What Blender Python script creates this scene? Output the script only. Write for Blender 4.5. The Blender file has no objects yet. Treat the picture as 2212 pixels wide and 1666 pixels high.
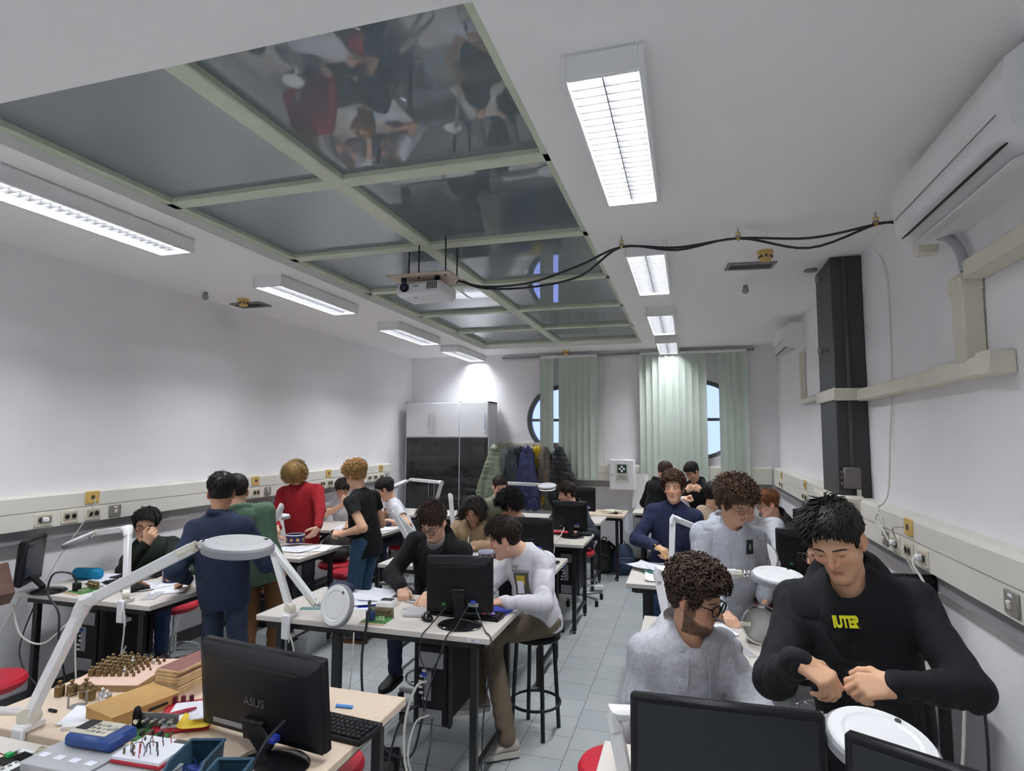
import bpy, math, random
import numpy as np
from mathutils import Vector, Matrix
random.seed(7)
SC = bpy.context.scene
COL = SC.collection
# ---------------------------------------------------------------- camera
CAM_Z = 1.95
cd = bpy.data.cameras.new('camera'); cam = bpy.data.objects.new('camera', cd); COL.objects.link(cam)
YAW, PITCH, ROLL = 0.288162, 0.0851354, 0.0039385
cd.sensor_fit = 'HORIZONTAL'; cd.sensor_width = 36.0; cd.lens = 1286.5/2212*36.0
cd.clip_start = 0.02
fw = Vector((-math.sin(YAW)*math.cos(PITCH), math.cos(YAW)*math.cos(PITCH), math.sin(PITCH)))
rt = Vector((math.cos(YAW), math.sin(YAW), 0)); up = rt.cross(fw)
r2 = rt*math.cos(ROLL)+up*math.sin(ROLL); u2 = up*math.cos(ROLL)-rt*math.sin(ROLL)
cam.matrix_world = Matrix(((r2.x, u2.x, -fw.x, 0), (r2.y, u2.y, -fw.y, 0), (r2.z, u2.z, -fw.z, CAM_Z), (0, 0, 0, 1)))
SC.camera = cam
# ---------------------------------------------------------------- sky outside and exposure
w = bpy.data.worlds.new('world'); SC.world = w; w.use_nodes = True
bg = w.node_tree.nodes['Background']; bg.inputs[0].default_value = (0.34, 0.42, 0.98, 1); bg.inputs[1].default_value = 0.85
SC.view_settings.view_transform = 'Standard'; SC.view_settings.look = 'None'
SC.view_settings.gamma = 1.0; SC.view_settings.use_curve_mapping = False
SC.view_settings.exposure = 1.32
LAMP_STRENGTH = 42.0
SC.cycles.max_bounces = 12; SC.cycles.diffuse_bounces = 7; SC.cycles.glossy_bounces = 4
SC.cycles.transmission_bounces = 6; SC.cycles.transparent_max_bounces = 8
SC.cycles.adaptive_threshold = .02; SC.cycles.caustics_reflective = False; SC.cycles.caustics_refractive = False
SC.cycles.sample_clamp_indirect = 4.0
# ---------------------------------------------------------------- materials
def lin(h):
    h = h.lstrip('#'); o = []
    for i in (0, 2, 4):
        c = int(h[i:i+2], 16)/255; o.append(c/12.92 if c <= .04045 else ((c+.055)/1.055)**2.4)
    return (*o, 1)
MATS = {}
def mat(name, col, rough=.5, metal=0, noise=0, nscale=20, bump=0, bscale=60, emit=0, trans=0, ior=1.45, alpha=1, spec=None, island=0, stretch=None, sheen=0, vcol=False):
    if name in MATS: return MATS[name]
    m = bpy.data.materials.new(name); m.use_nodes = True
    nt = m.node_tree; b = nt.nodes['Principled BSDF']; L = nt.links
    c = lin(col) if isinstance(col, str) else (*col, 1)
    b.inputs['Base Color'].default_value = c; b.inputs['Roughness'].default_value = rough
    b.inputs['Metallic'].default_value = metal; b.inputs['IOR'].default_value = ior
    if spec is not None: b.inputs['Specular IOR Level'].default_value = spec
    if trans: b.inputs['Transmission Weight'].default_value = trans
    if sheen: b.inputs['Sheen Weight'].default_value = sheen; b.inputs['Sheen Roughness'].default_value = .6
    if alpha < 1: b.inputs['Alpha'].default_value = alpha
    if emit: b.inputs['Emission Color'].default_value = c; b.inputs['Emission Strength'].default_value = emit
    tc = nt.nodes.new('ShaderNodeTexCoord')
    src = tc.outputs['Object']
    if stretch:
        mp = nt.nodes.new('ShaderNodeMapping'); mp.inputs['Scale'].default_value = stretch; L.new(src, mp.inputs[0]); src = mp.outputs[0]
    last = None
    if vcol:
        at = nt.nodes.new('ShaderNodeVertexColor'); at.layer_name = 'Col'; last = at.outputs[0]
    if noise:
        n = nt.nodes.new('ShaderNodeTexNoise'); n.inputs['Scale'].default_value = nscale; n.inputs['Detail'].default_value = 5; L.new(src, n.inputs['Vector'])
        r = nt.nodes.new('ShaderNodeMapRange'); r.inputs[1].default_value = .3; r.inputs[2].default_value = .7
        r.inputs[3].default_value = 1-noise; r.inputs[4].default_value = 1+noise; L.new(n.outputs[0], r.inputs[0])
        x = nt.nodes.new('ShaderNodeVectorMath'); x.operation = 'MULTIPLY'
        if last: L.new(last, x.inputs[0])
        else: x.inputs[0].default_value = c[:3]
        L.new(r.outputs[0], x.inputs[1]); last = x.outputs[0]
    if island:
        g = nt.nodes.new('ShaderNodeNewGeometry')
        r = nt.nodes.new('ShaderNodeMapRange'); r.inputs[3].default_value = 1-island; r.inputs[4].default_value = 1+island*1.6
        L.new(g.outputs['Random Per Island'], r.inputs[0])
        x = nt.nodes.new('ShaderNodeVectorMath'); x.operation = 'MULTIPLY'
        if last: L.new(last, x.inputs[0])
        else: x.inputs[0].default_value = c[:3]
        L.new(r.outputs[0], x.inputs[1]); last = x.outputs[0]
    if last: L.new(last, b.inputs['Base Color'])
    if bump:
        n = nt.nodes.new('ShaderNodeTexNoise'); n.inputs['Scale'].default_value = bscale; n.inputs['Detail'].default_value = 6; L.new(src, n.inputs['Vector'])
        u = nt.nodes.new('ShaderNodeBump'); u.inputs['Strength'].default_value = bump; u.inputs['Distance'].default_value = .01
        L.new(n.outputs[0], u.inputs['Height']); L.new(u.outputs[0], b.inputs['Normal'])
    MATS[name] = m
    return m
M = {}
M['wall'] = mat('white_wall_paint', (.86, .85, .87), .9, bump=.08, bscale=120, noise=.02, nscale=3)
M['ceil'] = mat('white_ceiling_paint', (.92, .91, .91), .92, bump=.05, bscale=150)
M['white'] = mat('white_plastic', (.80, .80, .81), .35)
M['lampwhite'] = mat('white_enamel', (.83, .83, .84), .3)
M['cream'] = mat('cream_plastic', (.72, .68, .58), .5, noise=.05, nscale=4)
M['trunk'] = mat('ivory_trunking_plastic', (.74, .72, .66), .45, noise=.04, nscale=3)
M['black'] = mat('black_plastic', (.007, .007, .009), .45, spec=.3)
M['blackgloss'] = mat('glossy_black_plastic', (.009, .009, .010), .14)
M['steel'] = mat('black_painted_steel', (.010, .010, .012), .38)
M['chrome'] = mat('chrome', (.78, .78, .80), .14, 1)
M['grey'] = mat('grey_metal', (.30, .30, .31), .4, .7)
M['greyplastic'] = mat('grey_plastic', (.25, .25, .25), .5)
M['table'] = mat('speckled_grey_beige_laminate', (.66, .61, .56), .42, noise=.05, nscale=140)
M['desk'] = mat('beige_laminate', (.70, .56, .43), .4, noise=.04, nscale=60)
M['edge'] = mat('light_edge_band', (.60, .57, .52), .5)
M['green'] = mat('pale_green_paint', (.60, .65, .52), .5, noise=.04, nscale=5)
M['lens'] = mat('lens_glass', (1, 1, 1), .02, trans=1.0, ior=1.1)
M['paper'] = mat('white_paper', (.82, .83, .90), .8)
M['rubber'] = mat('black_rubber', (.015, .015, .015), .7)
M['cable'] = mat('grey_cable_sheath', (.52, .50, .45), .5)
M['wcable'] = mat('white_cable_sheath', (.66, .65, .60), .5)
M['bcable'] = mat('black_cable_sheath', (.02, .02, .025), .5)
M['brass'] = mat('tarnished_brass', (.22, .145, .065), .45, .8, noise=.3, nscale=40)
M['card'] = mat('brown_cardboard', (.52, .31, .11), .8, noise=.05, nscale=30)
M['red'] = mat('red_vinyl', (.45, .012, .03), .4)
M['yellow'] = mat('yellow_plastic', (.66, .44, .13), .5)
M['blueplug'] = mat('blue_plastic', (.03, .06, .45), .45)
M['pcb'] = mat('green_circuit_board', (.06, .22, .06), .4, noise=.35, nscale=90)
M['navybin'] = mat('slate_blue_plastic', (.035, .085, .13), .5)
M['clear'] = mat('translucent_plastic', (.86, .88, .92), .3, trans=.25, ior=1.2, alpha=.55)
M['ink'] = mat('black_ink', (.02, .02, .02), .7)
M['darksocket'] = mat('dark_socket_plastic', (.06, .055, .05), .5)
M['screen'] = mat('switched_off_screen', (.012, .013, .016), .18)
# ---------------------------------------------------------------- mesh building
def text_mesh(t):       # lettering as a plain mesh
    tmp = bpy.data.objects.new('tmp', t); COL.objects.link(tmp); dg = bpy.context.evaluated_depsgraph_get(); me = bpy.data.meshes.new_from_object(tmp.evaluated_get(dg)); bpy.data.objects.remove(tmp); return me
class MB:
    def __init__(s): s.v = []; s.f = []; s.m = []; s.n = 0
    def add(s, v, f, m=0):
        v = np.asarray(v, float).reshape(-1, 3)
        s.v.append(v); s.f += [tuple(i+s.n for i in q) for q in f]; s.m += [m]*len(f); s.n += len(v); return s
    def box(s, c, size, rot=None, b=0, m=0):
        hx, hy, hz = [q/2 for q in size]; b = min(b, hx*.9, hy*.9, hz*.9)
        if b <= 0:
            v = [(x*hx, y*hy, z*hz) for x in (-1, 1) for y in (-1, 1) for z in (-1, 1)]
            f = [(0, 1, 3, 2), (4, 6, 7, 5), (0, 4, 5, 1), (2, 3, 7, 6), (0, 2, 6, 4), (1, 5, 7, 3)]
        else:
            v = []; idx = {}
            for x in (-1, 1):
                for y in (-1, 1):
                    for z in (-1, 1):
                        for a in range(3):
                            p = [x*(hx-b), y*(hy-b), z*(hz-b)]; p[a] = (x*hx, y*hy, z*hz)[a]
                            idx[x, y, z, a] = len(v); v.append(p)
            f = []
            for a in range(3):
                o = [k for k in range(3) if k != a]
                for sg in (-1, 1):
                    q = []
                    for (i, j) in ((-1, -1), (1, -1), (1, 1), (-1, 1)):
                        k = [0]*3; k[a] = sg; k[o[0]] = i; k[o[1]] = j; q.append(idx[(*k, a)])
                    f.append(q)
                for i in (-1, 1):
                    for j in (-1, 1):
                        k0 = [0]*3; k0[o[0]] = i; k0[o[1]] = j
                        ka = list(k0); ka[a] = -1; kb = list(k0); kb[a] = 1
                        f.append([idx[(*ka, o[0])], idx[(*kb, o[0])], idx[(*kb, o[1])], idx[(*ka, o[1])]])
            for x in (-1, 1):
                for y in (-1, 1):
                    for z in (-1, 1): f.append([idx[x, y, z, a] for a in range(3)])
            va = np.array(v); g = []
            for q in f:
                n = np.cross(va[q[1]]-va[q[0]], va[q[2]]-va[q[0]]); g.append(q if n@va[q].mean(0) > 0 else q[::-1])
            f = g
        v = np.array(v, float)
        if rot is not None: v = v @ np.array(rot).T
        return s.add(v+np.array(c), f, m)
    def tube(s, pts, r, n=8, m=0, cap=True, rb=None):
        P = np.array(pts, float); k = len(P)
        R = np.full(k, r, float) if np.isscalar(r) else np.array(r, float)
        T = np.gradient(P, axis=0); T /= np.linalg.norm(T, axis=1)[:, None]+1e-12
        ref = np.array([0, 0, 1.]) if abs(T[0][2]) < .9 else np.array([1., 0, 0])
        u = np.cross(T[0], ref); u /= np.linalg.norm(u); V = []
        a = np.arange(n)*2*np.pi/n
        for i in range(k):
            u = u-T[i]*(u@T[i]); u /= np.linalg.norm(u)+1e-12; w_ = np.cross(T[i], u)
            rr = R[i]; rw = rr if rb is None else rb
            V.append(P[i]+np.outer(np.cos(a), u)*rr+np.outer(np.sin(a), w_)*rw)
        f = [(i*n+j, i*n+(j+1) % n, (i+1)*n+(j+1) % n, (i+1)*n+j) for i in range(k-1) for j in range(n)]
        if cap: f += [tuple(range(n))[::-1], tuple((k-1)*n+j for j in range(n))]
        return s.add(np.concatenate(V), f, m)
    def lathe(s, prof, c=(0, 0, 0), n=24, rot=None, m=0, sx=1, sy=1):
        a = np.arange(n)*2*np.pi/n; V = []
        for r, z in prof: V.append(np.stack([np.cos(a)*r*sx, np.sin(a)*r*sy, np.full(n, z)], 1))
        f = [(i*n+j, i*n+(j+1) % n, (i+1)*n+(j+1) % n, (i+1)*n+j) for i in range(len(prof)-1) for j in range(n)]
        shut = tuple(prof[0]) == tuple(prof[-1])
        if prof[0][0] > 1e-6 and not shut: f.append(tuple(range(n))[::-1])
        if prof[-1][0] > 1e-6 and not shut: f.append(tuple((len(prof)-1)*n+j for j in range(n)))
        V = np.concatenate(V)
        if rot is not None: V = V @ np.array(rot).T
        return s.add(V+np.array(c), f, m)
    def prism(s, poly, z0, z1, c=(0, 0, 0), rot=None, m=0):
        n = len(poly); V = np.array([(x, y, z) for z in (z0, z1) for x, y in poly], float)
        f = [tuple(range(n))[::-1], tuple(range(n, 2*n))]+[(i, (i+1) % n, n+(i+1) % n, n+i) for i in range(n)]
        if rot is not None: V = V @ np.array(rot).T
        return s.add(V+np.array(c), f, m)
    def ball(s, c, r, n=12, m=0, rot=None):
        r = (r, r, r) if np.isscalar(r) else r
        pr = [(math.sin(t), -math.cos(t)) for t in np.linspace(0, math.pi, n//2+2)]
        a = np.arange(n)*2*np.pi/n
        V = np.concatenate([np.stack([np.cos(a)*p*r[0], np.sin(a)*p*r[1], np.full(n, z*r[2])], 1) for p, z in pr])
        k = len(pr); f = [(i*n+j, i*n+(j+1) % n, (i+1)*n+(j+1) % n, (i+1)*n+j) for i in range(k-1) for j in range(n)]
        if rot is not None: V = V @ np.array(rot).T
        return s.add(V+np.array(c), f, m)
    def sheet(s, fn, nu, nv, m=0, th=0):
        U, Vv = np.meshgrid(np.linspace(0, 1, nu), np.linspace(0, 1, nv), indexing='ij')
        P = np.array([fn(a, b) for a, b in zip(U.ravel(), Vv.ravel())], float)
        f = [(i*nv+j, (i+1)*nv+j, (i+1)*nv+j+1, i*nv+j+1) for i in range(nu-1) for j in range(nv-1)]
        if th:
            k = len(P); Q = P-np.array([0, 0, th]); g = [tuple(i+k for i in q[::-1]) for q in f]
            bd = [i*nv for i in range(nu)]+[(nu-1)*nv+j for j in range(1, nv)]+[i*nv+nv-1 for i in range(nu-2, -1, -1)]+[j for j in range(nv-2, 0, -1)]
            g += [(bd[i], bd[i-1], bd[i-1]+k, bd[i]+k) for i in range(len(bd))]
            return s.add(np.concatenate([P, Q]), f+g, m)
        return s.add(P, f, m)
    def build(s, name, mats, parent=None, angle=38, loc=None):
        me = bpy.data.meshes.new(name)
        me.from_pydata(np.concatenate(s.v).tolist(), [], s.f)
        mats = mats if isinstance(mats, (list, tuple)) else [mats]
        for q in mats: me.materials.append(q)
        if len(mats) > 1: me.polygons.foreach_set('material_index', s.m)
        me.polygons.foreach_set('use_smooth', [True]*len(me.polygons)); me.set_sharp_from_angle(angle=math.radians(angle))
        o = bpy.data.objects.new(name, me); COL.objects.link(o)
        if parent is not None: o.parent = parent
        if loc is not None: o.location = loc
        return o
def rz(a): c, s_ = math.cos(a), math.sin(a); return np.array([[c, -s_, 0], [s_, c, 0], [0, 0, 1]])
def rx(a): c, s_ = math.cos(a), math.sin(a); return np.array([[1, 0, 0], [0, c, -s_], [0, s_, c]])
def ry(a): c, s_ = math.cos(a), math.sin(a); return np.array([[c, 0, s_], [0, 1, 0], [-s_, 0, c]])
def frame(z, xh=(1, 0, 0)):
    z = np.array(z, float); z /= np.linalg.norm(z); x = np.array(xh, float)-z*(np.array(xh)@z)
    if np.linalg.norm(x) < 1e-3: x = np.array([0, 1., 0])-z*z[1]
    x /= np.linalg.norm(x); return np.stack([x, np.cross(z, x), z], 1)
def tag(o, label=None, cat=None, group=None, kind=None):
    if label: o['label'] = label
    if cat: o['category'] = cat
    if group: o['group'] = group
    if kind: o['kind'] = kind
    return o
def thing(name, label, cat, loc=(0, 0, 0), rot=0, group=None):
    o = bpy.data.objects.new(name, None); COL.objects.link(o); o.location = loc; o.rotation_euler = (0, 0, rot); o.empty_display_size = .1
    return tag(o, label, cat, group)
def struct(name, mb, m, **k): return tag(mb.build(name, m, **k), kind='structure')
def copy_tree(o, parent=None):
    c = o.copy(); COL.objects.link(c)
    if parent is not None: c.parent = parent
    for ch in list(o.children): copy_tree(ch, c)
    return c
def place(proto, first, name_unused, label, loc, rot=0, group=None):
    o = proto if first else copy_tree(proto)
    o.location = loc; o.rotation_euler = (0, 0, rot); o['label'] = label
    if group: o['group'] = group
    return o
def spline(pts, n=6):
    P = np.array(pts, float); P = np.vstack([2*P[0]-P[1], P, 2*P[-1]-P[-2]]); out = []
    for i in range(1, len(P)-2):
        for t in np.linspace(0, 1, n, endpoint=False):
            a, b, c, d = P[i-1:i+3]
            out.append(.5*((2*b)+(c-a)*t+(2*a-5*b+4*c-d)*t*t+(-a+3*b-3*c+d)*t**3))
    out.append(P[-2]); return np.array(out)
def cable(name, pts, r, m, label, cat='cable', group=None, parent=None, n=6):
    o = MB().tube(spline(pts), r, n).build(name, m, parent)
    return tag(o, label, cat, group) if parent is None else o
# ================================================================ room shell
XL, XR, YB, YF, ZC = -4.6, 1.25, 9.4, -3.2, 3.3
TT = .875      # work surface height
mb = MB().box(((XL+XR)/2, (YB+YF)/2, -.05), (XR-XL+.4, YB-YF+.4, .1))
fm = mat('grey_stone_tiles', (.30, .325, .33), .38); nt = fm.node_tree; b = nt.nodes['Principled BSDF']
tc = nt.nodes.new('ShaderNodeTexCoord'); mp = nt.nodes.new('ShaderNodeMapping'); br = nt.nodes.new('ShaderNodeTexBrick')
mp.inputs['Rotation'].default_value = (0, 0, math.pi/2); mp.inputs['Location'].default_value = (.29, .17, 0)
nt.links.new(tc.outputs['Object'], mp.inputs[0]); nt.links.new(mp.outputs[0], br.inputs[0])
br.offset = .5; br.offset_frequency = 2
for k, v in (('Scale', 1.0), ('Mortar Size', .0022), ('Mortar Smooth', .1), ('Brick Width', .285), ('Row Height', .30), ('Bias', 0.0)): br.inputs[k].default_value = v
br.inputs['Color1'].default_value = (.40, .43, .44, 1); br.inputs['Color2'].default_value = (.44, .465, .47, 1); br.inputs['Mortar'].default_value = (.10, .10, .10, 1)
nz = nt.nodes.new('ShaderNodeTexNoise'); nz.inputs['Scale'].default_value = 2.5; nz.inputs['Detail'].default_value = 6; nt.links.new(tc.outputs['Object'], nz.inputs[0])
rg = nt.nodes.new('ShaderNodeMapRange'); rg.inputs[3].default_value = .86; rg.inputs[4].default_value = 1.14; nt.links.new(nz.outputs[0], rg.inputs[0])
vm = nt.nodes.new('ShaderNodeVectorMath'); vm.operation = 'MULTIPLY'; nt.links.new(br.outputs[0], vm.inputs[0]); nt.links.new(rg.outputs[0], vm.inputs[1]); nt.links.new(vm.outputs[0], b.inputs['Base Color'])
struct('floor', mb, fm)
struct('wall_left', MB().box((XL-.1, (YB+YF)/2, ZC/2), (.2, YB-YF+.4, ZC)), M['wall'])
struct('wall_right', MB().box((XR+.1, (YB+YF)/2, ZC/2), (.2, YB-YF+.4, ZC)), M['wall'])
struct('wall_front', MB().box(((XL+XR)/2, YF-.1, ZC/2), (XR-XL, .2, ZC)), M['wall'])
# back wall with two round window openings
WIN = [(-1.97, 2.215, .56), (.17, 2.215, .60)]
def ringwall(x0, x1, cx, cz, r, y0, y1, mb):
    n = 48; a = np.arange(n)*2*np.pi/n+np.pi/4
    inn = np.stack([cx+np.cos(a)*r, cz+np.sin(a)*r], 1); out = []
    for t in a:
        dx, dz = math.cos(t), math.sin(t); k = []
        if dx > 1e-9: k.append((x1-cx)/dx)
        if dx < -1e-9: k.append((x0-cx)/dx)
        if dz > 1e-9: k.append((ZC-cz)/dz)
        if dz < -1e-9: k.append((0-cz)/dz)
        t_ = min(k); out.append((cx+dx*t_, cz+dz*t_))
    V = []; f = []
    for y in (y0, y1):
        V += [(p[0], y, p[1]) for p in inn]+[(p[0], y, p[1]) for p in out]
    for i in range(n):
        j = (i+1) % n
        f += [(i, j, n+j, n+i), (2*n+i, 3*n+i, 3*n+j, 2*n+j), (i, 2*n+i, 2*n+j, j)]
    for cxx, czz in ((x0, 0), (x1, 0), (x0, ZC), (x1, ZC)):   # corner fill
        best = sorted(range(n), key=lambda i: (out[i][0]-cxx)**2+(out[i][1]-czz)**2)
        for y, o in ((y0, n), (y1, 3*n)):
            for i in range(n):
                j = (i+1) % n; a_, b_ = out[i], out[j]
                if abs(a_[0]-b_[0]) > 1e-6 and abs(a_[1]-b_[1]) > 1e-6:
                    kx = x0 if min(a_[0], b_[0]) <= x0+1e-6 else x1; kz = 0 if min(a_[1], b_[1]) <= 1e-6 else ZC
                    if (kx, kz) == (cxx, czz): V.append((cxx, y, czz)); f.append((o+i, o+j, len(V)-1))
    mb.add(V, f)
mb = MB(); ringwall(XL-.2, -.9, *WIN[0], YB, YB+.3, mb); ringwall(-.9, XR+.2, *WIN[1], YB, YB+.3, mb)
struct('wall_back', mb, M['wall'])
winframe = mat('grey_window_paint', (.24, .25, .27), .45)
for i, (cx, cz, r) in enumerate(WIN):
    f = MB(); n = 40
    f.lathe([(r-.06, -.03), (r+.0, -.03), (r, .03), (r-.06, .03), (r-.06, -.03)], (cx, YB+.10, cz), 48, rx(math.pi/2))
    f.box((cx, YB+.10, cz), (.045, .05, 2*r-.04)); f.box((cx, YB+.10, cz), (2*r-.04, .05, .045))
    wo = struct('window_%d' % (i+1), f, winframe)
    g = MB().lathe([(0, -.004), (r-.03, -.004), (r-.03, .004), (0, .004)], (cx, YB+.10, cz), 40, rx(math.pi/2)).build('pane', mat('window_glass', (.9, .95, 1), .0, trans=1, ior=1.02), wo)
# street tree and house silhouette far outside the windows
tag(MB().box((-2.4, 22, .55), (9, 2, 1.1)).build('outside_building', mat('dusk_facade', (.06, .07, .10), .9)), 'dim building far outside the round window', 'building')
# ceiling with the rectangular opening of the glazed roof light
SX0, SX1, SY0, SY1 = -3.05, -.62, 1.64, 8.70
mb = MB(); zt = ZC+.14
for x0, x1, y0, y1 in ((XL-.2, SX0, YF-.2, YB+.3), (SX1, XR+.2, YF-.2, YB+.3), (SX0, SX1, YF-.2, SY0), (SX0, SX1, SY1, YB+.3)):
    mb.box(((x0+x1)/2, (y0+y1)/2, (ZC+zt)/2), (x1-x0, y1-y0, zt-ZC))
mb.box(((SX0+SX1)/2, (SY0+SY1)/2, zt+.06), (SX1-SX0+.4, SY1-SY0+.4, .08))
struct('ceiling', mb, M['ceil'])
for sd, x0 in (('left', XL), ('right', XR)):
    s_ = 1 if sd == 'left' else -1
    struct('baseboard_'+sd, MB().box((x0+s_*.006, (YB+YF)/2, .06), (.012, YB-YF, .12)), mat('dark_grey_skirting', (.10, .105, .11), .5))
struct('baseboard_back', MB().box(((XL+XR)/2, YB-.006, .06), (XR-XL, .012, .12)), MATS['dark_grey_skirting'])
# roof light: frame + twelve dark reflecting panes
sky = thing('skylight', 'long ceiling skylight of dark reflective panes in a pale green grid', 'skylight', ((SX0+SX1)/2, (SY0+SY1)/2, 3.36))
ox, oy = (SX0+SX1)/2, (SY0+SY1)/2
gm = MB(); zf = .02; fw_ = .075
for x in (SX0+.03, SX1-.03): gm.box((x-ox, 0, zf), (.06, SY1-SY0, .05), b=.006)
for y in (SY0+.03, SY1-.03): gm.box((0, y-oy, zf), (SX1-SX0, .06, .05), b=.006)
gm.box((-1.86-ox, 0, zf-.003), (.11, SY1-SY0, .05), b=.008)
YM = [2.83, 4.01, 5.19, 6.37, 7.54]
for y in YM: gm.box((0, y-oy, zf), (SX1-SX0, .095, .05), b=.008)
gm.build('grid_frame', M['green'], sky)
gl = mat('dark_reflective_glass', (.17, .20, .22), .025, ior=1.9, spec=.5)
ys = [SY0]+YM+[SY1]
for i in range(6):
    for x0, x1 in ((SX0, -1.86), (-1.86, SX1)):
        MB().box(((x0+x1)/2-ox, (ys[i]+ys[i+1])/2-oy, .035), (x1-x0-.06, ys[i+1]-ys[i]-.06, .012)).build('glass_pane', gl, sky)
# ---------------------------------------------------------------- ceiling luminaires
tube_m = mat('lit_fluorescent_tube', (.93, .96, 1.0), .5, emit=LAMP_STRENGTH)
refl = mat('satin_louvre', (.030, .030, .032), .5, .0)
def make_lamp():
    root = thing('ceiling_light', '', 'ceiling light')
    W, Ln, Hh = .29, 1.22, .10
    b_ = MB()
    for x in (-W/2+.01, W/2-.01): b_.box((x, 0, -Hh/2), (.02, Ln, Hh), b=.003)
    for y in (-Ln/2+.01, Ln/2-.01): b_.box((0, y, -Hh/2), (W-.04, .02, Hh), b=.003)
    b_.box((0, 0, -.006), (W, Ln, .012))
    b_.build('housing', M['lampwhite'], root)
    lv = MB(); lv.box((0, 0, -.072), (.004, Ln-.05, .046))
    for i in range(1, 22): lv.box((0, -Ln/2+.03+i*(Ln-.06)/22, -.076), (W-.045, .004, .036))
    lv.build('louvre', refl, root)
    for x in (-.062, .062):
        MB().tube([(x, -Ln/2+.04, -.034), (x, Ln/2-.04, -.034)], .036, 10, rb=.012).build('fluorescent_tube', tube_m, root)
    return root
lamp = make_lamp()
ROWN = ['nearest', 'second', 'third', 'farthest']
for sd, x in (('right', -.265), ('left', -3.39)):
    for y in (.45, -1.70): place(copy_tree(lamp), True, '', '%s unseen louvred ceiling light added for fill at the camera end of the %s row' % ('closer' if y > 0 else 'rearmost', sd), (x, y, ZC), 0, 'fluorescent lights beside the skylight')  # unseen lamps behind the camera, added as fill for faces and ceiling
first = True
for sd, x in (('right', -.265), ('left', -3.39)):
    for i in range(4):
        y = min(2.58+2.15*i if sd == 'right' else 2.62+2.13*i, YB-.64)
        place(lamp, first, '', '%s louvred fluorescent ceiling light in the row along the %s side of the skylight' % (ROWN[i], sd), (x, y, ZC), 0, 'fluorescent lights beside the skylight'); first = False
# ---------------------------------------------------------------- dado trunking
def trunk_profile(z0, z1, d): return [(0, z0), (d, z0+.004), (d, (z0+z1)/2-.003), (d-.012, (z0+z1)/2-.003), (d-.012, (z0+z1)/2+.003), (d, (z0+z1)/2+.003), (d, z1-.02), (d-.02, z1), (0, z1)]
def trunk(name, label, side, a0, a1, z0=1.27, z1=1.52, d=.10):
    pr = trunk_profile(z0, z1, d); V = []
    for a in (a0, a1):
        for q, z in pr: V.append({'L': (XL+q+.002, a, z), 'R': (XR-q-.002, a, z), 'B': (a, YB-q-.002, z)}[side])
    n = len(pr); f = [(i, (i+1) % n, n+(i+1) % n, n+i) for i in range(n)]+[tuple(range(n))[::-1], tuple(range(n, 2*n))]
    if side in 'B': f = [q[::-1] for q in f]
    if side == 'L': f = [q[::-1] for q in f]
    root = tag(MB().add(V, f).build(name, M['trunk'], angle=25), label, 'cable trunking')
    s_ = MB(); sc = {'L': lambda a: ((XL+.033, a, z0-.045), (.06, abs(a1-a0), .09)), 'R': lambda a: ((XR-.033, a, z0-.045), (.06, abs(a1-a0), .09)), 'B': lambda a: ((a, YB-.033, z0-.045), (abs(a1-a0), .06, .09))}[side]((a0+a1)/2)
    s_.box(*sc).build('painted_shadow_strip', mat('painted_trunking_shadow', (.30, .30, .31), .5), root)  # grey strip standing in for the shade below the trunking
    return root
trunk('cable_trunking', 'double-channel ivory cable trunking along the left wall', 'L', YF+.01, 8.5)
trunk('cable_trunking', 'double-channel ivory cable trunking along the right wall', 'R', YF+.01, YB-.12)
trunk('cable_trunking', 'ivory cable trunking along the back wall under the blinds', 'B', -2.85, XR-.12)
tag(MB().box((1.08, 5.13, 1.40), (.22, .72, .27), b=.02).build('trunking_cover', M['cream']), 'cream cover piece of the trunking wrapping the dark pillar foot', 'trunking cover')
# sockets and switches on the trunking
def make_outlet():
    root = thing('power_outlet', '', 'power outlet')      # faces +x, centre on plate
    MB().box((.006, 0, 0), (.012, .135, .095), b=.004).build('plate', M['cream'], root)
    MB().box((.012, 0, 0), (.006, .105, .06), b=.002).build('socket_insert', mat('tan_socket_plastic', (.45, .40, .30), .5), root)
    for y in (-.026, .026):
        MB().lathe([(0, 0), (.019, 0), (.019, .004), (.015, .004), (.014, .001), (0, .001)], (.014, y, 0), 16, ry(math.pi/2)).build('socket', M['darksocket'], root)
    return root
def make_switch():
    root = thing('light_switch', '', 'switch plate')
    MB().box((.006, 0, 0), (.012, .105, .09), b=.004).build('plate', mat('taupe_switch_plastic', (.23, .21, .19), .5), root)
    MB().box((.016, 0, -.005), (.014, .022, .034), b=.004, rot=ry(.25)).build('rocker', M['cream'], root)
    MB().box((.0125, 0, .03), (.002, .03, .012)).build('label_strip', M['paper'], root)
    return root
def make_jack():
    root = thing('network_jack', '', 'network socket')
    MB().box((.006, 0, 0), (.012, .115, .095), b=.004).build('plate', M['yellow'], root)
    MB().box((.013, 0, 0), (.006, .03, .03), b=.002).build('port', M['darksocket'], root)
    return root
out0, sw0, jk0 = make_outlet(), make_switch(), make_jack()
fo = fs = fj = True
ORD = ['first', 'second', 'third', 'fourth']
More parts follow.
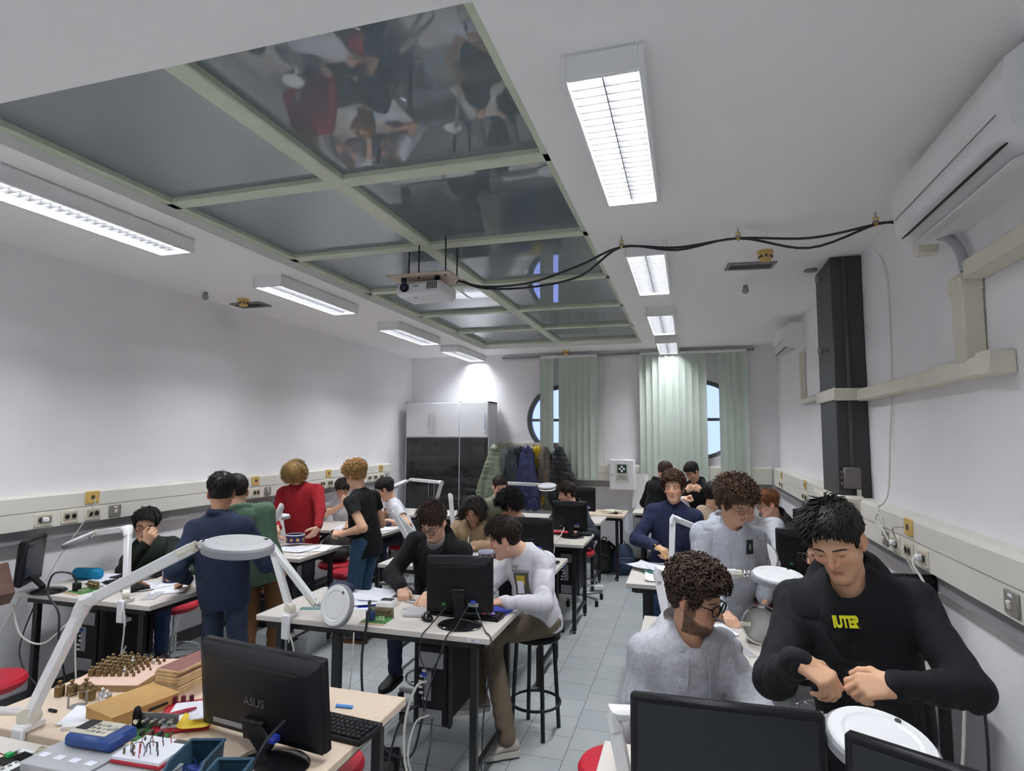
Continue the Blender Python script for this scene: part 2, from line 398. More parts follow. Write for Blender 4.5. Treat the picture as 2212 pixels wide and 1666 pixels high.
for side, x, rot, groups in (('left', XL+.1, 0, [(3.24, ((3.24, 'o'), (3.43, 'o'), (3.61, 'o'), (3.80, 's'), (3.60, 'j')), 'beside the dark-green-sweater sitter'),
        (5.3, ((5.28, 'o'), (5.45, 'o'), (5.64, 's'), (5.44, 'j')), 'beside the red sweater'), (6.7, ((6.67, 'o'), (6.84, 'o'), (6.80, 'j')), 'behind the seated white T-shirts'),
        (7.9, ((7.84, 'o'), (8.01, 'o'), (8.2, 'o'), (8.38, 's'), (8.18, 'j')), 'next to the cabinet')]),
        ('right', XR-.1, math.pi, [(4.0, ((4.22, 's'), (4.02, 'o'), (3.81, 'o'), (3.60, 'o'), (3.80, 'j')), 'behind the black hoodie'), (2.7, ((2.72, 's'),), 'nearest the camera'),
        (6.8, ((6.79, 'o'), (6.95, 'o'), (6.84, 'j')), 'past the dark pillar'), (8.5, ((8.63, 'o'), (8.45, 'o'), (8.49, 'j')), 'at the back corner')])):
    for _, items, where in groups:
        k = 0
        for y, t in items:
            z = 1.335 if t != 'j' else 1.462
            if t == 'o':
                place(out0, fo, '', '%s cream double socket from the left on the %s-wall trunking %s' % (ORD[k], side, where), (x, y, z), rot, 'wall sockets'); fo = False; k += 1
            elif t == 's': place(sw0, fs, '', 'taupe switch plate with cream rocker on the %s-wall trunking %s' % (side, where), (x, y, z), rot, 'switch plates'); fs = False
            else: place(jk0, fj, '', 'ochre network socket on the upper %s-wall trunking %s' % (side, where), (x, y, z), rot, 'network sockets'); fj = False
# ---------------------------------------------------------------- vertical blinds
blind_m = mat('pale_green_blind_fabric', (.56, .63, .56), .85, noise=.03, nscale=8, bump=.1, bscale=200)
def blind(label, x0, x1, gaps, ztop=3.2, zbot=1.28):
    root = thing('vertical_blind', label, 'blind', ((x0+x1)/2, YB-.12, zbot)); cx = (x0+x1)/2
    MB().box((0, 0, ztop-zbot+.02), (x1-x0, .04, .04), b=.004).build('head_rail', M['white'], root)
    n = int(round((x1-x0)/.098))
    for i in range(n):
        x = x0+(i+.5)*(x1-x0)/n
        if any(a < x < b_ for a, b_ in gaps): continue
        h = ztop-zbot; t = random.uniform(.08, .16)
        s_ = MB(); R_ = rz(t)
        V = []; k = 5
        for z in (0, h):
            for j in range(k): u = (j/(k-1)-.5)*.118; V.append((u, .012*math.cos(u/.118*math.pi)-.006, z))
        V = np.array(V)@R_.T; f = [(j, j+1, k+j+1, k+j) for j in range(k-1)]
        s_.add(V+[x-cx, 0, 0], f); s_.box((x-cx, 0, .012), (.09, .006, .02), rot=R_)
        s_.build('slat', blind_m, root)
    return root
blind('pale green vertical blind beside the coat rack, parted over its round window', -2.27, -1.36, [(-2.09, -1.98)])
blind('wide pale green vertical blind between the first-aid cabinet and the right corner', -.70, .83, [(.29, .41)])
tag(MB().box((-1.0, YB-.03, 3.245), (3.9, .03, .03)).build('curtain_rail', M['grey']), 'thin grey curtain rail under the ceiling of the back wall', 'rail')
tag(MB().tube([(-1.25, YB-.1, 3.2), (-1.255, YB-.1, 1.45)], .006, 6).build('blind_cord', M['wcable']), 'thin white pull cord of the blind beside the first-aid cabinet', 'cord')
# ---------------------------------------------------------------- dark pillar, pipes, air conditioners
pil = tag(MB().box((1.145, 5.135, 2.38), (.21, .53, 1.84), b=.006).build('pillar_cladding', mat('anthracite_panel', (.045, .045, .048), .55, noise=.1, nscale=3)), 'tall anthracite-clad pillar on the right wall', 'pillar')
MB().tube([(1.13, 4.86, 1.72), (1.13, 4.86, 3.29)], .014, 8).build('conduit', mat('dark_grey_conduit', (.06, .06, .065), .5), pil)
jb = MB().box((1.12, 4.845, 1.66), (.11, .05, .15), b=.008)
for z in (1.62, 1.66, 1.70): jb.tube([(1.06, 4.845, z), (1.05, 4.845, z)], .012, 8)
jb.build('junction_box', mat('taupe_box_plastic', (.15, .13, .13), .5), pil)
for z, y in ((3.18, 5.05), (2.62, 5.05)):
    k = MB().box((.985, y, z), (.03, .045, .05), b=.006); k.box((1.03, y, z), (.08, .015, .015)); k.build('clamp_sensor', M['greyplastic'], pil)
MB().tube([(1.16, 4.84, 1.58), (1.16, 4.84, 1.52)], .016, 8).build('lower_conduit', M['wcable'], pil)
def duct(name, label, boxes):
    k = MB()
    for c, s_ in boxes: k.box(c, s_, b=.008)
    return tag(k.build(name, M['cream']), label, 'pipe duct')
duct('pipe_duct', 'horizontal cream pipe duct crossing the dark pillar', [((1.208, 3.82, 2.255), (.08, 1.99, .085)), ((1.028, 5.135, 2.27), (.02, .62, .09)), ((1.14, 4.845, 2.265), (.23, .03, .09)), ((1.14, 5.425, 2.28), (.23, .03, .09)), ((1.21, 5.75, 2.30), (.08, .7, .085)), ((1.2, 2.86, 2.255), (.1, .12, .1))])
duct('pipe_duct', 'vertical cream pipe duct rising below the near air conditioner', [((1.205, 3.09, 2.48), (.085, .12, .40)), ((1.20, 3.09, 2.63), (.095, .135, .07))])
duct('pipe_duct', 'cream pipe duct running to the near end of the right wall', [((1.203, 1.5, 2.68), (.09, 3.0, .085))])
duct('pipe_duct', 'thin cream pipe duct below the far air conditioner', [((1.22, 7.2, 2.62), (.06, .08, .55)), ((1.22, 6.8, 2.34), (.06, .85, .06))])
def aircon(label, y0, y1, x0, z0, z1):
    root = thing('air_conditioner', label, 'air conditioner', (XR, (y0+y1)/2, z0)); d = XR-x0; h = z1-z0; ln = y1-y0
    pr = [(0, h), (-d*.72, h), (-d*.96, h*.86), (-d, h*.62), (-d*.93, h*.18), (-d*.70, h*.02), (0, 0)]
    V = [(x, y, z) for y in (-ln/2, ln/2) for x, z in pr]; n = len(pr)
    f = [(i, (i+1) % n, n+(i+1) % n, n+i) for i in range(n)]+[tuple(range(n))[::-1], tuple(range(n, 2*n))]
    MB().add(V, f).build('casing', M['lampwhite'], root, angle=50)
    R_ = np.array([-d*.815, 0, h*.10])
    MB().box(R_+[-.012, 0, -.004], (.05, ln*.84, .006), rot=ry(-.62)).build('air_slot', M['ink'], root)
    MB().box(R_+[.05, 0, -.045], (.09, ln*.86, .008), rot=ry(-.35), b=.002).build('louvre_flap', M['lampwhite'], root)
    MB().box((-d-.001, 0, h*.36), (.004, ln*.9, .004)).build('panel_seam', M['greyplastic'], root)
    return root
aircon('large white air conditioner high on the right wall near the camera', 2.22, 3.34, 1.0, 2.90, 3.235)
aircon('far white air conditioner high on the right wall by the back corner', 7.12, 7.95, 1.03, 2.93, 3.22)
tag(MB().tube(spline([(1.16, 3.28, 2.93), (1.2, 3.22, 2.89), (1.21, 3.14, 2.80), (1.21, 3.10, 2.70)]), .022, 10).build('drain_hose', mat('grey_hose', (.42, .44, .46), .5)), 'grey drain hose from the near air conditioner into its duct', 'hose')
tag(MB().box((1.17, 3.42, 2.90), (.1, .06, .06), b=.01).build('hose_bracket', M['cream']), 'small cream bracket under the near air conditioner', 'bracket')
# ---------------------------------------------------------------- ceiling fittings
def vent(label, x, y, sx, sy, rot=0):
    root = thing('ceiling_vent', label, 'ceiling vent', (x, y, ZC), rot, 'ceiling vents')
    f = MB()
    for yy in (-sy/2+.012, sy/2-.012): f.box((0, yy, -.008), (sx, .024, .016), b=.003)
    for xx in (-sx/2+.012, sx/2-.012): f.box((xx, 0, -.008), (.024, sy-.05, .016), b=.003)
    f.build('frame', M['grey'], root)
    MB().box((0, 0, -.003), (sx-.04, sy-.04, .004)).build('backing', M['ink'], root)
    for i in range(4): MB().box((0, -sy/2+.04+i*(sy-.08)/3, -.009), (sx-.05, .022, .003), rot=rx(.5)).build('slat', M['grey'], root)
vent('dark slotted ceiling vent left of the second left light', -4.32, 5.05, .36, .20)
vent('dark slotted ceiling vent beside the right-hand smoke detector', .49, 4.93, .36, .18, .1)
def smoke(label, x, y):
    root = thing('smoke_detector', label, 'smoke detector', (x, y, ZC), 0, 'smoke detectors')
    ym = mat('aged_yellow_plastic', (.62, .42, .14), .5)
    MB().lathe([(.055, 0), (.055, -.018), (.045, -.025), (.042, -.06), (.034, -.075), (0, -.078)], n=20).build('body', ym, root)
    k = MB()
    for a in range(8): k.box((.044*math.cos(a*.785), .044*math.sin(a*.785), -.044), (.012, .018, .016), rot=rz(a*.785))
    k.build('sensor_openings', M['darksocket'], root)
smoke('yellowed smoke detector on the ceiling by the left vent', -4.22, 4.83)
smoke('yellowed smoke detector on the ceiling by the right vent', .56, 4.58)
smoke('yellowed smoke detector on the ceiling before the back wall blinds', -1.83, 9.15)
for label, x, y in (('small grey sprinkler head on the ceiling above the left wall', -4.37, 4.5), ('small grey sprinkler head on the ceiling behind the right vent', .51, 5.6)):
    tag(MB().lathe([(.02, 0), (.02, -.025), (.028, -.03), (.028, -.06), (.015, -.072), (0, -.072)], (x, y, ZC), 14).build('sprinkler_head', M['grey']), label, 'sprinkler')
tag(MB().lathe([(.05, 0), (.05, -.012), (0, -.014)], (.97, 5.2, ZC), 16).build('round_cap', M['greyplastic']), 'flat round grey cap on the ceiling next to the dark pillar', 'ceiling cap')
# ---------------------------------------------------------------- projector hanging under the roof light
pj = thing('projector', 'white ceiling projector on a hanging board under the skylight', 'projector', (-1.86, 4.02, 3.0))
MB().box((0, 0, .12), (.50, .34, .014), b=.003).build('mounting_board', mat('pale_wood_board', (.62, .52, .42), .6), pj)
k = MB().box((0, 0, .02), (.37, .29, .11), b=.025); k.build('housing', M['white'], pj)
MB().tube([(-.11, -.142, .03), (-.11, -.156, .03)], .034, 20).build('lens_ring', M['black'], pj)
MB().ball((-.11, -.15, .03), (.024, .012, .024), 14).build('lens', mat('coated_lens', (.02, .02, .06), .05), pj)
k = MB()
for i in range(6): k.box((.07+i*.014, -.146, .035), (.008, .004, .05))
k.build('grille', M['darksocket'], pj)
MB().box((-.02, -.147, .035), (.04, .003, .01)).build('brand_mark', M['greyplastic'], pj)
MB().lathe([(0, 0), (.012, 0), (.012, .002), (0, .002)], (-.05, -.08, -.037), 12).build('power_button', mat('blue_indicator', (.1, .25, .9), .4), pj)
for x, y in ((-.2, .1), (-.02, -.1), (.2, .1), (.2, -.12)):
    MB().tube([(x, y, .10), (x, y, .40)], .005, 6).build('threaded_rod', M['steel'], pj)
for x, y in ((-.14, -.1), (.13, -.1), (0, .1)): MB().box((x, y, .095), (.03, .03, .045)).build('bracket', M['black'], pj)
# cables strung from the projector to the right wall
hk = [(-.41, 3.97), (.33, 4.01), (1.1, 3.95)]
for i, (x, y) in enumerate(hk):
    r_ = MB().tube([(x, y, ZC), (x, y, ZC-.03), (x+.01, y, ZC-.04)], .004, 6); r_.lathe([(.016, -.07), (.02, -.062), (.016, -.054)], (x, y, ZC), 10, m=0)
    o = r_.build('cable_hook', M['grey']); tag(o, 'ceiling hook with a yellow tie, %s along the black cable run' % ('nearest the skylight', 'in the middle', 'at the right wall')[i], 'hook', 'cable hooks')
    MB().tube(spline([(x-.012, y, ZC-.03), (x, y-.014, ZC-.09), (x+.012, y, ZC-.03)]), .005, 6).build('cable_tie', mat('yellow_tie', (.65, .45, .08), .5), o)
for dz, lab, dy in ((0, 'upper', 0), (-.035, 'lower', .06)):
    cable('hanging_cable', [(-1.62, 4.05, 3.1), (-1.4, 4.05, 3.04+dz*.4), (-1.05, 4.02+dy, 3.04+dz*.5), (-.7, 4.0+dy, 3.13+dz*1.6), (-.41, 3.97, 3.225), (-.05, 4.0, 3.2+dz*.5), (.33, 4.01, 3.23), (.75, 4.0+dy, 3.19+dz*1.3), (1.1, 3.95, 3.225), (1.2, 3.9, 3.22+dz*.3), (1.23, 3.86, 3.25)], .008, M['bcable'], '%s of the two black cables strung from projector to right wall' % lab)
cable('hanging_cable', [(1.16, 4.3, 3.2), (1.22, 4.22, 3.0), (1.23, 4.24, 2.4), (1.23, 4.35, 1.9), (1.2, 4.33, 1.6), (1.15, 4.36, 1.5)], .006, M['wcable'], 'thin pale cable running down the right wall beside the pillar')
# ================================================================ tables
TABLES = []
def table(label, x0, x1, y0, y1, top=None, legs=True, tower=None, mid=False, h=TT):
    cx, cy = (x0+x1)/2, (y0+y1)/2; W, D = x1-x0, y1-y0; TABLES.append((x0, x1, y0, y1))
    root = thing('lab_table', label, 'table', (cx, cy, 0), 0, 'lab tables')
    MB().box((0, 0, h-.016), (W, D, .032), b=.003).build('tabletop', top or M['table'], root)
    e = MB()
    for x in (-W/2+.06, W/2-.06): e.box((x, 0, h-.052), (.04, D-.1, .04))
    for y in (-D/2+.05, D/2-.05): e.box((0, y, h-.052), (W-.12, .03, .04))
    e.build('under_frame', M['steel'], root)
    for x in (-W/2+.14, W/2-.10):
        for y in (-D/2+.05, D/2-.05):
            l = MB().box((x, y, (h-.072)/2+.012), (.04, .04, h-.096), b=.004).build('leg', M['steel'], root)
            MB().lathe([(.016, 0), (.018, .008), (.010, .014), (0, .016)], (x, y, 0), 10).build('foot_glide', M['rubber'], l)
        MB().box((x, 0, .16), (.03, D-.13, .03)).build('foot_bar', M['steel'], root)
    if mid:
        MB().box((mid-cx, -D/2+.05, (h-.072)/2), (.035, .035, h-.072)).build('leg', M['steel'], root)
    return root
def tower(label, x, y, z0, rot=0):      # computer case hung in a steel cradle; rear panel at -y
    root = thing('computer_case', label, 'computer', (x, y, z0), rot, 'computer cases under the tables')
    MB().box((0, 0, .225), (.185, .46, .43), b=.006).build('case', M['black'], root)
    k = MB(); k.box((0, -.232, .36), (.15, .006, .085)); k.box((-.02, -.232, .22), (.045, .006, .16))
    k.build('rear_panel', M['grey'], root)
    p = MB()
    for i in range(6): p.box((-.05+random.uniform(-.015, .015), -.236, .15+i*.03), (.022, .008, .012))
    p.build('rear_ports', M['white'], root)
    MB().box((-.04, -.237, .28), (.035, .02, .016), b=.003).build('video_plug', M['blueplug'], root)
    MB().box((.0, -.234, .055), (.14, .006, .08)).build('power_supply', M['grey'], root)
    c = MB()
    for yy in (-.2, .2):
        c.box((-.105, yy, .23), (.012, .03, .47)); c.box((.105, yy, .23), (.012, .03, .47)); c.box((0, yy, .004), (.22, .03, .008))
    c.box((.105, 0, .45), (.012, .42, .02)); c.box((-.105, 0, .45), (.012, .42, .02))
    c.build('cradle', M['steel'], root)
    return root
table('foremost beige desk holding brass weights and the big monitor', -2.62, -1.14, 1.66, 2.33, M['desk'])
table('pale desk at the lower left edge carrying part boxes and blue bins', -2.75, -1.35, .93, 1.62)
table('left-wall table of the dark-green-sweater sitter, nearest on the left', -4.44, -3.28, 3.05, 3.75)
table('left-wall table with open papers before the red sweater', -4.44, -3.28, 4.56, 5.24)
table('left-wall table shared by the two white T-shirts', -4.44, -3.25, 6.02, 6.70)
table('left-wall table holding a closed tin in front of the cabinet', -4.44, -3.0, 7.50, 8.2)
table('centre table with grey-lensed lamp and dark computer, nearest in the middle', -2.52, -1.04, 3.10, 3.80, mid=-1.98)
table('centre table of the cream-jacket writer, second in the middle row', -2.54, -1.05, 4.60, 5.30)
table('centre table with a red folder behind its monitor, third in the middle row', -2.54, -1.03, 5.98, 6.70)
table('centre table with the farthest monitor, in front of the coats', -2.54, -1.09, 7.52, 8.22)
table('right table with the glinting round tin, between the two grey hoodies', -.28, 1.15, 3.10, 3.78)
table('right table with green eraser and loose papers by the navy sweater', -.47, 1.15, 4.55, 5.25)
table('right table of the ginger-haired sitter', -.40, 1.15, 6.02, 6.70)
table('pale table at the lower right corner under the two black monitors', -.31, 1.15, 1.45, 2.22)
table('wood-edged bench against the back wall beside the first-aid cabinet', -1.72, -.87, 8.3, 8.95, M['desk'])
table('low bench against the back wall behind the black hoodies', -.80, .75, 8.72, 9.33)
tower('black computer case with tangled leads under the nearest centre table', -1.42, 3.44, .33)
tower('black computer case under the second centre table', -1.32, 4.95, .36)
tower('black computer case under the third centre table', -1.20, 6.3, .36)
tower('black computer case with rear plugs under the nearest left-wall table', -4.0, 3.45, .33)
tower('black computer case with drive bays under the back wall bench', -.36, 9.05, .12)
# ================================================================ monitors
def monitor(label, base, pan, w, h, rot, tilt=0, back=True, brand=False, tilted=0):
    root = thing('monitor', label, 'monitor', (base[0], base[1], TT), 0, 'black monitors on the tables')
    px, py, pz = pan[0]-base[0], pan[1]-base[1], pan[2]-TT
    R_ = rz(rot) @ rx(tilt)
    c = np.array([px, py, pz])
    def P(v): return c+R_@np.array(v, float)
    s = 1 if back else -1         # back faces local -y
    MB().box(P((0, 0, 0)), (w, .034, h), R_, b=.008).build('screen_frame', M['black'], root)
    MB().box(P((0, s*.018, .006)), (w-.04, .004, h-.05), R_).build('screen', M['screen'], root)
    k = MB()
    hw, hh = w/2-.006, h/2-.006; iw, ih = w/2-.045, h/2-.045
    V = [P((x, -s*(.016), z)) for x, z in ((-hw, -hh), (hw, -hh), (hw, hh), (-hw, hh))]+[P((x, -s*.028, z)) for x, z in ((-hw, -hh), (hw, -hh), (hw, hh-.012), (-hw, hh-.012))]+[P((x, -s*.046, z)) for x, z in ((-iw, -ih), (iw, -ih), (iw, ih), (-iw, ih))]
    f = [(i, (i+1) % 4, 4+(i+1) % 4, 4+i) for i in range(4)]+[(4+i, 4+(i+1) % 4, 8+(i+1) % 4, 8+i) for i in range(4)]+[(8, 9, 10, 11)]
    if s > 0: f = [q for q in f]
    k.add(V, f); bs = k.build('back_shell', M['black'], root, angle=25)
    if brand:
        sl = MB().box(P((0, -s*.040, h*.33)), (w*.72, .014, .018), R_, b=.007); sl.build('vent_slot', M['ink'], root)
        t = bpy.data.curves.new('logo', 'FONT'); t.body = 'ASUS'; t.size = .04; t.align_x = 'CENTER'; t.extrude = .0006; t.space_character = 1.05
        lo = bpy.data.objects.new('logo_lettering', text_mesh(t)); COL.objects.link(lo); lo.parent = root; lo.data.materials.clear(); lo.data.materials.append(mat('dim_chrome_lettering', (.16, .16, .165), .35, .5))
        MX = R_ @ np.array([[1, 0, 0], [0, 0, -1], [0, 1, 0]]); q = P((.0, -s*.0475, -.03))
        lo.matrix_local = Matrix([[*MX[0], q[0]], [*MX[1], q[1]], [*MX[2], q[2]], [0, 0, 0, 1]])
        MB().box(P((.10, -s*.062, -h*.36)), (.036, .034, .020), R_, b=.004).build('video_plug', M['blueplug'], root)
        MB().box(P((-.13, -s*.047, -h*.36)), (.14, .003, .016), R_).build('spec_label', mat('pale_sticker', (.35, .35, .36), .6), root)
    else:
        MB().box(P((0, -s*.048, h*.33)), (w*.62, .003, .006), R_).build('vent_slot', M['ink'], root)
        MB().box(P((w*.22, -s*.0475, -h*.33)), (.06, .002, .022), R_).build('rating_label', mat('pale_sticker', (.35, .35, .36), .6), root)
        MB().box(P((-w*.22, -s*.048, -h*.33)), (.022, .004, .014), R_).build('green_port', mat('green_port_plastic', (.03, .22, .06), .5), root)
        MB().box(P((w*.22, -s*.056, -h*.27)), (.03, .02, .014), R_, b=.003).build('video_plug', M['blueplug'], root)
    q = P((0, -s*.045, -h*(.44 if brand else .25)))
    R2 = rz(rot)
    foot = np.array([px*.25, py*.25, .03])
    tp = q+R2@np.array([0, -.012*s, .04]); nk = MB(); dz = tp-foot
    nk.box((tp+foot)/2, (.062, .020, np.linalg.norm(dz)), frame(dz, R2[:, 0]), b=.004); nk.box(q+R2@np.array([0, .004*s, .03]), (.09, .05, .07), R_, b=.006); nk.build('stand_neck', M['black'], root)
    MB().lathe([(0, 0), (.125, 0), (.13, .006), (.118, .014), (.05, .026), (0, .028)], (0, 0, 0), 28, m=0, sx=1, sy=.82).build('stand_base', M['blackgloss'], root)
    return root
monitor('big black monitor seen from behind on the foremost beige desk', (-1.33, 1.735), (-1.44, 1.83, 1.06), .565, .31, -.135, .10, brand=True)
monitor('black monitor on the nearest centre table, between black jacket and white sweatshirt', (-1.27, 3.26), (-1.31, 3.36, 1.085), .395, .325, .18, .03)
monitor('black monitor behind the white sweatshirt on the second centre table', (-1.30, 5.02), (-1.335, 5.1, 1.09), .40, .315, .0, .03)
monitor('black monitor with cable in front of the dark-haired sitter on the third centre table', (-1.22, 6.40), (-1.265, 6.5, 1.09), .385, .315, .0, .03)
monitor('half-hidden black monitor on the farthest centre table under the coats', (-1.42, 8.1), (-1.40, 8.15, 1.10), .34, .32, .0)
monitor('black monitor turned sideways at the left wall by the blue pencil case', (-4.25, 3.12), (-4.365, 3.085, 1.09), .335, .31, 2.187, .06, back=False)
monitor('black monitor between the two hoodies on the right table with the eraser', (.80, 5.10), (.815, 5.16, 1.085), .36, .315, .05)
monitor('black monitor beside the right wall behind the dark grey hoodie sleeve', (1.02, 6.45), (1.08, 6.52, 1.10), .22, .30, .0)
monitor('black monitor at the right wall hidden behind the hoodie shoulder', (1.02, 3.52), (1.02, 3.57, 1.10), .34, .31, .1)
monitor('black monitor standing in the back right corner behind the ginger hair', (.60, 8.95), (.62, 9.0, 1.10), .36, .30, .0)
monitor('wide black monitor at the bottom edge before the seated grey hoodie', (.07, 1.82), (.075, 1.765, 1.085), .495, .305, .03, -.05, back=False)
monitor('black monitor cut off by the lower right corner of the picture', (.60, 1.66), (.535, 1.59, 1.085), .42, .305, -.50, -.03, back=False)
# keyboards and mice
def make_keyboard():
    root = thing('keyboard', '', 'keyboard'); MB().prism([(-.22, -.075), (.22, -.075), (.225, 0), (.215, .075), (-.215, .075), (-.225, 0)], 0, .016).build('base', M['black'], root)
    k = MB()
    for r_ in range(5):
        for c_ in range(20):
            if r_ == 0 and 4 < c_ < 12: continue
            k.box((-.2+c_*.021, -.05+r_*.024, .0195), (.018, .020, .008), b=.003)
    k.box((-.02, -.05, .0195), (.14, .02, .008), b=.003)
    k.build('keys', M['black'], root); return root
def make_mouse():
    root = thing('computer_mouse', '', 'mouse'); MB().ball((0, 0, .012), (.031, .052, .026), 16).build('shell', M['blackgloss'], root)
    MB().lathe([(0, -.004), (.009, -.004), (.009, .004), (0, .004)], (0, .028, .033), 12, ry(math.pi/2)).build('wheel', M['greyplastic'], root); return root
kb = make_keyboard(); first = True
for lab, x, y, r_ in (('black keyboard half hidden behind the big monitor on the beige desk', -1.33, 2.02, -.1), ('black keyboard under the monitor on the nearest centre table', -1.30, 3.47, -.05),
    ('black keyboard on the second centre table by the phone-sized black case', -1.42, 5.2, 0), ('black keyboard behind the monitor of the third centre table', -1.26, 6.6, 0), ('black keyboard lying before the blue pencil case at the left wall', -3.86, 3.38, -.35), ('black keyboard on the lower right table', .05, 1.98, 0)):
    place(kb, first, '', lab, (x, y, TT), r_, 'keyboards'); first = False
ms = make_mouse(); first = True
for lab, x, y, r_ in (('black mouse left of the monitor on the nearest centre table', -1.49, 3.30, .9), ('black mouse at the end of the back bench', -1.0, 8.5, .3)):
    place(ms, first, '', lab, (x, y, TT), r_, 'mice'); first = False
# ================================================================ magnifier lamps
grey_ring = mat('grey_ring_plastic', (.28, .28, .30), .5)
def beam(a, b, wd=.042, hd=.034, mat_=None, name='arm', parent=None):
    a, b = np.array(a, float), np.array(b, float); z = b-a; L_ = np.linalg.norm(z)
    o = MB().box((a+b)/2, (wd, hd, L_), frame(z, (0, 0, 1) if abs(z[2])/L_ < .8 else (1, 0, 0)), b=.005); return o.build(name, mat_ or M['white'], parent)
def maglamp(label, base, p1, p2, dc, dn, r=.122, edge_y=None, clamp=True, lit=False, lensmat=None, bz=TT):
    """base on the table edge, p1 elbow, p2 head joint, dc centre of the ring head, dn its upward normal"""
    root = thing('magnifier_lamp', label, 'magnifier lamp', (base[0], base[1], bz), 0, 'white magnifier lamps clamped to tables')
    o = np.array([base[0], base[1], bz]); B = np.array([0, 0, .045]); a, b, d = [np.array(q, float)-o for q in (p1, p2, dc)]
    dn = np.array(dn, float); dn /= np.linalg.norm(dn)
    if clamp:
        k = MB(); k.box((0, .004, .013), (.06, .075, .024), b=.004); k.box((0, -.034, -.05), (.055, .02, .14), b=.006); k.box((0, 0, -.11), (.05, .06, .02), b=.004); k.build('clamp', M['white'], root)
        MB().tube([(0, .004, -.15), (0, .004, -.08)], .007, 8).build('clamp_screw', M['chrome'], root)
    MB().lathe([(0, -.02), (.033, -.02), (.036, -.016), (.036, .016), (.033, .02), (0, .02)], (0, 0, .045), 20, frame((a[1], -a[0], 0) if abs(a[0])+abs(a[1]) > .02 else (0, 1, 0)) if True else None).build('base_pivot', M['cream'], root)
    beam(B, a, name='lower_arm', parent=root)
    u = (a-B)/np.linalg.norm(a-B); v_ = (b-a)/np.linalg.norm(b-a)
    MB().tube([a-u*.05, a-u*.015, a+(u+v_)*.006, a+v_*.02, a+v_*.055], [.026, .031, .034, .031, .026], 10, rb=.024).build('elbow_joint', M['lampwhite'], root)
    beam(a, b, name='upper_arm', parent=root)
    t = d-b; t = t-dn*(t@dn); tl = np.linalg.norm(t); t /= tl
    k = MB(); k.tube([b-v_*.05, b+v_*.02], [.026, .018], 8, rb=.02); k.build('head_joint', M['cream'], root)
    k = MB(); e0 = b+v_*.02; e1 = d-t*(r-.005); k.tube([e0, (e0+e1)/2, e1], .010, 8); k.ball(e0+(e1-e0)*.35, .017, 10); k.ball(e0+(e1-e0)*.75, .017, 10); k.build('head_knuckle', M['chrome'], root)
    R_ = frame(dn); n = 40
    MB().lathe([(r*.62, -.016), (r-.012, -.018), (r, -.012), (r, .010), (r-.006, .016), (r*.62, .018), (r*.62, -.016)], d, n, R_).build('ring_head', grey_ring, root)
    k = MB(); k.lathe([(r*.64, .0165), (r-.008, .0165), (r-.012, .022), (r*.70, .024), (r*.66, .020)], d, n, R_)
    k.lathe([(0, .023), (r*.60, .023), (r*.62, .020), (r*.62, .014), (0, .014)], d, n, R_)
    q = R_@np.array([r*.45, r*.62, .024])+d
    if lensmat is None: k.build('lens_cover', M['lampwhite'], root); MB().lathe([(0, 0), (.008, 0), (.008, .003), (0, .003)], q, 12, R_).build('power_button', M['darksocket'], root)
    else: MB().lathe([(r*.64, .0165), (r-.008, .0165), (r-.012, .022), (r*.70, .024), (r*.66, .020)], d, n, R_).build('front_ring', M['lampwhite'], root)
    MB().lathe([(0, -.006), (r*.3, -.004), (r*.6, .002), (r*.6, -.002), (r*.3, -.009), (0, -.011)], d-dn*.002, 28, R_).build('lens', lensmat or M['lens'], root)
    if lit: MB().lathe([(r*.66, -.0175), (r*.92, -.0185), (r*.92, -.0195), (r*.66, -.0185)], d, n, R_).build('ring_light', mat('lit_ring', (1, 1, 1), .5, emit=1.5), root)
    return root
glass_teal = mat('thick_green_lens', (.35, .62, .60), .03, trans=.35, ior=1.5)
maglamp('large white magnifier lamp in front, arms reaching over the beige desk', (-2.34, 1.684), (-2.19, 1.75, 1.32), (-1.80, 1.85, 1.527), (-1.60, 1.86, 1.538), (.10, -.02, 1), r=.125)
maglamp('white magnifier lamp on the table edge before the dark-green-sweater sitter', (-3.50, 3.074), (-3.66, 3.2, 1.315), (-4.08, 3.32, 1.25), (-4.28, 3.36, 1.185), (-.32, -.25, .9))
maglamp('white magnifier lamp with its round disc hanging over the nearest centre table', (-2.30, 3.124), (-2.50, 3.2, 1.255), (-2.12, 3.10, .98), (-1.94, 3.06, .985), (-.25, -1, .28), r=.118)
maglamp('bent white magnifier lamp between green hoodie and red sweater', (-3.72, 4.584), (-3.53, 4.62, 1.31), (-3.72, 4.85, 1.17), (-3.85, 4.98, 1.16), (0, 0, 1))
maglamp('folded white magnifier lamp standing behind the black jacket', (-2.16, 4.624), (-2.44, 4.66, 1.31), (-2.18, 4.72, 1.04), (-2.05, 4.74, .98), (.3, -.2, 1))
maglamp('white magnifier lamp reaching left in front of the cabinet doors', (-3.33, 7.524), (-3.16, 7.4, 1.335), (-3.78, 7.75, 1.335), (-3.98, 7.8, 1.26), (-.35, -.25, .9))
maglamp('white magnifier lamp with lit ring in front of the hanging coats', (-2.30, 7.544), (-2.33, 7.46, 1.345), (-1.84, 7.46, 1.335), (-1.735, 7.44, 1.315), (.0, -.22, 1), r=.122, lit=True, lensmat=M['lens'])
maglamp('short white magnifier lamp beside the long-haired writer', (-2.42, 6.004), (-2.50, 6.1, 1.30), (-2.62, 6.45, 1.05), (-2.72, 6.55, 1.02), (0, 0, 1))
maglamp('white magnifier lamp in front of the navy sweater, green lens facing out', (-.145, 4.574), (-.13, 4.7, 1.345), (.33, 4.80, 1.16), (.49, 4.86, 1.055), (-.15, -1, .35), r=.125, lensmat=glass_teal)
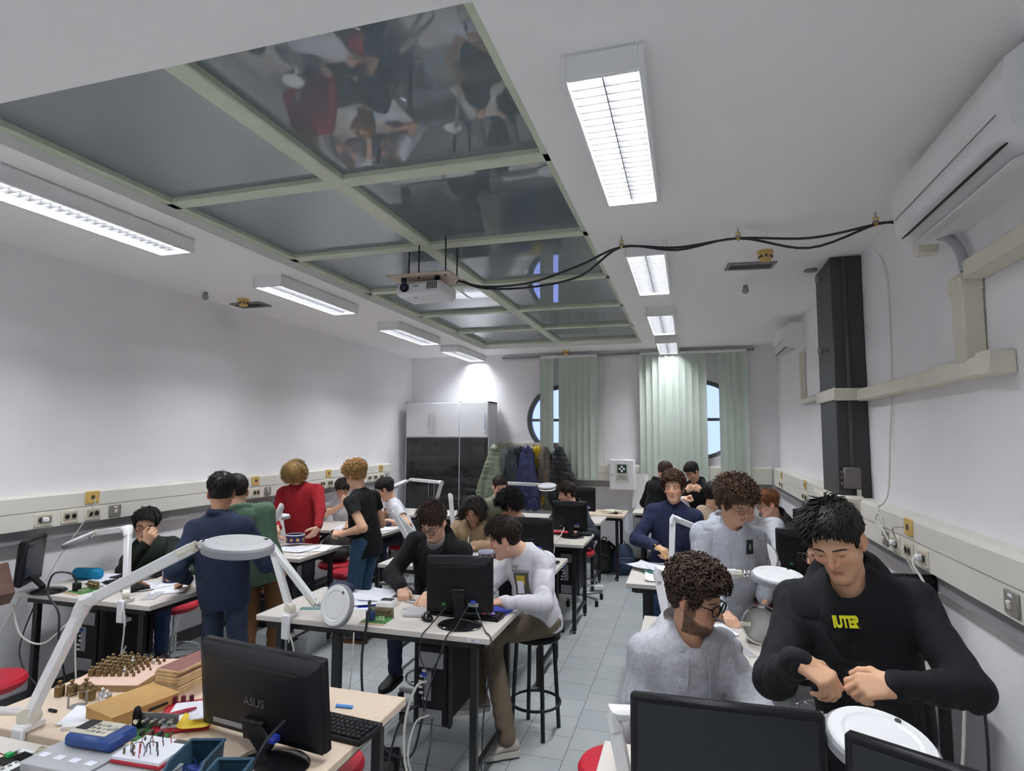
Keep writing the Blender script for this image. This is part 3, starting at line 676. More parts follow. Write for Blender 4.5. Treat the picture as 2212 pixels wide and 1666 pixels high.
maglamp('white magnifier lamp passing behind the curly head of the seated grey hoodie', (-.10, 3.124), (-.17, 3.2, 1.265), (.22, 3.28, 1.262), (.405, 3.24, 1.262), (.05, -.12, 1), r=.125)
maglamp('white magnifier lamp at the lower right, disc beside the wide monitor', (-.20, 1.90), (-.245, 1.93, 1.10), (.25, 1.98, 1.12), (.455, 1.80, 1.165), (.10, -.22, 1), r=.132, clamp=False)
# ================================================================ stools
def make_stool():
    root = thing('swivel_stool', '', 'stool')
    MB().lathe([(0, .54), (.16, .54), (.175, .555), (.178, .575), (.165, .595), (.10, .602), (0, .60)], n=28).build('seat', M['red'], root)
    MB().lathe([(.025, .10), (.025, .34), (.014, .34), (.014, .54), (.05, .54)], n=14).build('gas_column', M['chrome'], root)
    a = np.linspace(0, 2*np.pi, 33)
    MB().tube(np.stack([.2*np.cos(a), .2*np.sin(a), np.full(33, .22)], 1), .009, 8, cap=False).build('foot_ring', M['chrome'], root)
    for k in range(5):
        t = k*2*np.pi/5; c, s_ = math.cos(t), math.sin(t)
        l = MB().box((c*.15, s_*.15, .085), (.28, .035, .028), rz(t), b=.006).build('base_leg', M['grey'], root)
        MB().lathe([(.02, 0), (.022, .02), (.022, .06), (0, .07)], (c*.28, s_*.28, 0), 10).build('foot', M['rubber'], l)
    for k in range(4):
        t = k*np.pi/2+.4; MB().tube([(.025*math.cos(t), .025*math.sin(t), .22), (.2*math.cos(t), .2*math.sin(t), .22)], .006, 6).build('ring_spoke', M['chrome'], root)
    return root
st = make_stool(); first = True
for lab, x, y, r_ in (('red stool under the dark-green-sweater sitter', -4.02, 3.98, .2), ('red stool half cut off by the left edge of the picture', -3.76, 2.47, .5), ('red stool behind the papers of the red sweater', -3.68, 5.74, 1), ('red stool with a cable over it next to the blond standing student', -3.32, 5.42, .3),
    ('red stool under the seated white T-shirt', -4.3, 6.98, .1), ('red stool under the white polo shirt', -3.5, 6.95, .7), ('red stool tucked under the right end of the foremost beige desk', -1.50, 2.28, .2), ('red stool at the lower right in front of the aisle', -.30, 2.62, .9),
    ('red stool of the black jacket at the centre table', -1.80, 4.12, .5), ('red stool of the cream-jacket writer', -2.13, 5.86, .1), ('red stool with chrome base beside the dark-haired sitter', -1.28, 7.2, .6), ('red stool under the olive jacket', -2.25, 7.2, .6), ('red stool of the black-curled sitter', -1.52, 5.95, .3),
    ('red stool under the ginger-haired sitter', .99, 6.95, .2), ('red stool under the sitter in black glasses', .80, 4.3, .2), ('red stool under the white sweatshirt leaning at the eraser table', .62, 5.65, .2), ('red stool under the beige sweater', .16, 7.02, .4)):
    place(st, first, '', lab, (x, y, 0), r_, 'red swivel stools'); first = False
bs = thing('bar_stool', 'tall black four-legged stool under the white graphic sweatshirt', 'stool', (-1.02, 4.02, 0))
MB().lathe([(0, .60), (.16, .60), (.17, .61), (.17, .63), (.155, .64), (0, .64)], n=26).build('seat', M['black'], bs)
for k in range(4):
    t = k*np.pi/2+.55; c, s_ = math.cos(t), math.sin(t)
    MB().tube([(c*.13, s_*.13, .60), (c*.165, s_*.165, 0)], .014, 8).build('leg', M['steel'], bs)
a = np.linspace(0, 2*np.pi, 33); MB().tube(np.stack([.165*np.cos(a), .165*np.sin(a), np.full(33, .19)], 1), .010, 8, cap=False).build('foot_ring', M['steel'], bs)
# ================================================================ cabinet
cb = thing('storage_cabinet', 'tall white cabinet with three solid upper doors and dark glass lower doors', 'cabinet', (-3.73, 9.1, 0))
cx0, cx1 = -4.45, -3.02; W = cx1-cx0; yo = 8.95-9.1; xo = (cx0+cx1)/2+3.73
cw = mat('white_melamine', (.74, .74, .77), .4)
k = MB(); xs = [cx0+.0, cx0+W*.667, cx1]
for x in xs: k.box((x+3.73+(.01 if x == cx0 else -.01 if x == cx1 else 0), .02, 1.25), (.02 if x in (cx0, cx1) else .04, .42, 2.5))
k.box((xo, .02, 2.49), (W, .42, .02)); k.box((xo, .02, .05), (W, .40, .1)); k.box((xo, .22, 1.25), (W, .012, 2.48)); k.box((xo, .02, 1.93), (W-.02, .40, .02))
k.build('carcass', cw, cb)
for z in (.55, .95, 1.28, 1.62): MB().box((xo, .04, z), (W-.04, .34, .016)).build('shelf', cw, cb)
gd = mat('smoked_glass', (.025, .028, .03), .03, ior=1.6, alpha=.62)
dx = [cx0+.01, cx0+W*.333, cx0+W*.654, cx1-.01]
for i in range(3):
    x0, x1 = dx[i]+(.012 if i == 2 else .002), dx[i+1]-.002; xc = (x0+x1)/2+3.73
    d = MB().box((xc, yo-.045, 2.21), (x1-x0, .018, .545), b=.003).build('upper_door', cw, cb)
    hx = x1-.045 if i in (0, 2) else x0+.045
    MB().tube([(hx+3.73, yo-.055, 2.30), (hx+3.73, yo-.08, 2.29), (hx+3.73, yo-.08, 2.07), (hx+3.73, yo-.055, 2.05)], .008, 8).build('handle', M['chrome'], d)
    MB().lathe([(0, 0), (.009, 0), (.009, .004), (0, .004)], (hx+3.73, yo-.055, 2.0), 12, rx(math.pi/2)).build('lock', M['grey'], d)
    d = MB().box((xc, yo-.045, 1.02), (x1-x0, .006, 1.80)).build('glass_door', gd, cb)
    MB().tube([(hx+3.73, yo-.05, 1.2), (hx+3.73, yo-.07, 1.19), (hx+3.73, yo-.07, 1.0), (hx+3.73, yo-.05, .98)], .006, 8).build('handle', M['greyplastic'], d)
# boxes and instruments dimly seen on the cabinet shelves
bi = MB().box((0, 0, .09), (.24, .24, .18), b=.006); first = True; proto = None
for i, (x, z) in enumerate(((-4.3, 1.63), (-3.95, 1.63), (-3.65, 1.63), (-3.25, 1.63), (-4.25, 1.29), (-3.9, 1.29), (-3.55, 1.29), (-3.2, 1.29), (-4.2, .96), (-3.7, .96), (-3.3, .96))):
    nm = ('top', 'middle', 'lower')[0 if z > 1.5 else 1 if z > 1.1 else 2]
    if proto is None: proto = thing('instrument_box', '', 'instrument'); bi.build('casing', mat('dim_grey_box', (.16, .16, .15), .6), proto); MB().box((0, -.122, .09), (.2, .004, .12)).build('front_panel', mat('dim_panel', (.3, .3, .28), .6), proto)
    place(proto, first, '', 'grey instrument on the %s glazed shelf of the cabinet, %s from the left' % (nm, ('first', 'second', 'third', 'fourth')[(i % 4)]), (x, 9.12, z), 0, 'instruments in the cabinet'); first = False
# ================================================================ coats on the back wall rack
rack = tag(MB().box((-2.48, YB-.02, 1.80), (1.30, .03, .10), b=.004).build('coat_rack', M['cream']), 'cream coat rail on the back wall beside the cabinet', 'coat rack')
for i in range(8): MB().tube([(-3.0+i*.15, YB-.03, 1.80), (-3.0+i*.15, YB-.08, 1.79), (-3.0+i*.15, YB-.09, 1.82)], .007, 6).build('hook', M['chrome'], rack)
# ================================================================ first aid cabinet
fa = thing('first_aid_cabinet', 'white first-aid cabinet with a white cross sign on the back wall', 'first aid cabinet', (-.985, YB-.16, 1.14))
MB().box((0, .06, .235), (.38, .16, .46), b=.006).build('casing', M['white'], fa)
d = MB().box((-.005, -.03, .235), (.36, .02, .44), b=.006).build('door', cw, fa)
MB().lathe([(0, 0), (.01, 0), (.01, .006), (0, .006)], (-.15, -.041, .23), 12, rx(math.pi/2)).build('lock', M['darksocket'], d)
MB().box((-.0, -.0415, .255), (.20, .002, .29)).build('sign', mat('grey_sign_sheet', (.62, .62, .58), .7), d)
MB().box((0, -.043, .325), (.14, .002, .13)).build('sign_square', mat('dark_green_sign', (.012, .045, .03), .6), d)
k = MB(); k.box((0, -.0445, .325), (.095, .002, .03)); k.box((0, -.0445, .325), (.03, .002, .095)); k.build('cross', M['paper'], d)
def text(name, body, size, loc, R_, m, parent, ax='CENTER', ext=.0004, sp=1.0, sx=1):
    t = bpy.data.curves.new(name, 'FONT'); t.body = body; t.size = size; t.align_x = ax; t.extrude = ext; t.space_character = sp; t.materials.append(m)
    o = bpy.data.objects.new(name, text_mesh(t)); COL.objects.link(o); o.parent = parent
    A = np.array(R_) @ np.diag([sx, 1, 1]); o.matrix_local = Matrix([[*A[0], loc[0]], [*A[1], loc[1]], [*A[2], loc[2]], [0, 0, 0, 1]]); return o
UP = np.array([[1, 0, 0], [0, 0, -1], [0, 1, 0]])
for i, s in enumerate(('CASSETTA', 'DI PRONTO', 'SOCCORSO')): text('sign_lettering', s, .030, (0, -.0445, .215-i*.03), UP, M['ink'], d)
# ================================================================ implicit surfaces for bodies and clothes
_rng = np.random.RandomState(3); _LAT = _rng.rand(32, 32, 32).astype(np.float32)
def vnoise(P):
    P = np.asarray(P); i = np.floor(P).astype(int); t = P-i; t = t*t*(3-2*t); i &= 31; j = (i+1) & 31
    a = lambda x, y, z: _LAT[x, y, z]
    x0, y0, z0 = i[..., 0], i[..., 1], i[..., 2]; x1, y1, z1 = j[..., 0], j[..., 1], j[..., 2]; u, v, w_ = t[..., 0], t[..., 1], t[..., 2]
    return ((a(x0, y0, z0)*(1-u)+a(x1, y0, z0)*u)*(1-v)+(a(x0, y1, z0)*(1-u)+a(x1, y1, z0)*u)*v)*(1-w_)+((a(x0, y0, z1)*(1-u)+a(x1, y0, z1)*u)*(1-v)+(a(x0, y1, z1)*(1-u)+a(x1, y1, z1)*u)*v)*w_
class SDF:
    def __init__(s, pts, pad, h):
        pts = np.array(pts, float); s.lo = pts.min(0)-pad; s.h = h; s.n = np.ceil((pts.max(0)+pad-s.lo)/h).astype(int)+1
        s.a = np.full(s.n, 1.0, np.float32)
    def put(s, lo, hi, fn, k=.02, sub=False):
        p = k+3*s.h
        i0 = np.maximum(np.floor((np.array(lo)-p-s.lo)/s.h).astype(int), 0); i1 = np.minimum(np.ceil((np.array(hi)+p-s.lo)/s.h).astype(int)+1, s.n)
        if (i1 <= i0).any(): return s
        ax = [(s.lo[a]+s.h*np.arange(i0[a], i1[a])).astype(np.float32) for a in range(3)]
        X, Y, Z = ax[0][:, None, None], ax[1][None, :, None], ax[2][None, None, :]
        sl = tuple(slice(i0[a], i1[a]) for a in range(3)); c = s.a[sl]; d = fn(X, Y, Z)
        if sub:
            d = -d; g = np.clip(.5-.5*(c-d)/k, 0, 1); s.a[sl] = c*(1-g)+d*g+k*g*(1-g)
        else:
            g = np.clip(.5+.5*(c-d)/k, 0, 1); s.a[sl] = c*(1-g)+d*g-k*g*(1-g)
        return s
    def cone(s, a, b, ra, rb, k=.02, sub=False, wr=0, wf=150, ph=0):
        a = np.array(a, float); b = np.array(b, float); r = max(ra, rb)+abs(wr); v = b-a; L2 = v@v+1e-12; L_ = math.sqrt(L2)
        def fn(X, Y, Z):
            x, y, z = X-a[0], Y-a[1], Z-a[2]; t = np.clip((x*v[0]+y*v[1]+z*v[2])/L2, 0, 1)
            rr = ra+(rb-ra)*t
            if wr: rr = rr+wr*np.sin(t*L_*wf+ph+x*22+y*17-z*9)*(.35+.65*np.abs(2*t-1))
            return np.sqrt((x-t*v[0])**2+(y-t*v[1])**2+(z-t*v[2])**2)-rr
        return s.put(np.minimum(a, b)-r, np.maximum(a, b)+r, fn, k, sub)
    def ell(s, c, r, R_=None, k=.02, sub=False):
        c = np.array(c, float); R_ = np.eye(3) if R_ is None else np.array(R_); m = max(r)
        def fn(X, Y, Z):
            x, y, z = X-c[0], Y-c[1], Z-c[2]
            q = [(R_[0, i]*x+R_[1, i]*y+R_[2, i]*z) for i in range(3)]
            k0 = np.sqrt(sum((q[i]/r[i])**2 for i in range(3))); k1 = np.sqrt(sum((q[i]/r[i]**2)**2 for i in range(3)))+1e-6
            return k0*(k0-1)/k1
        return s.put(c-m, c+m, fn, k, sub)
    def torus(s, c, R0, r, R_, k=.02, sy=1., sub=False):
        c = np.array(c, float); m = R0*max(1, sy)+r
        def fn(X, Y, Z):
            x, y, z = X-c[0], Y-c[1], Z-c[2]
            q = [(R_[0, i]*x+R_[1, i]*y+R_[2, i]*z) for i in range(3)]
            return np.sqrt((np.sqrt(q[0]**2+(q[1]/sy)**2)-R0)**2+q[2]**2)-r
        return s.put(c-m, c+m, fn, k, sub)
    def plane(s, c, n):     # cut away everything below the plane
        ax = [(s.lo[a]+s.h*np.arange(s.n[a])).astype(np.float32) for a in range(3)]
        d = (ax[0][:, None, None]-c[0])*n[0]+(ax[1][None, :, None]-c[1])*n[1]+(ax[2][None, None, :]-c[2])*n[2]
        s.a = np.maximum(s.a, -d).astype(np.float32); return s
    def mesh(s):
        a = s.a; I = a < 0; n = s.n
        C = [(x, y, z) for x in (0, 1) for y in (0, 1) for z in (0, 1)]
        S = np.zeros(n-1, np.uint8)
        for x, y, z in C: S += I[x:n[0]-1+x, y:n[1]-1+y, z:n[2]-1+z]
        idx = np.argwhere((S > 0) & (S < 8)); idg = np.full(n-1, -1, np.int32); idg[tuple(idx.T)] = np.arange(len(idx))
        val = np.stack([a[idx[:, 0]+x, idx[:, 1]+y, idx[:, 2]+z] for x, y, z in C], 1); Cn = np.array(C, float)
        acc = np.zeros((len(idx), 3)); cnt = np.zeros(len(idx))
        for p in range(8):
            for q in range(p+1, 8):
                if np.abs(Cn[p]-Cn[q]).sum() != 1: continue
                cr = (val[:, p] < 0) != (val[:, q] < 0); t = np.where(cr, val[:, p]/(val[:, p]-val[:, q]+1e-12), 0)
                acc += np.where(cr[:, None], Cn[p]+t[:, None]*(Cn[q]-Cn[p]), 0); cnt += cr
        V = s.lo+s.h*(idx+acc/cnt[:, None]); F = []
        for ax in range(3):
            o = [k for k in range(3) if k != ax]
            A = I.take(range(n[ax]-1), ax); B = I.take(range(1, n[ax]), ax)
            e = np.argwhere(A != B); e = e[(e[:, o[0]] > 0) & (e[:, o[1]] > 0) & (e[:, o[0]] < n[o[0]]-1) & (e[:, o[1]] < n[o[1]]-1)]
            if not len(e): continue
            q = []
            for d0, d1 in ((-1, -1), (0, -1), (0, 0), (-1, 0)):
                f = e.copy(); f[:, o[0]] += d0; f[:, o[1]] += d1; q.append(idg[tuple(f.T)])
            q = np.stack(q, 1); fl = I[tuple(e.T)]
            if ax == 1: fl = ~fl
            q[~fl] = q[~fl][:, ::-1]; F.append(q)
        return V, np.concatenate(F)
def vnormals(V, F):
    n = np.cross(V[F[:, 2]]-V[F[:, 0]], V[F[:, 3]]-V[F[:, 1]]); N = np.zeros_like(V)
    for i in range(4): np.add.at(N, F[:, i], n)
    return N/(np.linalg.norm(N, axis=1)[:, None]+1e-12)
def settle(V):      # limbs rest on, and thighs stay below, the table tops
    V = np.array(V, float)
    for x0, x1, y0, y1 in TABLES:
        m = (V[:, 0] > x0-.003) & (V[:, 0] < x1+.003) & (V[:, 1] > y0-.003) & (V[:, 1] < y1+.003); z = V[:, 2]
        V[m & (z > TT-.050) & (z < TT+.002), 2] = TT+.002; V[m & (z > .796) & (z <= TT-.050), 2] = .796
    return V
def np_mesh(name, V, F, mats, parent, org, col=None, mi=None):
    V = settle(V) if parent is not None and parent.name.startswith('person') else V
    me = bpy.data.meshes.new(name); V = np.asarray(V)-np.asarray(org); k = F.shape[1]
    me.vertices.add(len(V)); me.vertices.foreach_set('co', V.astype(np.float32).ravel())
    me.loops.add(F.size); me.loops.foreach_set('vertex_index', F.astype(np.int32).ravel())
    me.polygons.add(len(F)); me.polygons.foreach_set('loop_start', np.arange(0, F.size, k, dtype=np.int32))
    me.polygons.foreach_set('use_smooth', np.ones(len(F), bool))
    for m in (mats if isinstance(mats, list) else [mats]): me.materials.append(m)
    if mi is not None: me.polygons.foreach_set('material_index', mi)
    if col is not None:
        at = me.color_attributes.new('Col', 'FLOAT_COLOR', 'POINT'); at.data.foreach_set('color', np.concatenate([col, np.ones((len(col), 1))], 1).astype(np.float32).ravel())
    me.update(calc_edges=True); o = bpy.data.objects.new(name, me); COL.objects.link(o); o.parent = parent; return o
def folds(V, F, amp, sc=7., seed=0):
    N = vnormals(V, F); P = V+seed*1.7
    wv = np.stack([vnoise(P*4+9), vnoise(P*4+3), vnoise(P*4+5)], 1)*.18
    st = np.array([1., 1., .5])
    a = 1-np.abs(2*vnoise((P+wv)*st*sc)-1); b = 1-np.abs(2*vnoise((P+wv)*st*sc*2.1+7)-1); lo = vnoise(P*sc*.7+3)-.5
    d = amp*(.9*lo-.55*a**6-.35*b**6+.16); return V+N*np.maximum(d, -.0055)[:, None]
def unit(v): v = np.array(v, float); return v/(np.linalg.norm(v)+1e-12)
def basis(a):   # right, forward, up for a heading in degrees (0 = +x, 90 = away from the camera)
    a = math.radians(a); c, s = math.cos(a), math.sin(a); return np.array([[s, c, 0], [-c, s, 0], [0, 0, 1]])
def ik(S, W, l1, l2, hint):
    S, W = np.array(S, float), np.array(W, float); d = W-S; L_ = np.linalg.norm(d); Lm = min(L_, (l1+l2)*.995); u = d/L_; W = S+u*Lm
    x = (l1*l1-l2*l2+Lm*Lm)/(2*Lm); y = math.sqrt(max(l1*l1-x*x, 0)); h = np.array(hint, float); h = h-u*(h@u)
    return S+u*x+unit(h)*y, W
FING = {'relaxed': ((22, 30, 18), .5), 'flat': ((8, 8, 6), .25), 'grip': ((55, 60, 35), .8), 'pinch': ((48, 45, 25), 1.0), 'fist': ((80, 85, 55), .9), 'point': ((70, 70, 40), .8)}
def hand(g, W, d, n, side, preset='relaxed', k=.006, sc=1.0):
    d = unit(d); n = np.array(n, float); n = unit(n-d*(n@d)); t = np.cross(d, n)*(1 if side == 'R' else -1)
    (c1, c2, c3), th = FING[preset]; W = np.array(W, float)
    kn = [(.088, .027, .0115), (.092, .009, .0115), (.087, -.010, .011), (.078, -.027, .0102)]
    ln = [(.044, .027, .021), (.049, .030, .022), (.045, .028, .021), (.035, .021, .019)]
    g.cone(W-d*.002, W+d*.014, .026*sc, .026*sc, k=.014)
    for i, (a, b, r) in enumerate(kn):
        K = W+(d*a+t*b)*sc; g.cone(W+(d*.012+t*b*.65)*sc, K-n*.001, .0155*sc, (r+.001)*sc, k=.011)
        p = K; ang = 0; sp = (1.5-i)*.05; dd = unit(d+t*sp)
        extra = 12*i*.5 if preset not in ('flat',) else 0
        if preset == 'point' and i == 0: cs = (6, 12, 8)
        else: cs = (c1+extra, c2+extra*.6, c3)
        for j in range(3):
            ang += math.radians(cs[j]); q = p+(dd*math.cos(ang)+n*math.sin(ang))*ln[i][j]*sc
            ra = r*(1-.12*j); g.cone(p, q, ra*sc, r*(1-.12*(j+1))*sc, k=.0045 if j else .007); p = q
    p = W+(d*.022+t*.022)*sc; dd = unit(d*.62+t*.62+n*.35); g.cone(W+(d*.03+t*.012)*sc, p, .017*sc, .0165*sc, k=.012)
    for j, L_ in enumerate((.042, .034, .026)):
        q = p+dd*L_*sc; g.cone(p, q, (.0150-.002*j)*sc, (.0128-.002*j)*sc, k=.006); p = q
        dd = unit(dd+(d*.30+n*.30*th-t*.34*th))
def add_head(g, H, R_, fx, opn, mouth=0, nose=1.0, jaw=1.0):
    T = lambda x, y, z: H+R_@np.array([x, y, z])
    g.ell(T(0, -.012, .032), (.076, .097, .094), R_, k=.02)
    g.ell(T(0, .028, -.034), (.0535*jaw, .064, .083), R_, k=.03)
    g.cone(T(-.006, .0715, -.101), T(.006, .0715, -.101), .0160, .0160, k=.028)
    for s in (-1, 1):
        g.cone(T(s*.0455*jaw, .002, -.055), T(s*.013, .060, -.100), .015, .0135, k=.03)
        g.ell(T(s*.043, .056, -.024), (.022, .026, .018), R_, k=.022)
        g.cone(T(s*.012, .080, .020), T(s*.048, .062, .020), .0125, .010, k=.014)
        g.ell(T(s*.032, .096, -.001), (.019, .017, .014), R_, k=.012, sub=True)
        g.ell(T(s*.032, .0735, .0), (.0155, .0155, .0150), R_, k=.006)
        g.ell(T(s*.032, .0905, -.0022-.003*(1-opn)), (.0155, .011, .0052*opn), R_, k=.0022, sub=True)
        E = R_ @ rz(s*.30) @ rx(-.15)
        g.ell(T(s*.080, -.010, -.004), (.009, .020, .032), E, k=.006); g.ell(T(s*.088, -.008, .002), (.006, .011, .018), E, k=.005, sub=True)
        g.ell(T(s*.077, .001, -.030), (.007, .009, .010), E, k=.006)
        g.ell(T(s*.0105*nose, .0965, -.0325), (.0070, .010, .0068), R_, k=.006)
    g.cone(T(0, .083, .016), T(0, .094, -.002), .0075, .0072, k=.012); g.cone(T(0, .094, -.002), T(0, .1085*nose**.3, -.029), .0072, .0092*nose, k=.007)
    m = .0010+.006*mouth
    for q in (-1, 1): g.cone(T(q*.022, .0775, -.0645), T(q*.004, .0890, -.0605), .0036, .0060, k=.006)
    g.cone(T(-.012, .0835, -.0708-m), T(.012, .0835, -.0708-m), .0064, .0064, k=.006); g.cone(T(-.023, .0765, -.0665-m*.5), T(.023, .0765, -.0665-m*.5), .0035, .0035, k=.006)
    g.cone(T(-.022, .0900, -.0655-m*.5), T(.022, .0900, -.0655-m*.5), .0013+m*.45, .0013+m*.45, k=.0025, sub=True)
    g.ell(T(0, .0915, -.0845), (.016, .008, .005), R_, k=.010, sub=True)
HLY = [-.12, -.05, -.034, -.024, .008, .016, .030, .040, .055, .080, .12]; HLZ = [-.052, -.048, -.03, .030, .030, -.012, -.010, .030, .052, .066, .072]
SKC, SKR = np.array([0, -.012, .032]), np.array([.0795, .1005, .0975])
def hair(name, H, R_, st, m, parent, org, seed=0):
    """st: kind, n, top, side thickness, lock length ..."""
    rg_ = np.random.RandomState(seed+11); kind = st.get('k', 'short'); tt, ts = st.get('tt', .02), st.get('ts', .010)
    low = st.get('low', 0.); fr = st.get('fr', 0.)
    def mask(p): return p[:, 2] > np.interp(p[:, 1], HLY, HLZ)+fr*np.clip((p[:, 1]-.03)/.05, 0, 1)-low*np.clip((.02-p[:, 1])/.06, 0, 1)
    def thick(p):
        t = np.clip((p[:, 2]-.0)/.105, 0, 1); t = t*t*(3-2*t); f_ = np.clip((p[:, 1])/.09, 0, 1)
        return ts+(tt-ts)*t+st.get('quiff', 0)*f_*t
    Vs, Fs, k0 = [], [], 0
    # base cap: closed shell that follows the hair line
    nu, nv = 56, 34; th = np.linspace(0, 2*np.pi, nu, endpoint=False); ph = np.linspace(.02, 2.55, nv)
    TH, PH = np.meshgrid(th, ph, indexing='ij')
    D = np.stack([np.sin(PH)*np.cos(TH), np.sin(PH)*np.sin(TH), np.cos(PH)], -1).reshape(-1, 3); P = SKC+D*SKR
    ok = mask(P); nr = D/SKR; nr /= np.linalg.norm(nr, axis=1)[:, None]
    b = {'curly': .72, 'afro': .78, 'wavy': .75}.get(kind, .62)
    lump = .8+.45*(vnoise(P*(46 if kind in ('curly', 'afro') else 30)+seed)) if kind != 'buzz' else 1.
    Po = P+nr*((thick(P)*b*lump)+.001)[:, None]; Pi = P-nr*.006
    hd = (np.arange(nu*nv).reshape(nu, nv)); okg = ok.reshape(nu, nv)
    q = [(hd[i, j], hd[i, j+1], hd[(i+1) % nu, j+1], hd[(i+1) % nu, j]) for i in range(nu) for j in range(nv-1) if okg[i, j] or okg[i, j+1] or okg[(i+1) % nu, j] or okg[(i+1) % nu, j+1]]
    Po = np.where(ok[:, None], Po, Pi); q = np.array(q)
    Vs.append(Po); Fs.append(q); k0 += len(Po)
    if kind != 'buzz':
        n = st.get('n', 400); i = np.arange(n*3)+.5; z = 1-1.75*i/(n*3); a = np.pi*(1+5**.5)*i
        r_ = np.sqrt(np.clip(1-z*z, 0, 1)); D = np.stack([r_*np.cos(a), r_*np.sin(a), z], 1)+rg_.normal(0, .03, (n*3, 3)); D /= np.linalg.norm(D, axis=1)[:, None]
        P = SKC+D*SKR; ok = mask(P+np.array([0, 0, -.004])); P, D = P[ok], D[ok]; sel = rg_.permutation(len(P))[:n]; P, D = P[sel], D[sel]; n = len(P)
        nr = D/SKR; nr /= np.linalg.norm(nr, axis=1)[:, None]; t = thick(P)[:, None]
        if kind in ('curly', 'afro'):
            K = 15; L_ = t*(st.get('ll', .75)+.5*rg_.rand(n, 1)); d = nr+rg_.normal(0, .45, (n, 3))+np.array([0, st.get('fwd', 0), -st.get('grav', .1)]); d /= np.linalg.norm(d, axis=1)[:, None]
            u = np.cross(d, rg_.normal(0, 1, (n, 3))); u /= np.linalg.norm(u, axis=1)[:, None]; v = np.cross(d, u)
            rc = st.get('rc', .008)*(.7+.6*rg_.rand(n, 1)); tn = st.get('turns', 2.0)*(.7+.6*rg_.rand(n, 1)); C_ = []
            p0 = P+nr*t*.42
            for j in range(K):
                s_ = j/(K-1); an = tn*2*np.pi*s_; C_.append(p0+d*L_*s_+(u*np.cos(an)+v*np.sin(an))*rc-np.array([0, 0, 1.])*st.get('grav', .1)*L_*s_*s_)
            w_ = st.get('w', .0040); rad = [w_*(.9 if j == 0 else 1.0 if j < K-3 else (1.0, .8, .35)[j-K+3]) for j in range(K)]; ns = 5; fl = 1.
        else:
            K = 8; L_ = (st.get('len', .05)*(.7+.6*rg_.rand(n, 1)))*(.14+.86*np.clip((P[:, 2:3]-.025)/.065, 0, 1))*(1-st.get('fringe', .55)*np.clip((P[:, 1:2]-.045)/.04, 0, 1)) if not st.get('long') else st['len']*(.8+.4*rg_.rand(n, 1))
            cr = np.array(st.get('crown', (0.015, -.055, .115))); cb = np.array(st.get('comb', (0, 0, 0)), float)
            fl0 = P-cr; tg = fl0-nr*(fl0*nr).sum(1)[:, None]; tg /= np.linalg.norm(tg, axis=1)[:, None]+1e-9
            top = np.clip((P[:, 2:3]-.05)/.06, 0, 1)
            pt_ = st.get('part', 0); tg = tg+np.sign(P[:, 0:1]+.006)*np.array([1., 0, 0])*pt_*np.clip((P[:, 1:2]+.01)/.06, 0, 1); tg = tg+cb*top+rg_.normal(0, st.get('mess', .22), (n, 3)); p = P+nr*t*.45; C_ = [p]
            lift = st.get('lift', .25)*(.4+.6*top)
            wv = rg_.rand(n, 1)*6; side_ = np.cross(nr, tg); side_ /= np.linalg.norm(side_, axis=1)[:, None]+1e-9
            for j in range(1, K):
                s_ = j/(K-1); g_ = np.array([0, 0, -1.])*st.get('grav', .35)*s_
                dd = tg+nr*lift*(1-1.3*s_)+g_+side_*st.get('wave', .25)*np.sin(wv+s_*7); dd /= np.linalg.norm(dd, axis=1)[:, None]
                p = p+dd*L_/(K-1); rel = (p-SKC)/(SKR+thick(p)[:, None]*.80); rl = np.linalg.norm(rel, axis=1)[:, None]
                p = np.where(rl < 1, SKC+(p-SKC)/np.maximum(rl, .3), p) if not st.get('long') else np.where((rl < 1) & (p[:, 2:3] > -.06), SKC+(p-SKC)/np.maximum(rl, .3), p)
                C_.append(p)
            w_ = st.get('w', .006); rad = [w_*x for x in (.8, 1, 1, 1, .95, .85, .6, .2)]; ns = 5; fl = .5
        C_ = np.stack(C_, 1)       # n K 3
        Tn = np.gradient(C_, axis=1); Tn /= np.linalg.norm(Tn, axis=2)[..., None]+1e-9
        nn = np.repeat(nr[:, None, :], K, 1); u = np.cross(Tn, nn); u /= np.linalg.norm(u, axis=2)[..., None]+1e-9; v = np.cross(Tn, u)
        an = np.arange(ns)*2*np.pi/ns; rr = np.array(rad)[None, :, None, None]
        X = C_[:, :, None, :]+rr*(u[:, :, None, :]*np.cos(an)[None, None, :, None]+fl*v[:, :, None, :]*np.sin(an)[None, None, :, None])
        Vs.append(X.reshape(-1, 3)); b0 = k0+np.arange(n)[:, None, None]*K*ns+np.arange(K-1)[None, :, None]*ns; j0 = np.arange(ns)[None, None, :]; j1 = (j0+1) % ns
        Fs.append(np.stack([b0+j0, b0+j1, b0+ns+j1, b0+ns+j0], -1).reshape(-1, 4))
    V = np.concatenate(Vs); V = H+V@R_.T
    return np_mesh(name, V, np.concatenate(Fs), m, parent, org)
def cloth_mat(col, kind='knit'):
    nm = 'cloth_%s_%s' % (kind, col.lstrip('#'))
    if kind == 'wool': return mat(nm, col, .92, bump=.5, bscale=160, noise=.12, nscale=120, sheen=.0)
    if kind == 'heather': return mat(nm, col, .92, bump=.3, bscale=220, noise=.14, nscale=70, sheen=.0)
    if kind == 'denim': return mat(nm, col, .85, bump=.25, bscale=300, noise=.22, nscale=14)
    if kind == 'shell': return mat(nm, col, .5, bump=.25, bscale=40, noise=.06, nscale=20)
    return mat(nm, col, .9, bump=.25, bscale=240, noise=.07, nscale=30, sheen=.0)
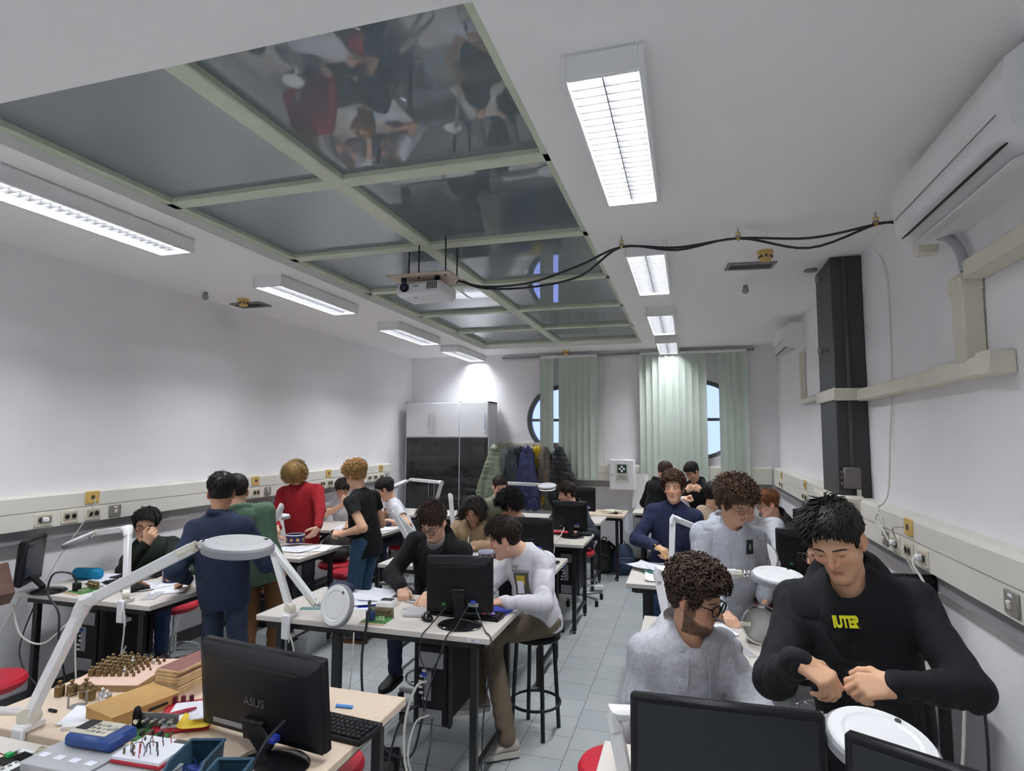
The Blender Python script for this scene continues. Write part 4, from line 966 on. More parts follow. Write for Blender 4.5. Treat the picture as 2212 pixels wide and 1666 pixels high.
def shoe_mb(A, fwd, yaw_up=(0, 0, 1), sc=1.0):
    f = unit([fwd[0], fwd[1], 0]); R_ = np.stack([np.array([f[1], -f[0], 0]), f, [0, 0, 1.]], 1); o = np.array(A, float)-np.array([0, 0, .085])
    stn = [(-.078, .014, .03, .05), (-.066, .030, .024, .088), (-.025, .035, .022, .10), (.025, .037, .022, .086), (.07, .043, .022, .060), (.12, .045, .022, .048), (.16, .036, .022, .040), (.185, .016, .024, .030)]
    u = MB(); V = []; k = 12
    for y, w_, zb, zt in stn:
        for j in range(k): a = j*2*math.pi/k; V.append((w_*math.cos(a), y, (zb+zt)/2+(zt-zb)/2*math.sin(a)))
    f_ = [(i*k+j, (i+1)*k+j, (i+1)*k+(j+1) % k, i*k+(j+1) % k) for i in range(len(stn)-1) for j in range(k)]+[tuple(range(k)), tuple((len(stn)-1)*k+j for j in range(k))[::-1]]
    u.add(np.array(V)@R_.T+o, f_)
    s_ = MB(); ol = [(x*s2, y) for s2, L_ in ((1, stn), (-1, stn[::-1])) for y, x, *_ in L_]
    s_.prism([(x*1.06, y) for x, y in ol], 0, .030, o, R_); return u, s_
SKIN = {}
def person(label, pel, head, face, look=(0, 0, 0), hands=None, legs='stand', top=None, pants=('#1c2430', 'denim'), shoes='#151515', hair_=None, hcol='#2a1c14', glasses=None, skin='#c98f72', h=.006, hc=None, opn=1.0, beard=0, mouth=0, brows=True, seed=0, sw=1.0, lens_tint=None, gaze=0, legdir=None, feet=None, nose=1.0, jaw=1.0, sole='#222222', knee=None, sleeve='long', lean_nk=None, sdrop=.078):
    pel, H = np.array(pel, float), np.array(head, float); org = np.array([pel[0], pel[1], 0.])
    root = thing('person', label, 'person', org); B = basis(face)
    yw, pt, rl = look; Rh = basis(face+yw) @ rx(-math.radians(pt)) @ ry(math.radians(rl))
    piv = H+Rh@np.array([0, -.022, -.065]); dv = unit(piv-pel); Nk = piv-.098*unit(dv*.75+np.array([0, 0, .4])+B[:, 1]*.1)
    if lean_nk is not None: Nk = np.array(lean_nk, float)
    z = unit(Nk-pel); x = unit(B[:, 0]-z*(B[:, 0]@z)); y = np.cross(z, x); Tt = np.stack([x, y, z], 1); L_ = np.linalg.norm(Nk-pel)
    off = {'tee': .006, 'knit': .014, 'hoodie': .019, 'jacket': .020}.get((top or {}).get('t', 'knit'), .014)
    S = {'R': Nk-z*sdrop+x*.168*sw-y*.012, 'L': Nk-z*sdrop-x*.168*sw-y*.012}; E, W, HD = {}, {}, {}
    for sd in 'RL':
        sg = 1 if sd == 'R' else -1
        spec = (hands or {}).get(sd)
        if spec is None: spec = (S[sd]+np.array([0, 0, -.50])+x*sg*.06+y*.06, (0, 0, -1), -x*sg, 'relaxed', -y+x*sg*.3)
        w_, d_, n_, pr, hint = (list(spec)+[None]*5)[:5]
        if hint is None: hint = -z*.6-y*.6+x*sg*.5
        E[sd], W[sd] = ik(S[sd], w_, .295, .262, hint); HD[sd] = (d_, n_, pr or 'relaxed')
    hip = {'R': pel+B[:, 0]*.088, 'L': pel-B[:, 0]*.088}; KN, AN, TO = {}, {}, {}
    fw_ = B[:, 1] if legdir is None else unit(basis(legdir)[:, 1])
    for sd in 'RL':
        sg = 1 if sd == 'R' else -1; sx_ = unit(np.cross(fw_, [0, 0, 1.]))
        if legs == 'stand':
            a = np.array([pel[0], pel[1], .085])+sx_*sg*.10+fw_*(.03 if sd == 'R' else -.02)
            if feet and sd in feet: a = np.array(feet[sd], float)
            KN[sd], AN[sd] = ik(hip[sd], a, .43, .43, fw_); TO[sd] = fw_+sx_*sg*.2
        else:
            k_ = hip[sd]+fw_*.40+sx_*sg*.06+np.array([0, 0, -.03]); a = k_+np.array([0, 0, -.36])-fw_*.02
            if feet and sd in feet: a = np.array(feet[sd], float)
            KN[sd], AN[sd] = k_, a; TO[sd] = fw_
    # ---- body (one continuous skin surface)
    pts = [H+[0, 0, .14], H-[0, 0, .14], H+Rh[:, 1]*.13, H-Rh[:, 1]*.12, pel]+[q for sd in 'RL' for q in (S[sd], E[sd], W[sd], W[sd]+unit(HD[sd][0])*.20)]
    g = SDF(pts, .12, h)
    g.ell(pel+z*L_*.62+y*.005, (.12*sw, .080, .19), Tt, k=.05); g.ell(pel+z*L_*.25, (.120, .085, .17), Tt, k=.05); g.ell(pel+z*.03, (.13, .09, .08), Tt, k=.05)
    g.cone(S['R'], S['L'], .036, .036, k=.05)
    for sd in 'RL':
        g.cone(Nk-z*.02, S[sd]-z*.01, .030, .034, k=.04); q_ = .68 if top and top['t'] != 'tee' and sleeve == 'long' else 1.; g.cone(S[sd], E[sd], .050*q_, .040*q_, k=.02); g.cone(E[sd], E[sd]+(W[sd]-E[sd])*.3, .041*q_, .040*q_, k=.015); g.cone(E[sd]+(W[sd]-E[sd])*.3, W[sd], .040*q_, .026, k=.015)
        hand(g, W[sd], *HD[sd][:2], sd, HD[sd][2], k=.006)
    g.cone(piv+Rh[:, 2]*.03, Nk-z*.03, .055, .060, k=.03); g.cone(H+Rh@np.array([0, .02, -.085]), Nk+y*.035, .028, .026, k=.03)
    add_head(g, H, Rh, 1, opn, mouth, nose, jaw)
    V, F = g.mesh(); sk = np.array(lin(skin)[:3]); col = np.tile(sk, (len(V), 1))*(.94+.12*vnoise(V*9+seed))[:, None]
    q = (V-H)@Rh; near = np.linalg.norm(q, axis=1) < .2
    def mix(mk, c): mk = np.clip(mk, 0, 1)[:, None]*near[:, None]; col[:] = col*(1-mk)+np.array(c)*mk
    mix(.35*np.exp(-(((np.abs(q[:, 0])-.045)/.022)**2+((q[:, 2]+.03)/.022)**2))*(q[:, 1] > .03), sk*np.array([1.05, .62, .58]))
    mix(.30*np.exp(-((q[:, 0]/.02)**2+((q[:, 2]+.03)/.018)**2))*(q[:, 1] > .09), sk*np.array([1.0, .60, .55]))
    mix(.35*(np.abs(q[:, 0]) > .074), sk*np.array([1.05, .6, .55]))
    lp = np.clip(1.7-((q[:, 0]/.0235)**2+((q[:, 2]+.0660+.003*mouth)/(.0105+.003*mouth))**2)*1.5, 0, 1)*(q[:, 1] > .074); mix(lp*.75, sk*np.array([.74, .40, .40]))
    mix(.25*np.exp(-(((np.abs(q[:, 0])-.032)/.02)**2+((q[:, 2]+.006)/.014)**2))*(q[:, 1] > .06), sk*np.array([.75, .6, .6]))
    hcl = np.array(lin(hcol)[:3])
    if beard:
        jw = np.clip((-.074-q[:, 2]+.40*np.clip(.055-q[:, 1], 0, .06)*1.6)/.012, 0, 1)*(q[:, 1] > -.012)*(q[:, 2] > -.135)*np.clip((np.hypot(q[:, 0]/1.0, (q[:, 2]+.062)/.9)-.024)/.012, 0, 1)
        ms = np.exp(-((q[:, 0]/.026)**4+((q[:, 2]+.050)/.006)**2))*(q[:, 1] > .07)*.6
        sb = np.clip((np.abs(q[:, 0])-.052)/.008, 0, 1)*(q[:, 1] > -.006)*(q[:, 1] < .036)*(q[:, 2] < .03)*(q[:, 2] > -.10)
        mix(np.maximum(np.maximum(jw, ms), sb*.9)*beard*(.65+.5*vnoise(V*330)), hcl)
    sm = mat('skin', (.6, .4, .3), .52, vcol=True, bump=.06, bscale=180, spec=.35)
    np_mesh('body', V, F, sm, root, org, col=np.clip(col, 0, 1))
    # ---- eyes, brows, hair
    ew, ei, ep = mat('eye_white', (.62, .60, .58), .25), mat('brown_iris', (.05, .025, .012), .2), mat('pupil', (.004, .004, .004), .15)
    for s in (-1, 1):
        gz = unit(Rh@np.array([math.sin(math.radians(gaze)), 1, -.25 if pt > 8 else -.05])); e = MB(); pr = [(0, .0138)]+[(.0138*math.sin(t), .0138*math.cos(t)) for t in (.20, .47, .9, 1.6, 2.4)]+[(0, -.0138)]
        n_ = 16; e.lathe(pr[::-1], H+Rh@np.array([s*.032, .0715, .0])-org, n_, frame(gz)); e.m = [0]*(n_*4)+[1]*n_+[2]*n_ if len(e.m) == n_*6 else e.m
        e.build('eye', [ew, ei, ep], root, angle=80)
    hm = mat('hair_'+hcol.lstrip('#'), hcol, .50, island=.35, spec=.35)
    if brows:
        for s in (-1, 1):
            br_ = MB(); P = [H+Rh@np.array(v)-org for v in ((s*.012, .0925, .0180), (s*.026, .0910, .0205), (s*.040, .0830, .0195), (s*.051, .0715, .0130))]
            br_.tube(P, [.0028, .0038, .0032, .0014], 7, rb=.0024); br_.build('eyebrow', hm, root)
    if hair_ is not None: hair('hair', H, Rh, hair_, hm, root, org, seed)
    if glasses:
        gt = dict(shape=2.0, rx=.0255, rz=.0215, r=.0020, col='#101010'); gt.update(glasses)
        gm_ = mat('spectacle_frame_'+gt['col'].lstrip('#'), gt['col'], .3); m_ = MB(); T = lambda v: H+Rh@np.array(v)-org; lens = MB()
        for s in (-1, 1):
            rim = []
            for a in np.linspace(0, 2*np.pi, 29):
                c_, s_ = math.cos(a), math.sin(a); e_ = 2/gt['shape']
                xx, zz = abs(c_)**e_*np.sign(c_)*gt['rx'], abs(s_)**e_*np.sign(s_)*gt['rz']; rim.append(T((s*.034+xx, .104-.12*abs(s*.034+xx)**1.0+.004, -.003+zz)))
            m_.tube(rim, gt['r'], 6, cap=False)
            lens.add(np.array(rim[:-1]), [tuple(range(28))])
            xo_ = .034+gt['rx']
            m_.tube(spline([T((s*xo_, .104-.12*xo_+.004, .004)), T((s*(xo_+.010), .085, .006)), T((s*.0835, .03, .008)), T((s*.0835, -.008, .010)), T((s*.080, -.022, -.012))], 4), gt['r']*.9, 6)
        m_.tube([T((-.010, .1065, .002)), T((0, .111, .004)), T((.010, .1065, .002))], gt['r'], 6)
        go = m_.build('glasses', gm_, root); lens.build('lenses', mat('spectacle_lens', (.02, .02, .025), .02, alpha=.10, spec=.8), go)
    # ---- upper clothing
    if top:
        t = top['t']; o = off; hh = hc or max(h, .0065); cm = cloth_mat(top['c'], top.get('m', 'knit'))
        pts = [Nk+z*.1, pel-z*.15]+[q_ for sd in 'RL' for q_ in (S[sd], E[sd], W[sd])]
        g = SDF(pts, .15, hh)
        g.ell(pel+z*L_*.64+y*.006, (.152*sw+o, .108+o, .215+o*.5), Tt, k=.05); g.ell(pel+z*L_*.30+y*.012, (.138*sw+o*1.2, .102+o*1.2, .20), Tt, k=.06); g.ell(pel+z*.01, (.162+o*.9, .125+o*.9, .30+2*top.get('drop', 0)), Tt, k=.05)
        g.cone(S['R'], S['L'], .046+o*.7, .046+o*.7, k=.06)
        cut_ = (pel-z*(.052 if legs == 'sit' else top.get('drop', 0.)+.115), unit(z+np.array([0, 0, .6]))); g.plane(*cut_)
        for sd in 'RL':
            sg = 1 if sd == 'R' else -1
            g.cone(Nk+x*sg*.045-z*.020-y*.01, S[sd]+z*.006, .036+o*.3, .042+o*.6, k=.045)
            if t == 'tee' or sleeve == 'short':
                u_ = E[sd]-S[sd]; g.cone(S[sd], S[sd]+u_*.52, .056+o, .060+o, k=.03); g.cone(S[sd]+u_*.62, S[sd]+u_*1.2, .07+o, .07, k=.004, sub=True)
            else:
                wr_ = .0032 if t != 'tee' else 0; fa_ = W[sd]-E[sd]; we = W[sd]-unit(fa_)*.006
                if sleeve == 'pushed': we = E[sd]+fa_*.55
                g.cone(S[sd], E[sd], .052+o, .047+o*.9, k=.045, wr=wr_*.6, wf=80, ph=seed); g.cone(E[sd], we, .046+o*.75, .033+o*.45, k=.02, wr=wr_, wf=120, ph=seed+1)
                g.cone(we-unit(fa_)*.055, we-unit(fa_)*.008, .0325+o*.25, .0315+o*.15, k=.010)
        if t == 'hoodie': g.cone(Nk+z*.13+y*.05, Nk-z*.010+y*.045, .070, .052, k=.012, sub=True)
        ct = Tt@rx(-.30)
        if t in ('knit', 'tee'): g.torus(Nk+z*.012+y*.010, .060, .0115 if t == 'knit' else .009, ct, k=.014, sy=1.08)
        if t == 'hoodie':
            hs = top.get('hood', 1.)
            g.torus(Nk-z*.006+y*.022, .088, .018, Tt@rx(-.62), k=.012, sy=1.08)
            g.torus(Nk-z*.012-y*.012, .106*hs, .024, Tt@rx(-.70), k=.015, sy=1.0)
            g.ell(Nk-y*.095-z*.055, (.125*hs, .050, .105), Tt@rx(-.25), k=.03); g.ell(Nk-y*.050+z*.050, (.075, .055, .05), Tt, k=.012, sub=True)
            g.ell(pel+z*.13+y*.105, (.13, .040, .085), Tt, k=.012)
        if t == 'jacket':
            g.torus(Nk+z*.018+y*.006, .074, .018, Tt@rx(-.30), k=.015, sy=1.05); g.torus(Nk+z*.038+y*.002, .072, .012, Tt@rx(-.30), k=.015, sy=1.05)
        if top.get('open'): g.cone(Nk+y*.14+z*.02, Nk+y*.13-z*.16, .045, .006, k=.01, sub=True)
        V, F = g.mesh(); V = folds(V, F, top.get('f', .013)*1.15, 7, seed)
        to = np_mesh(top.get('n', {'tee': 'shirt', 'knit': 'sweater', 'hoodie': 'hoodie', 'jacket': 'jacket'}[t]), V, F, cm, root, org)
        VS = V.copy()
        def surf(u_, v_):    # front-of-chest point on the cloth: u across, v down from the neck
            c0 = Nk+x*u_-z*v_; rel = VS-c0; la = rel-np.outer(rel@y, y); dd = np.linalg.norm(la, axis=1); ry_ = rel@y; dd = np.where((ry_ > 0) & (ry_ < .17+.03*sw), dd, 9); i_ = np.argsort(dd)[:6]; return c0+y*(rel[i_]@y).max()
        if t == 'hoodie' and top.get('cords', 1):
            for s in (-1, 1):
                P = [surf(s*.038, .045)+y*.004, surf(s*.042, .09)+y*.006, surf(s*.046, .14)+y*.007, surf(s*.05, top.get('cl', .19))+y*.007]
                MB().tube(spline(P, 4)-org, .0032, 6).build('drawstring', cm, root)
        if top.get('zip'):
            P = [surf(0, .03+.07*i_)+y*.003 for i_ in range(6)]; MB().tube(np.array(P)-org, .0035, 6).build('zip', M['grey'], to)
        if top.get('under'):
            MB().lathe([(.082, -.06), (.072, -.01), (.063, .025), (.057, .028), (.054, -.06), (.082, -.06)], Nk+y*.020+z*.005-org, 24, ct, sy=1.1).build('undershirt', cloth_mat(top['under'], 'heather'), root)
        root['_'] = 0; del root['_']
    else: surf = None; to = None
    # ---- trousers and shoes
    if pants:
        pc = cloth_mat(pants[0], pants[1]); pw = pants[2] if len(pants) > 2 else 1.
        pts = [pel+[0, 0, .12], pel-[0, 0, .12]]+[q_ for sd in 'RL' for q_ in (KN[sd], AN[sd])]
        g = SDF(pts, .16, max(hc or h, .008))
        g.ell(pel+z*.03, (.148, .104, .12), np.stack([B[:, 0], B[:, 1], [0, 0, 1.]], 1), k=.04)
        for sd in 'RL':
            g.cone(hip[sd], KN[sd], .080*pw, .062*pw, k=.03); g.cone(KN[sd], AN[sd]+(KN[sd]-AN[sd])*.02, .060*pw, .050*pw, k=.02, wr=.0032, wf=70, ph=seed)
        V, F = g.mesh(); V = folds(V, F, .009, 6, seed+3); np_mesh('trousers', V, F, pc, root, org)
        shm = mat('shoe_'+shoes.lstrip('#'), shoes, .6); som = mat('sole_'+sole.lstrip('#'), sole, .7)
        for sd in 'RL':
            a, b_ = shoe_mb(AN[sd]-org, TO[sd]); so = a.build('shoe', shm, root, angle=60); b_.build('sole', som, so)
    return dict(root=root, Nk=Nk, T=Tt, S=S, E=E, W=W, surf=surf, org=org, Rh=Rh, H=H, top=to, pel=pel)
HS = {
 'short': dict(k='short', n=1000, tt=.026, ts=.008, len=.052, lift=.12, w=.0036, grav=.15, mess=.16),
 'crop': dict(k='short', n=800, tt=.014, ts=.005, len=.024, lift=.2, w=.0030, grav=.1, mess=.2),
 'fade': dict(k='short', n=900, tt=.030, ts=.003, len=.032, lift=.25, w=.0036, grav=.05, comb=(0, .8, .2), mess=.16),
 'swept': dict(k='short', n=1500, tt=.022, ts=.004, len=.056, lift=.03, w=.0036, grav=.0, comb=(.8, -.25, .1), quiff=.006, mess=.12, wave=.6, fringe=.45, fr=.014),
 'mop': dict(k='wavy', n=1500, tt=.028, ts=.022, len=.11, long=1, lift=.10, w=.0034, grav=.9, fr=-.004, wave=.45, low=.01, mess=.16, comb=(.3, 0, 0)),
 'longcurl': dict(k='wavy', n=900, tt=.034, ts=.026, len=.125, long=1, lift=.10, w=.0044, grav=.9, wave=.8, low=.02, fr=.010, part=1.3),
 'curly': dict(k='curly', n=1200, tt=.052, ts=.028, rc=.0092, turns=1.7, w=.0040, ll=.8),
 'curltop': dict(k='curly', n=1000, tt=.046, ts=.010, rc=.0080, turns=1.6, w=.0035, ll=.8),
}
# ================================================================ the students
DK = '#18130f'
A3 = np.array
# --- right side, nearest
p_hood = person('tall student standing in a black hoodie with yellow chest lettering', (.60, 2.44, .96), (.485, 2.34, 1.592), -103, (-14, 26, 8),
    hands={'R': ((.310, 2.07, 1.265), (.80, -.42, -.38), (-.15, .55, -.85), 'pinch', (-.30, .5, -.8)), 'L': ((.560, 2.03, 1.235), (-1, -.02, -.12), (.1, .75, -.65), 'pinch', (.9, .15, -.35))},
    top=dict(t='hoodie', c='#0d0f15', f=.017, cords=0, hood=1.15, drop=.06), pants=('#14161c', 'denim'), hair_=HS['swept'], hcol='#120e0d', skin='#d9ab8a', h=.0032, hc=.005, opn=.45, seed=2, sw=1.06, nose=1.1)
p_grey = person('seated student with dark curls, beard and black glasses in a light grey hoodie', (-.06, 2.70, .705), (.015, 2.62, 1.292), -66, (40, 14, 0),
    hands={'R': ((-.12, 2.36, .905), (.35, -.9, -.1), (0, .1, -1), 'relaxed', (-.25, .1, -.9)), 'L': ((.16, 2.28, .90), (-.5, -.8, -.1), (0, .1, -1), 'relaxed', (.6, -.1, -.6))},
    legs='sit', top=dict(t='hoodie', c='#b6b6bd', m='heather', f=.016, cl=.20), pants=('#20222a', 'denim'), hair_=dict(HS['curly'], n=1500, tt=.040, ts=.013, fwd=.2), hcol='#3a2b22', glasses=dict(shape=3.2, rx=.0275, rz=.0215, r=.0034, col='#0e0e0f'), skin='#d9a98a', beard=.92, h=.0032, hc=.005, opn=.6, seed=5, mouth=.35, nose=1.15)
p_curl = person('tall curly-haired student in thin glasses and grey hoodie, standing with a hand on the table', (.20, 4.20, .93), (.275, 4.13, 1.525), -72, (22, 24, 4),
    hands={'R': ((.17, 3.80, .925), (.45, -.85, -.25), (0, 0, -1), 'relaxed', (-.6, .3, -.5)), 'L': ((.43, 4.10, .95), (.0, -.4, -.9), (-.9, 0, 0), 'relaxed', (.2, .8, -.3))},
    top=dict(t='hoodie', c='#b4b8c2', m='heather', f=.016, cords=0, drop=.10), pants=('#27324a', 'denim'), hair_=dict(HS['curly'], n=1300, tt=.056, ts=.022, rc=.0085, w=.0034), hcol='#54402f', glasses=dict(shape=2.8, rx=.025, rz=.017, r=.0012, col='#2a2320'), skin='#deb194', h=.0045, hc=.0065, opn=.5, seed=8, sw=1.03, nose=1.1)
p_spec = person('seated student in round thin glasses and black top, face half hidden by the hoodie', (.90, 4.12, .705), (.76, 4.03, 1.245), -150, (0, 5, 0),
    hands={'R': ((.66, 3.82, 1.06), (-.9, -.35, -.15), (-.2, .2, -.9), 'relaxed', (-.2, -.5, -.7))}, legs='sit', legdir=-100, top=dict(t='knit', c='#0c0d10'), hair_=HS['short'], hcol=DK, glasses=dict(shape=2, rx=.025, rz=.0235, r=.0012, col='#5a5550'), skin='#d9aa8e', h=.005, mouth=.8, seed=11)
# --- centre, nearest table
p_black = person('student in round glasses and black jacket bending over the nearest centre table', (-1.84, 4.28, .705), (-1.765, 3.99, 1.337), -92, (-6, 34, -4),
    hands={'R': ((-1.86, 3.70, .945), (.55, -.75, -.5), (.1, -.1, -1), 'grip', (-.8, .1, -.4)), 'L': ((-1.64, 3.66, .93), (.1, -.9, -.2), (0, 0, -1), 'relaxed', (.4, .3, -.7))},
    legs='sit', top=dict(t='hoodie', c='#0d0e11', m='cotton', f=.015, cords=0, under='#7c7c82'), pants=('#27344c', 'denim'), hair_=dict(HS['short'], tt=.034, len=.06, comb=(.3, .3, .4), lift=.10, wave=.6, mess=.12), hcol='#33231b', glasses=dict(shape=2.2, rx=.026, rz=.0225, r=.0022, col='#2a1712'), skin='#dcb196', h=.0045, hc=.0065, opn=.45, seed=14, sw=1.12)
p_white = person('seated student in profile in a white sweatshirt with a mountain print, dark short hair', (-.99, 4.02, .72), (-1.195, 3.88, 1.262), -128, (-44, 16, 0),
    hands={'R': ((-1.30, 3.62, .94), (-.7, -.5, -.2), (0, 0, -1), 'relaxed', (-.5, .5, -.5)), 'L': ((-1.115, 3.56, .945), (-.75, -.45, -.1), (0, 0, -1), 'relaxed', (.75, -.1, -.5))},
    legs='sit', legdir=-150, top=dict(t='knit', c='#d8d6dc', f=.017), pants=('#6d6151', 'cotton', 1.15), shoes='#b9ada4', sole='#c9c4bc', hair_=dict(HS['short'], tt=.036, len=.06, comb=(.2, .6, .2)), hcol='#241912', skin='#e0b49a', h=.0042, hc=.0065, opn=.5, mouth=.3, seed=17, nose=1.15, lean_nk=(-1.075, 3.97, 1.185), feet={'R': (-1.32, 3.72, .30), 'L': (-1.10, 3.64, .10)})
# --- left side
p_green = person('seated student in glasses and dark green sweater with a hand over the mouth', (-4.20, 4.02, .705), (-4.31, 3.93, 1.20), -70, (22, 2, -4),
    hands={'R': ((-4.10, 3.755, 1.10), (.55, -.05, .75), (-.35, .8, .3), 'grip', (-.6, -.2, -.8)), 'L': ((-3.95, 3.62, .92), (-.4, -.8, 0), (0, 0, -1), 'relaxed', (.6, .3, -.7))},
    legs='sit', legdir=-62, top=dict(t='knit', c='#1b221a', f=.014), pants=('#25375a', 'denim'), hair_=dict(HS['short'], tt=.034, ts=.016, wave=.6), hcol='#15100f', glasses=dict(shape=2.6, rx=.026, rz=.0205, r=.0026, col='#3a1712'), skin='#d8a98c', h=.005, hc=.0065, seed=20, sw=1.05, gaze=18)
p_navy = person('student seen from behind in a navy fleece leaning a hand on the left-wall table', (-3.07, 3.44, .95), (-3.13, 3.45, 1.545), 92, (34, 10, 0),
    hands={'L': ((-3.38, 3.44, .945), (-.9, .1, -.5), (0, .1, -1), 'relaxed', (.4, -1, 0)), 'R': ((-2.86, 3.72, 1.0), (-.3, .9, -.2), (0, 0, -1), 'relaxed', (.6, -.5, -.3))},
    top=dict(t='jacket', c='#1c2740', m='wool', f=.015, drop=.05), pants=('#2b374b', 'denim'), hair_=dict(HS['fade'], n=1000), hcol='#14110f', glasses=dict(shape=2.4, rx=.025, rz=.021, r=.0014, col='#1c1c1c'), skin='#c09070', h=.005, hc=.0065, seed=23, sw=1.13)
p_hgreen = person('student in a green hoodie and brown trousers standing behind the navy fleece', (-3.20, 3.98, .93), (-3.40, 3.90, 1.51), 115, (20, 15, 0),
    hands={'L': ((-3.62, 4.02, 1.0), (-.6, .5, -.3), (0, 0, -1), 'relaxed', (-.3, -.4, -.6))}, top=dict(t='hoodie', c='#4c6552', f=.015, cords=0), pants=('#6f4a2c', 'cotton', 1.05), hair_=HS['crop'], hcol='#1e1713', skin='#d5a488', h=.006, seed=26, sw=1.08)
p_red = person('blond student in a red knitted sweater holding a round tin over the table', (-3.97, 5.56, .95), (-4.02, 5.47, 1.545), -82, (-4, 46, 4),
    hands={'R': ((-4.02, 5.22, 1.02), (.35, -.35, -.8), (.8, .1, -.1), 'relaxed', (-.7, .2, -.5)), 'L': ((-3.53, 5.20, 1.02), (-.4, -.4, -.75), (-.8, .2, .1), 'relaxed', (.7, .2, -.5))},
    top=dict(t='knit', c='#8c0d18', m='wool', f=.014, drop=.06), pants=('#2a2d36', 'denim'), hair_=HS['mop'], hcol='#86693f', skin='#deb49c', h=.0055, hc=.0065, opn=.35, seed=29, sw=1.12)
p_tee = person('seated dark-haired student in a white T-shirt with a hand held to his chest', (-4.30, 7.02, .705), (-4.33, 6.88, 1.255), -65, (6, 30, 0),
    hands={'R': ((-4.16, 6.62, 1.09), (.45, -.1, .75), (0, .9, .1), 'fist', (-.7, -.3, -.5)), 'L': ((-3.9, 6.55, .92), (-.3, -.8, 0), (0, 0, -1), 'relaxed', (.8, .1, -.5))},
    legs='sit', top=dict(t='tee', c='#d5d4da', f=.013), hair_=HS['short'], hcol='#1f1712', skin='#d8ac92', h=.006, opn=.45, seed=32, sw=1.08)
p_blond = person('standing student with blond curls, black T-shirt and blue jeans, seen from the side', (-3.03, 5.27, .93), (-3.17, 5.26, 1.55), 172, (-6, 22, 0),
    hands={'L': ((-3.17, 5.06, 1.02), (-.95, -.1, .1), (.1, .5, -.8), 'grip', (.5, -.2, -.75)), 'R': ((-3.25, 5.42, 1.02), (-.9, -.2, .1), (0, -.5, -.8), 'grip', (.3, .3, -.8))},
    top=dict(t='tee', c='#0c0d10', f=.012, drop=.03), pants=('#33506f', 'denim', 1.15), shoes='#3a332e', sole='#5e3a26', hair_=dict(HS['curltop'], tt=.042, ts=.010, rc=.009), hcol='#a88355', skin='#dcae90', h=.005, hc=.006, opn=.5, seed=35, sw=1.05, nose=1.15)
p_polo = person('seated dark-haired student in a white polo shirt with a hand at his face', (-3.45, 6.98, .705), (-3.665, 6.80, 1.275), -150, (-16, 26, 0),
    hands={'L': ((-3.50, 6.55, .93), (-.8, -.4, -.1), (0, 0, -1), 'relaxed', (.75, -.3, -.5)), 'R': ((-3.74, 6.66, 1.08), (-.1, .1, .9), (.5, .4, 0), 'fist', (-.3, -.5, -.7))},
    legs='sit', legdir=-120, top=dict(t='tee', c='#d2d2da', f=.012), hair_=dict(HS['short'], tt=.034, n=800), hcol='#1b1411', skin='#d8aa8e', h=.006, opn=.4, seed=38, sw=1.05)
# --- centre, behind
p_cream = person('long-haired student in a cream zip jacket writing with both hands on the table', (-2.11, 5.86, .705), (-2.065, 5.64, 1.205), -88, (0, 28, 0),
    hands={'R': ((-2.16, 5.28, .945), (.35, -.7, -.45), (.2, 0, -1), 'grip', (-.8, .3, -.4)), 'L': ((-1.93, 5.27, .945), (-.25, -.8, -.4), (-.3, 0, -1), 'grip', (.8, .3, -.4))},
    legs='sit', top=dict(t='hoodie', c='#b79d7c', m='wool', f=.014, cords=0, zip=1, hood=.9), hair_=HS['longcurl'], hcol='#231815', skin='#dbae95', h=.005, hc=.0065, opn=.4, beard=.35, seed=41, sw=1.12)
p_curlb = person('student with black curls seen from behind the monitor, only the head showing', (-1.58, 5.92, .705), (-1.715, 5.75, 1.255), -160, (-20, 30, 0), legs='sit', legdir=-100,
    top=dict(t='knit', c='#6e7078', f=.012), hair_=dict(HS['curly'], tt=.05, ts=.036, n=900), hcol='#0f0d0d', skin='#d09c80', h=.007, seed=44, hands={'L': ((-1.62, 5.40, .92), (-.6, -.6, 0), (0, 0, -1), 'relaxed', (.7, 0, -.6))})
p_olive = person('short-haired student in an olive jacket sitting before the hanging coats', (-2.27, 7.22, .70), (-2.25, 7.08, 1.325), -75, (22, 20, 0), legs='sit',
    hands={'R': ((-2.4, 6.62, .92), (.4, -.8, 0), (0, 0, -1), 'relaxed', (-.7, 0, -.6)), 'L': ((-2.05, 6.62, .92), (-.4, -.8, 0), (0, 0, -1), 'relaxed', (.7, 0, -.6))},
    top=dict(t='jacket', c='#6a6a58', m='shell', f=.012), hair_=dict(HS['crop'], tt=.022), hcol='#2b1d16', skin='#d8ab92', h=.006, opn=.45, seed=47, sw=1.1)
p_mon = person('dark-haired student in a dark hoodie looking left behind the third centre monitor', (-1.26, 7.24, .705), (-1.405, 7.08, 1.265), -140, (-24, 12, 0), legs='sit', legdir=-110,
    hands={'R': ((-1.62, 6.66, .92), (-.3, -.8, 0), (0, 0, -1), 'relaxed', (-.6, 0, -.6)), 'L': ((-1.2, 6.66, .92), (-.3, -.8, 0), (0, 0, -1), 'relaxed', (.7, 0, -.6))},
    top=dict(t='hoodie', c='#262b35', f=.012, cords=0), hair_=dict(HS['short'], tt=.034, comb=(.2, .6, .3)), hcol='#2c2019', skin='#d8a892', h=.006, seed=50)
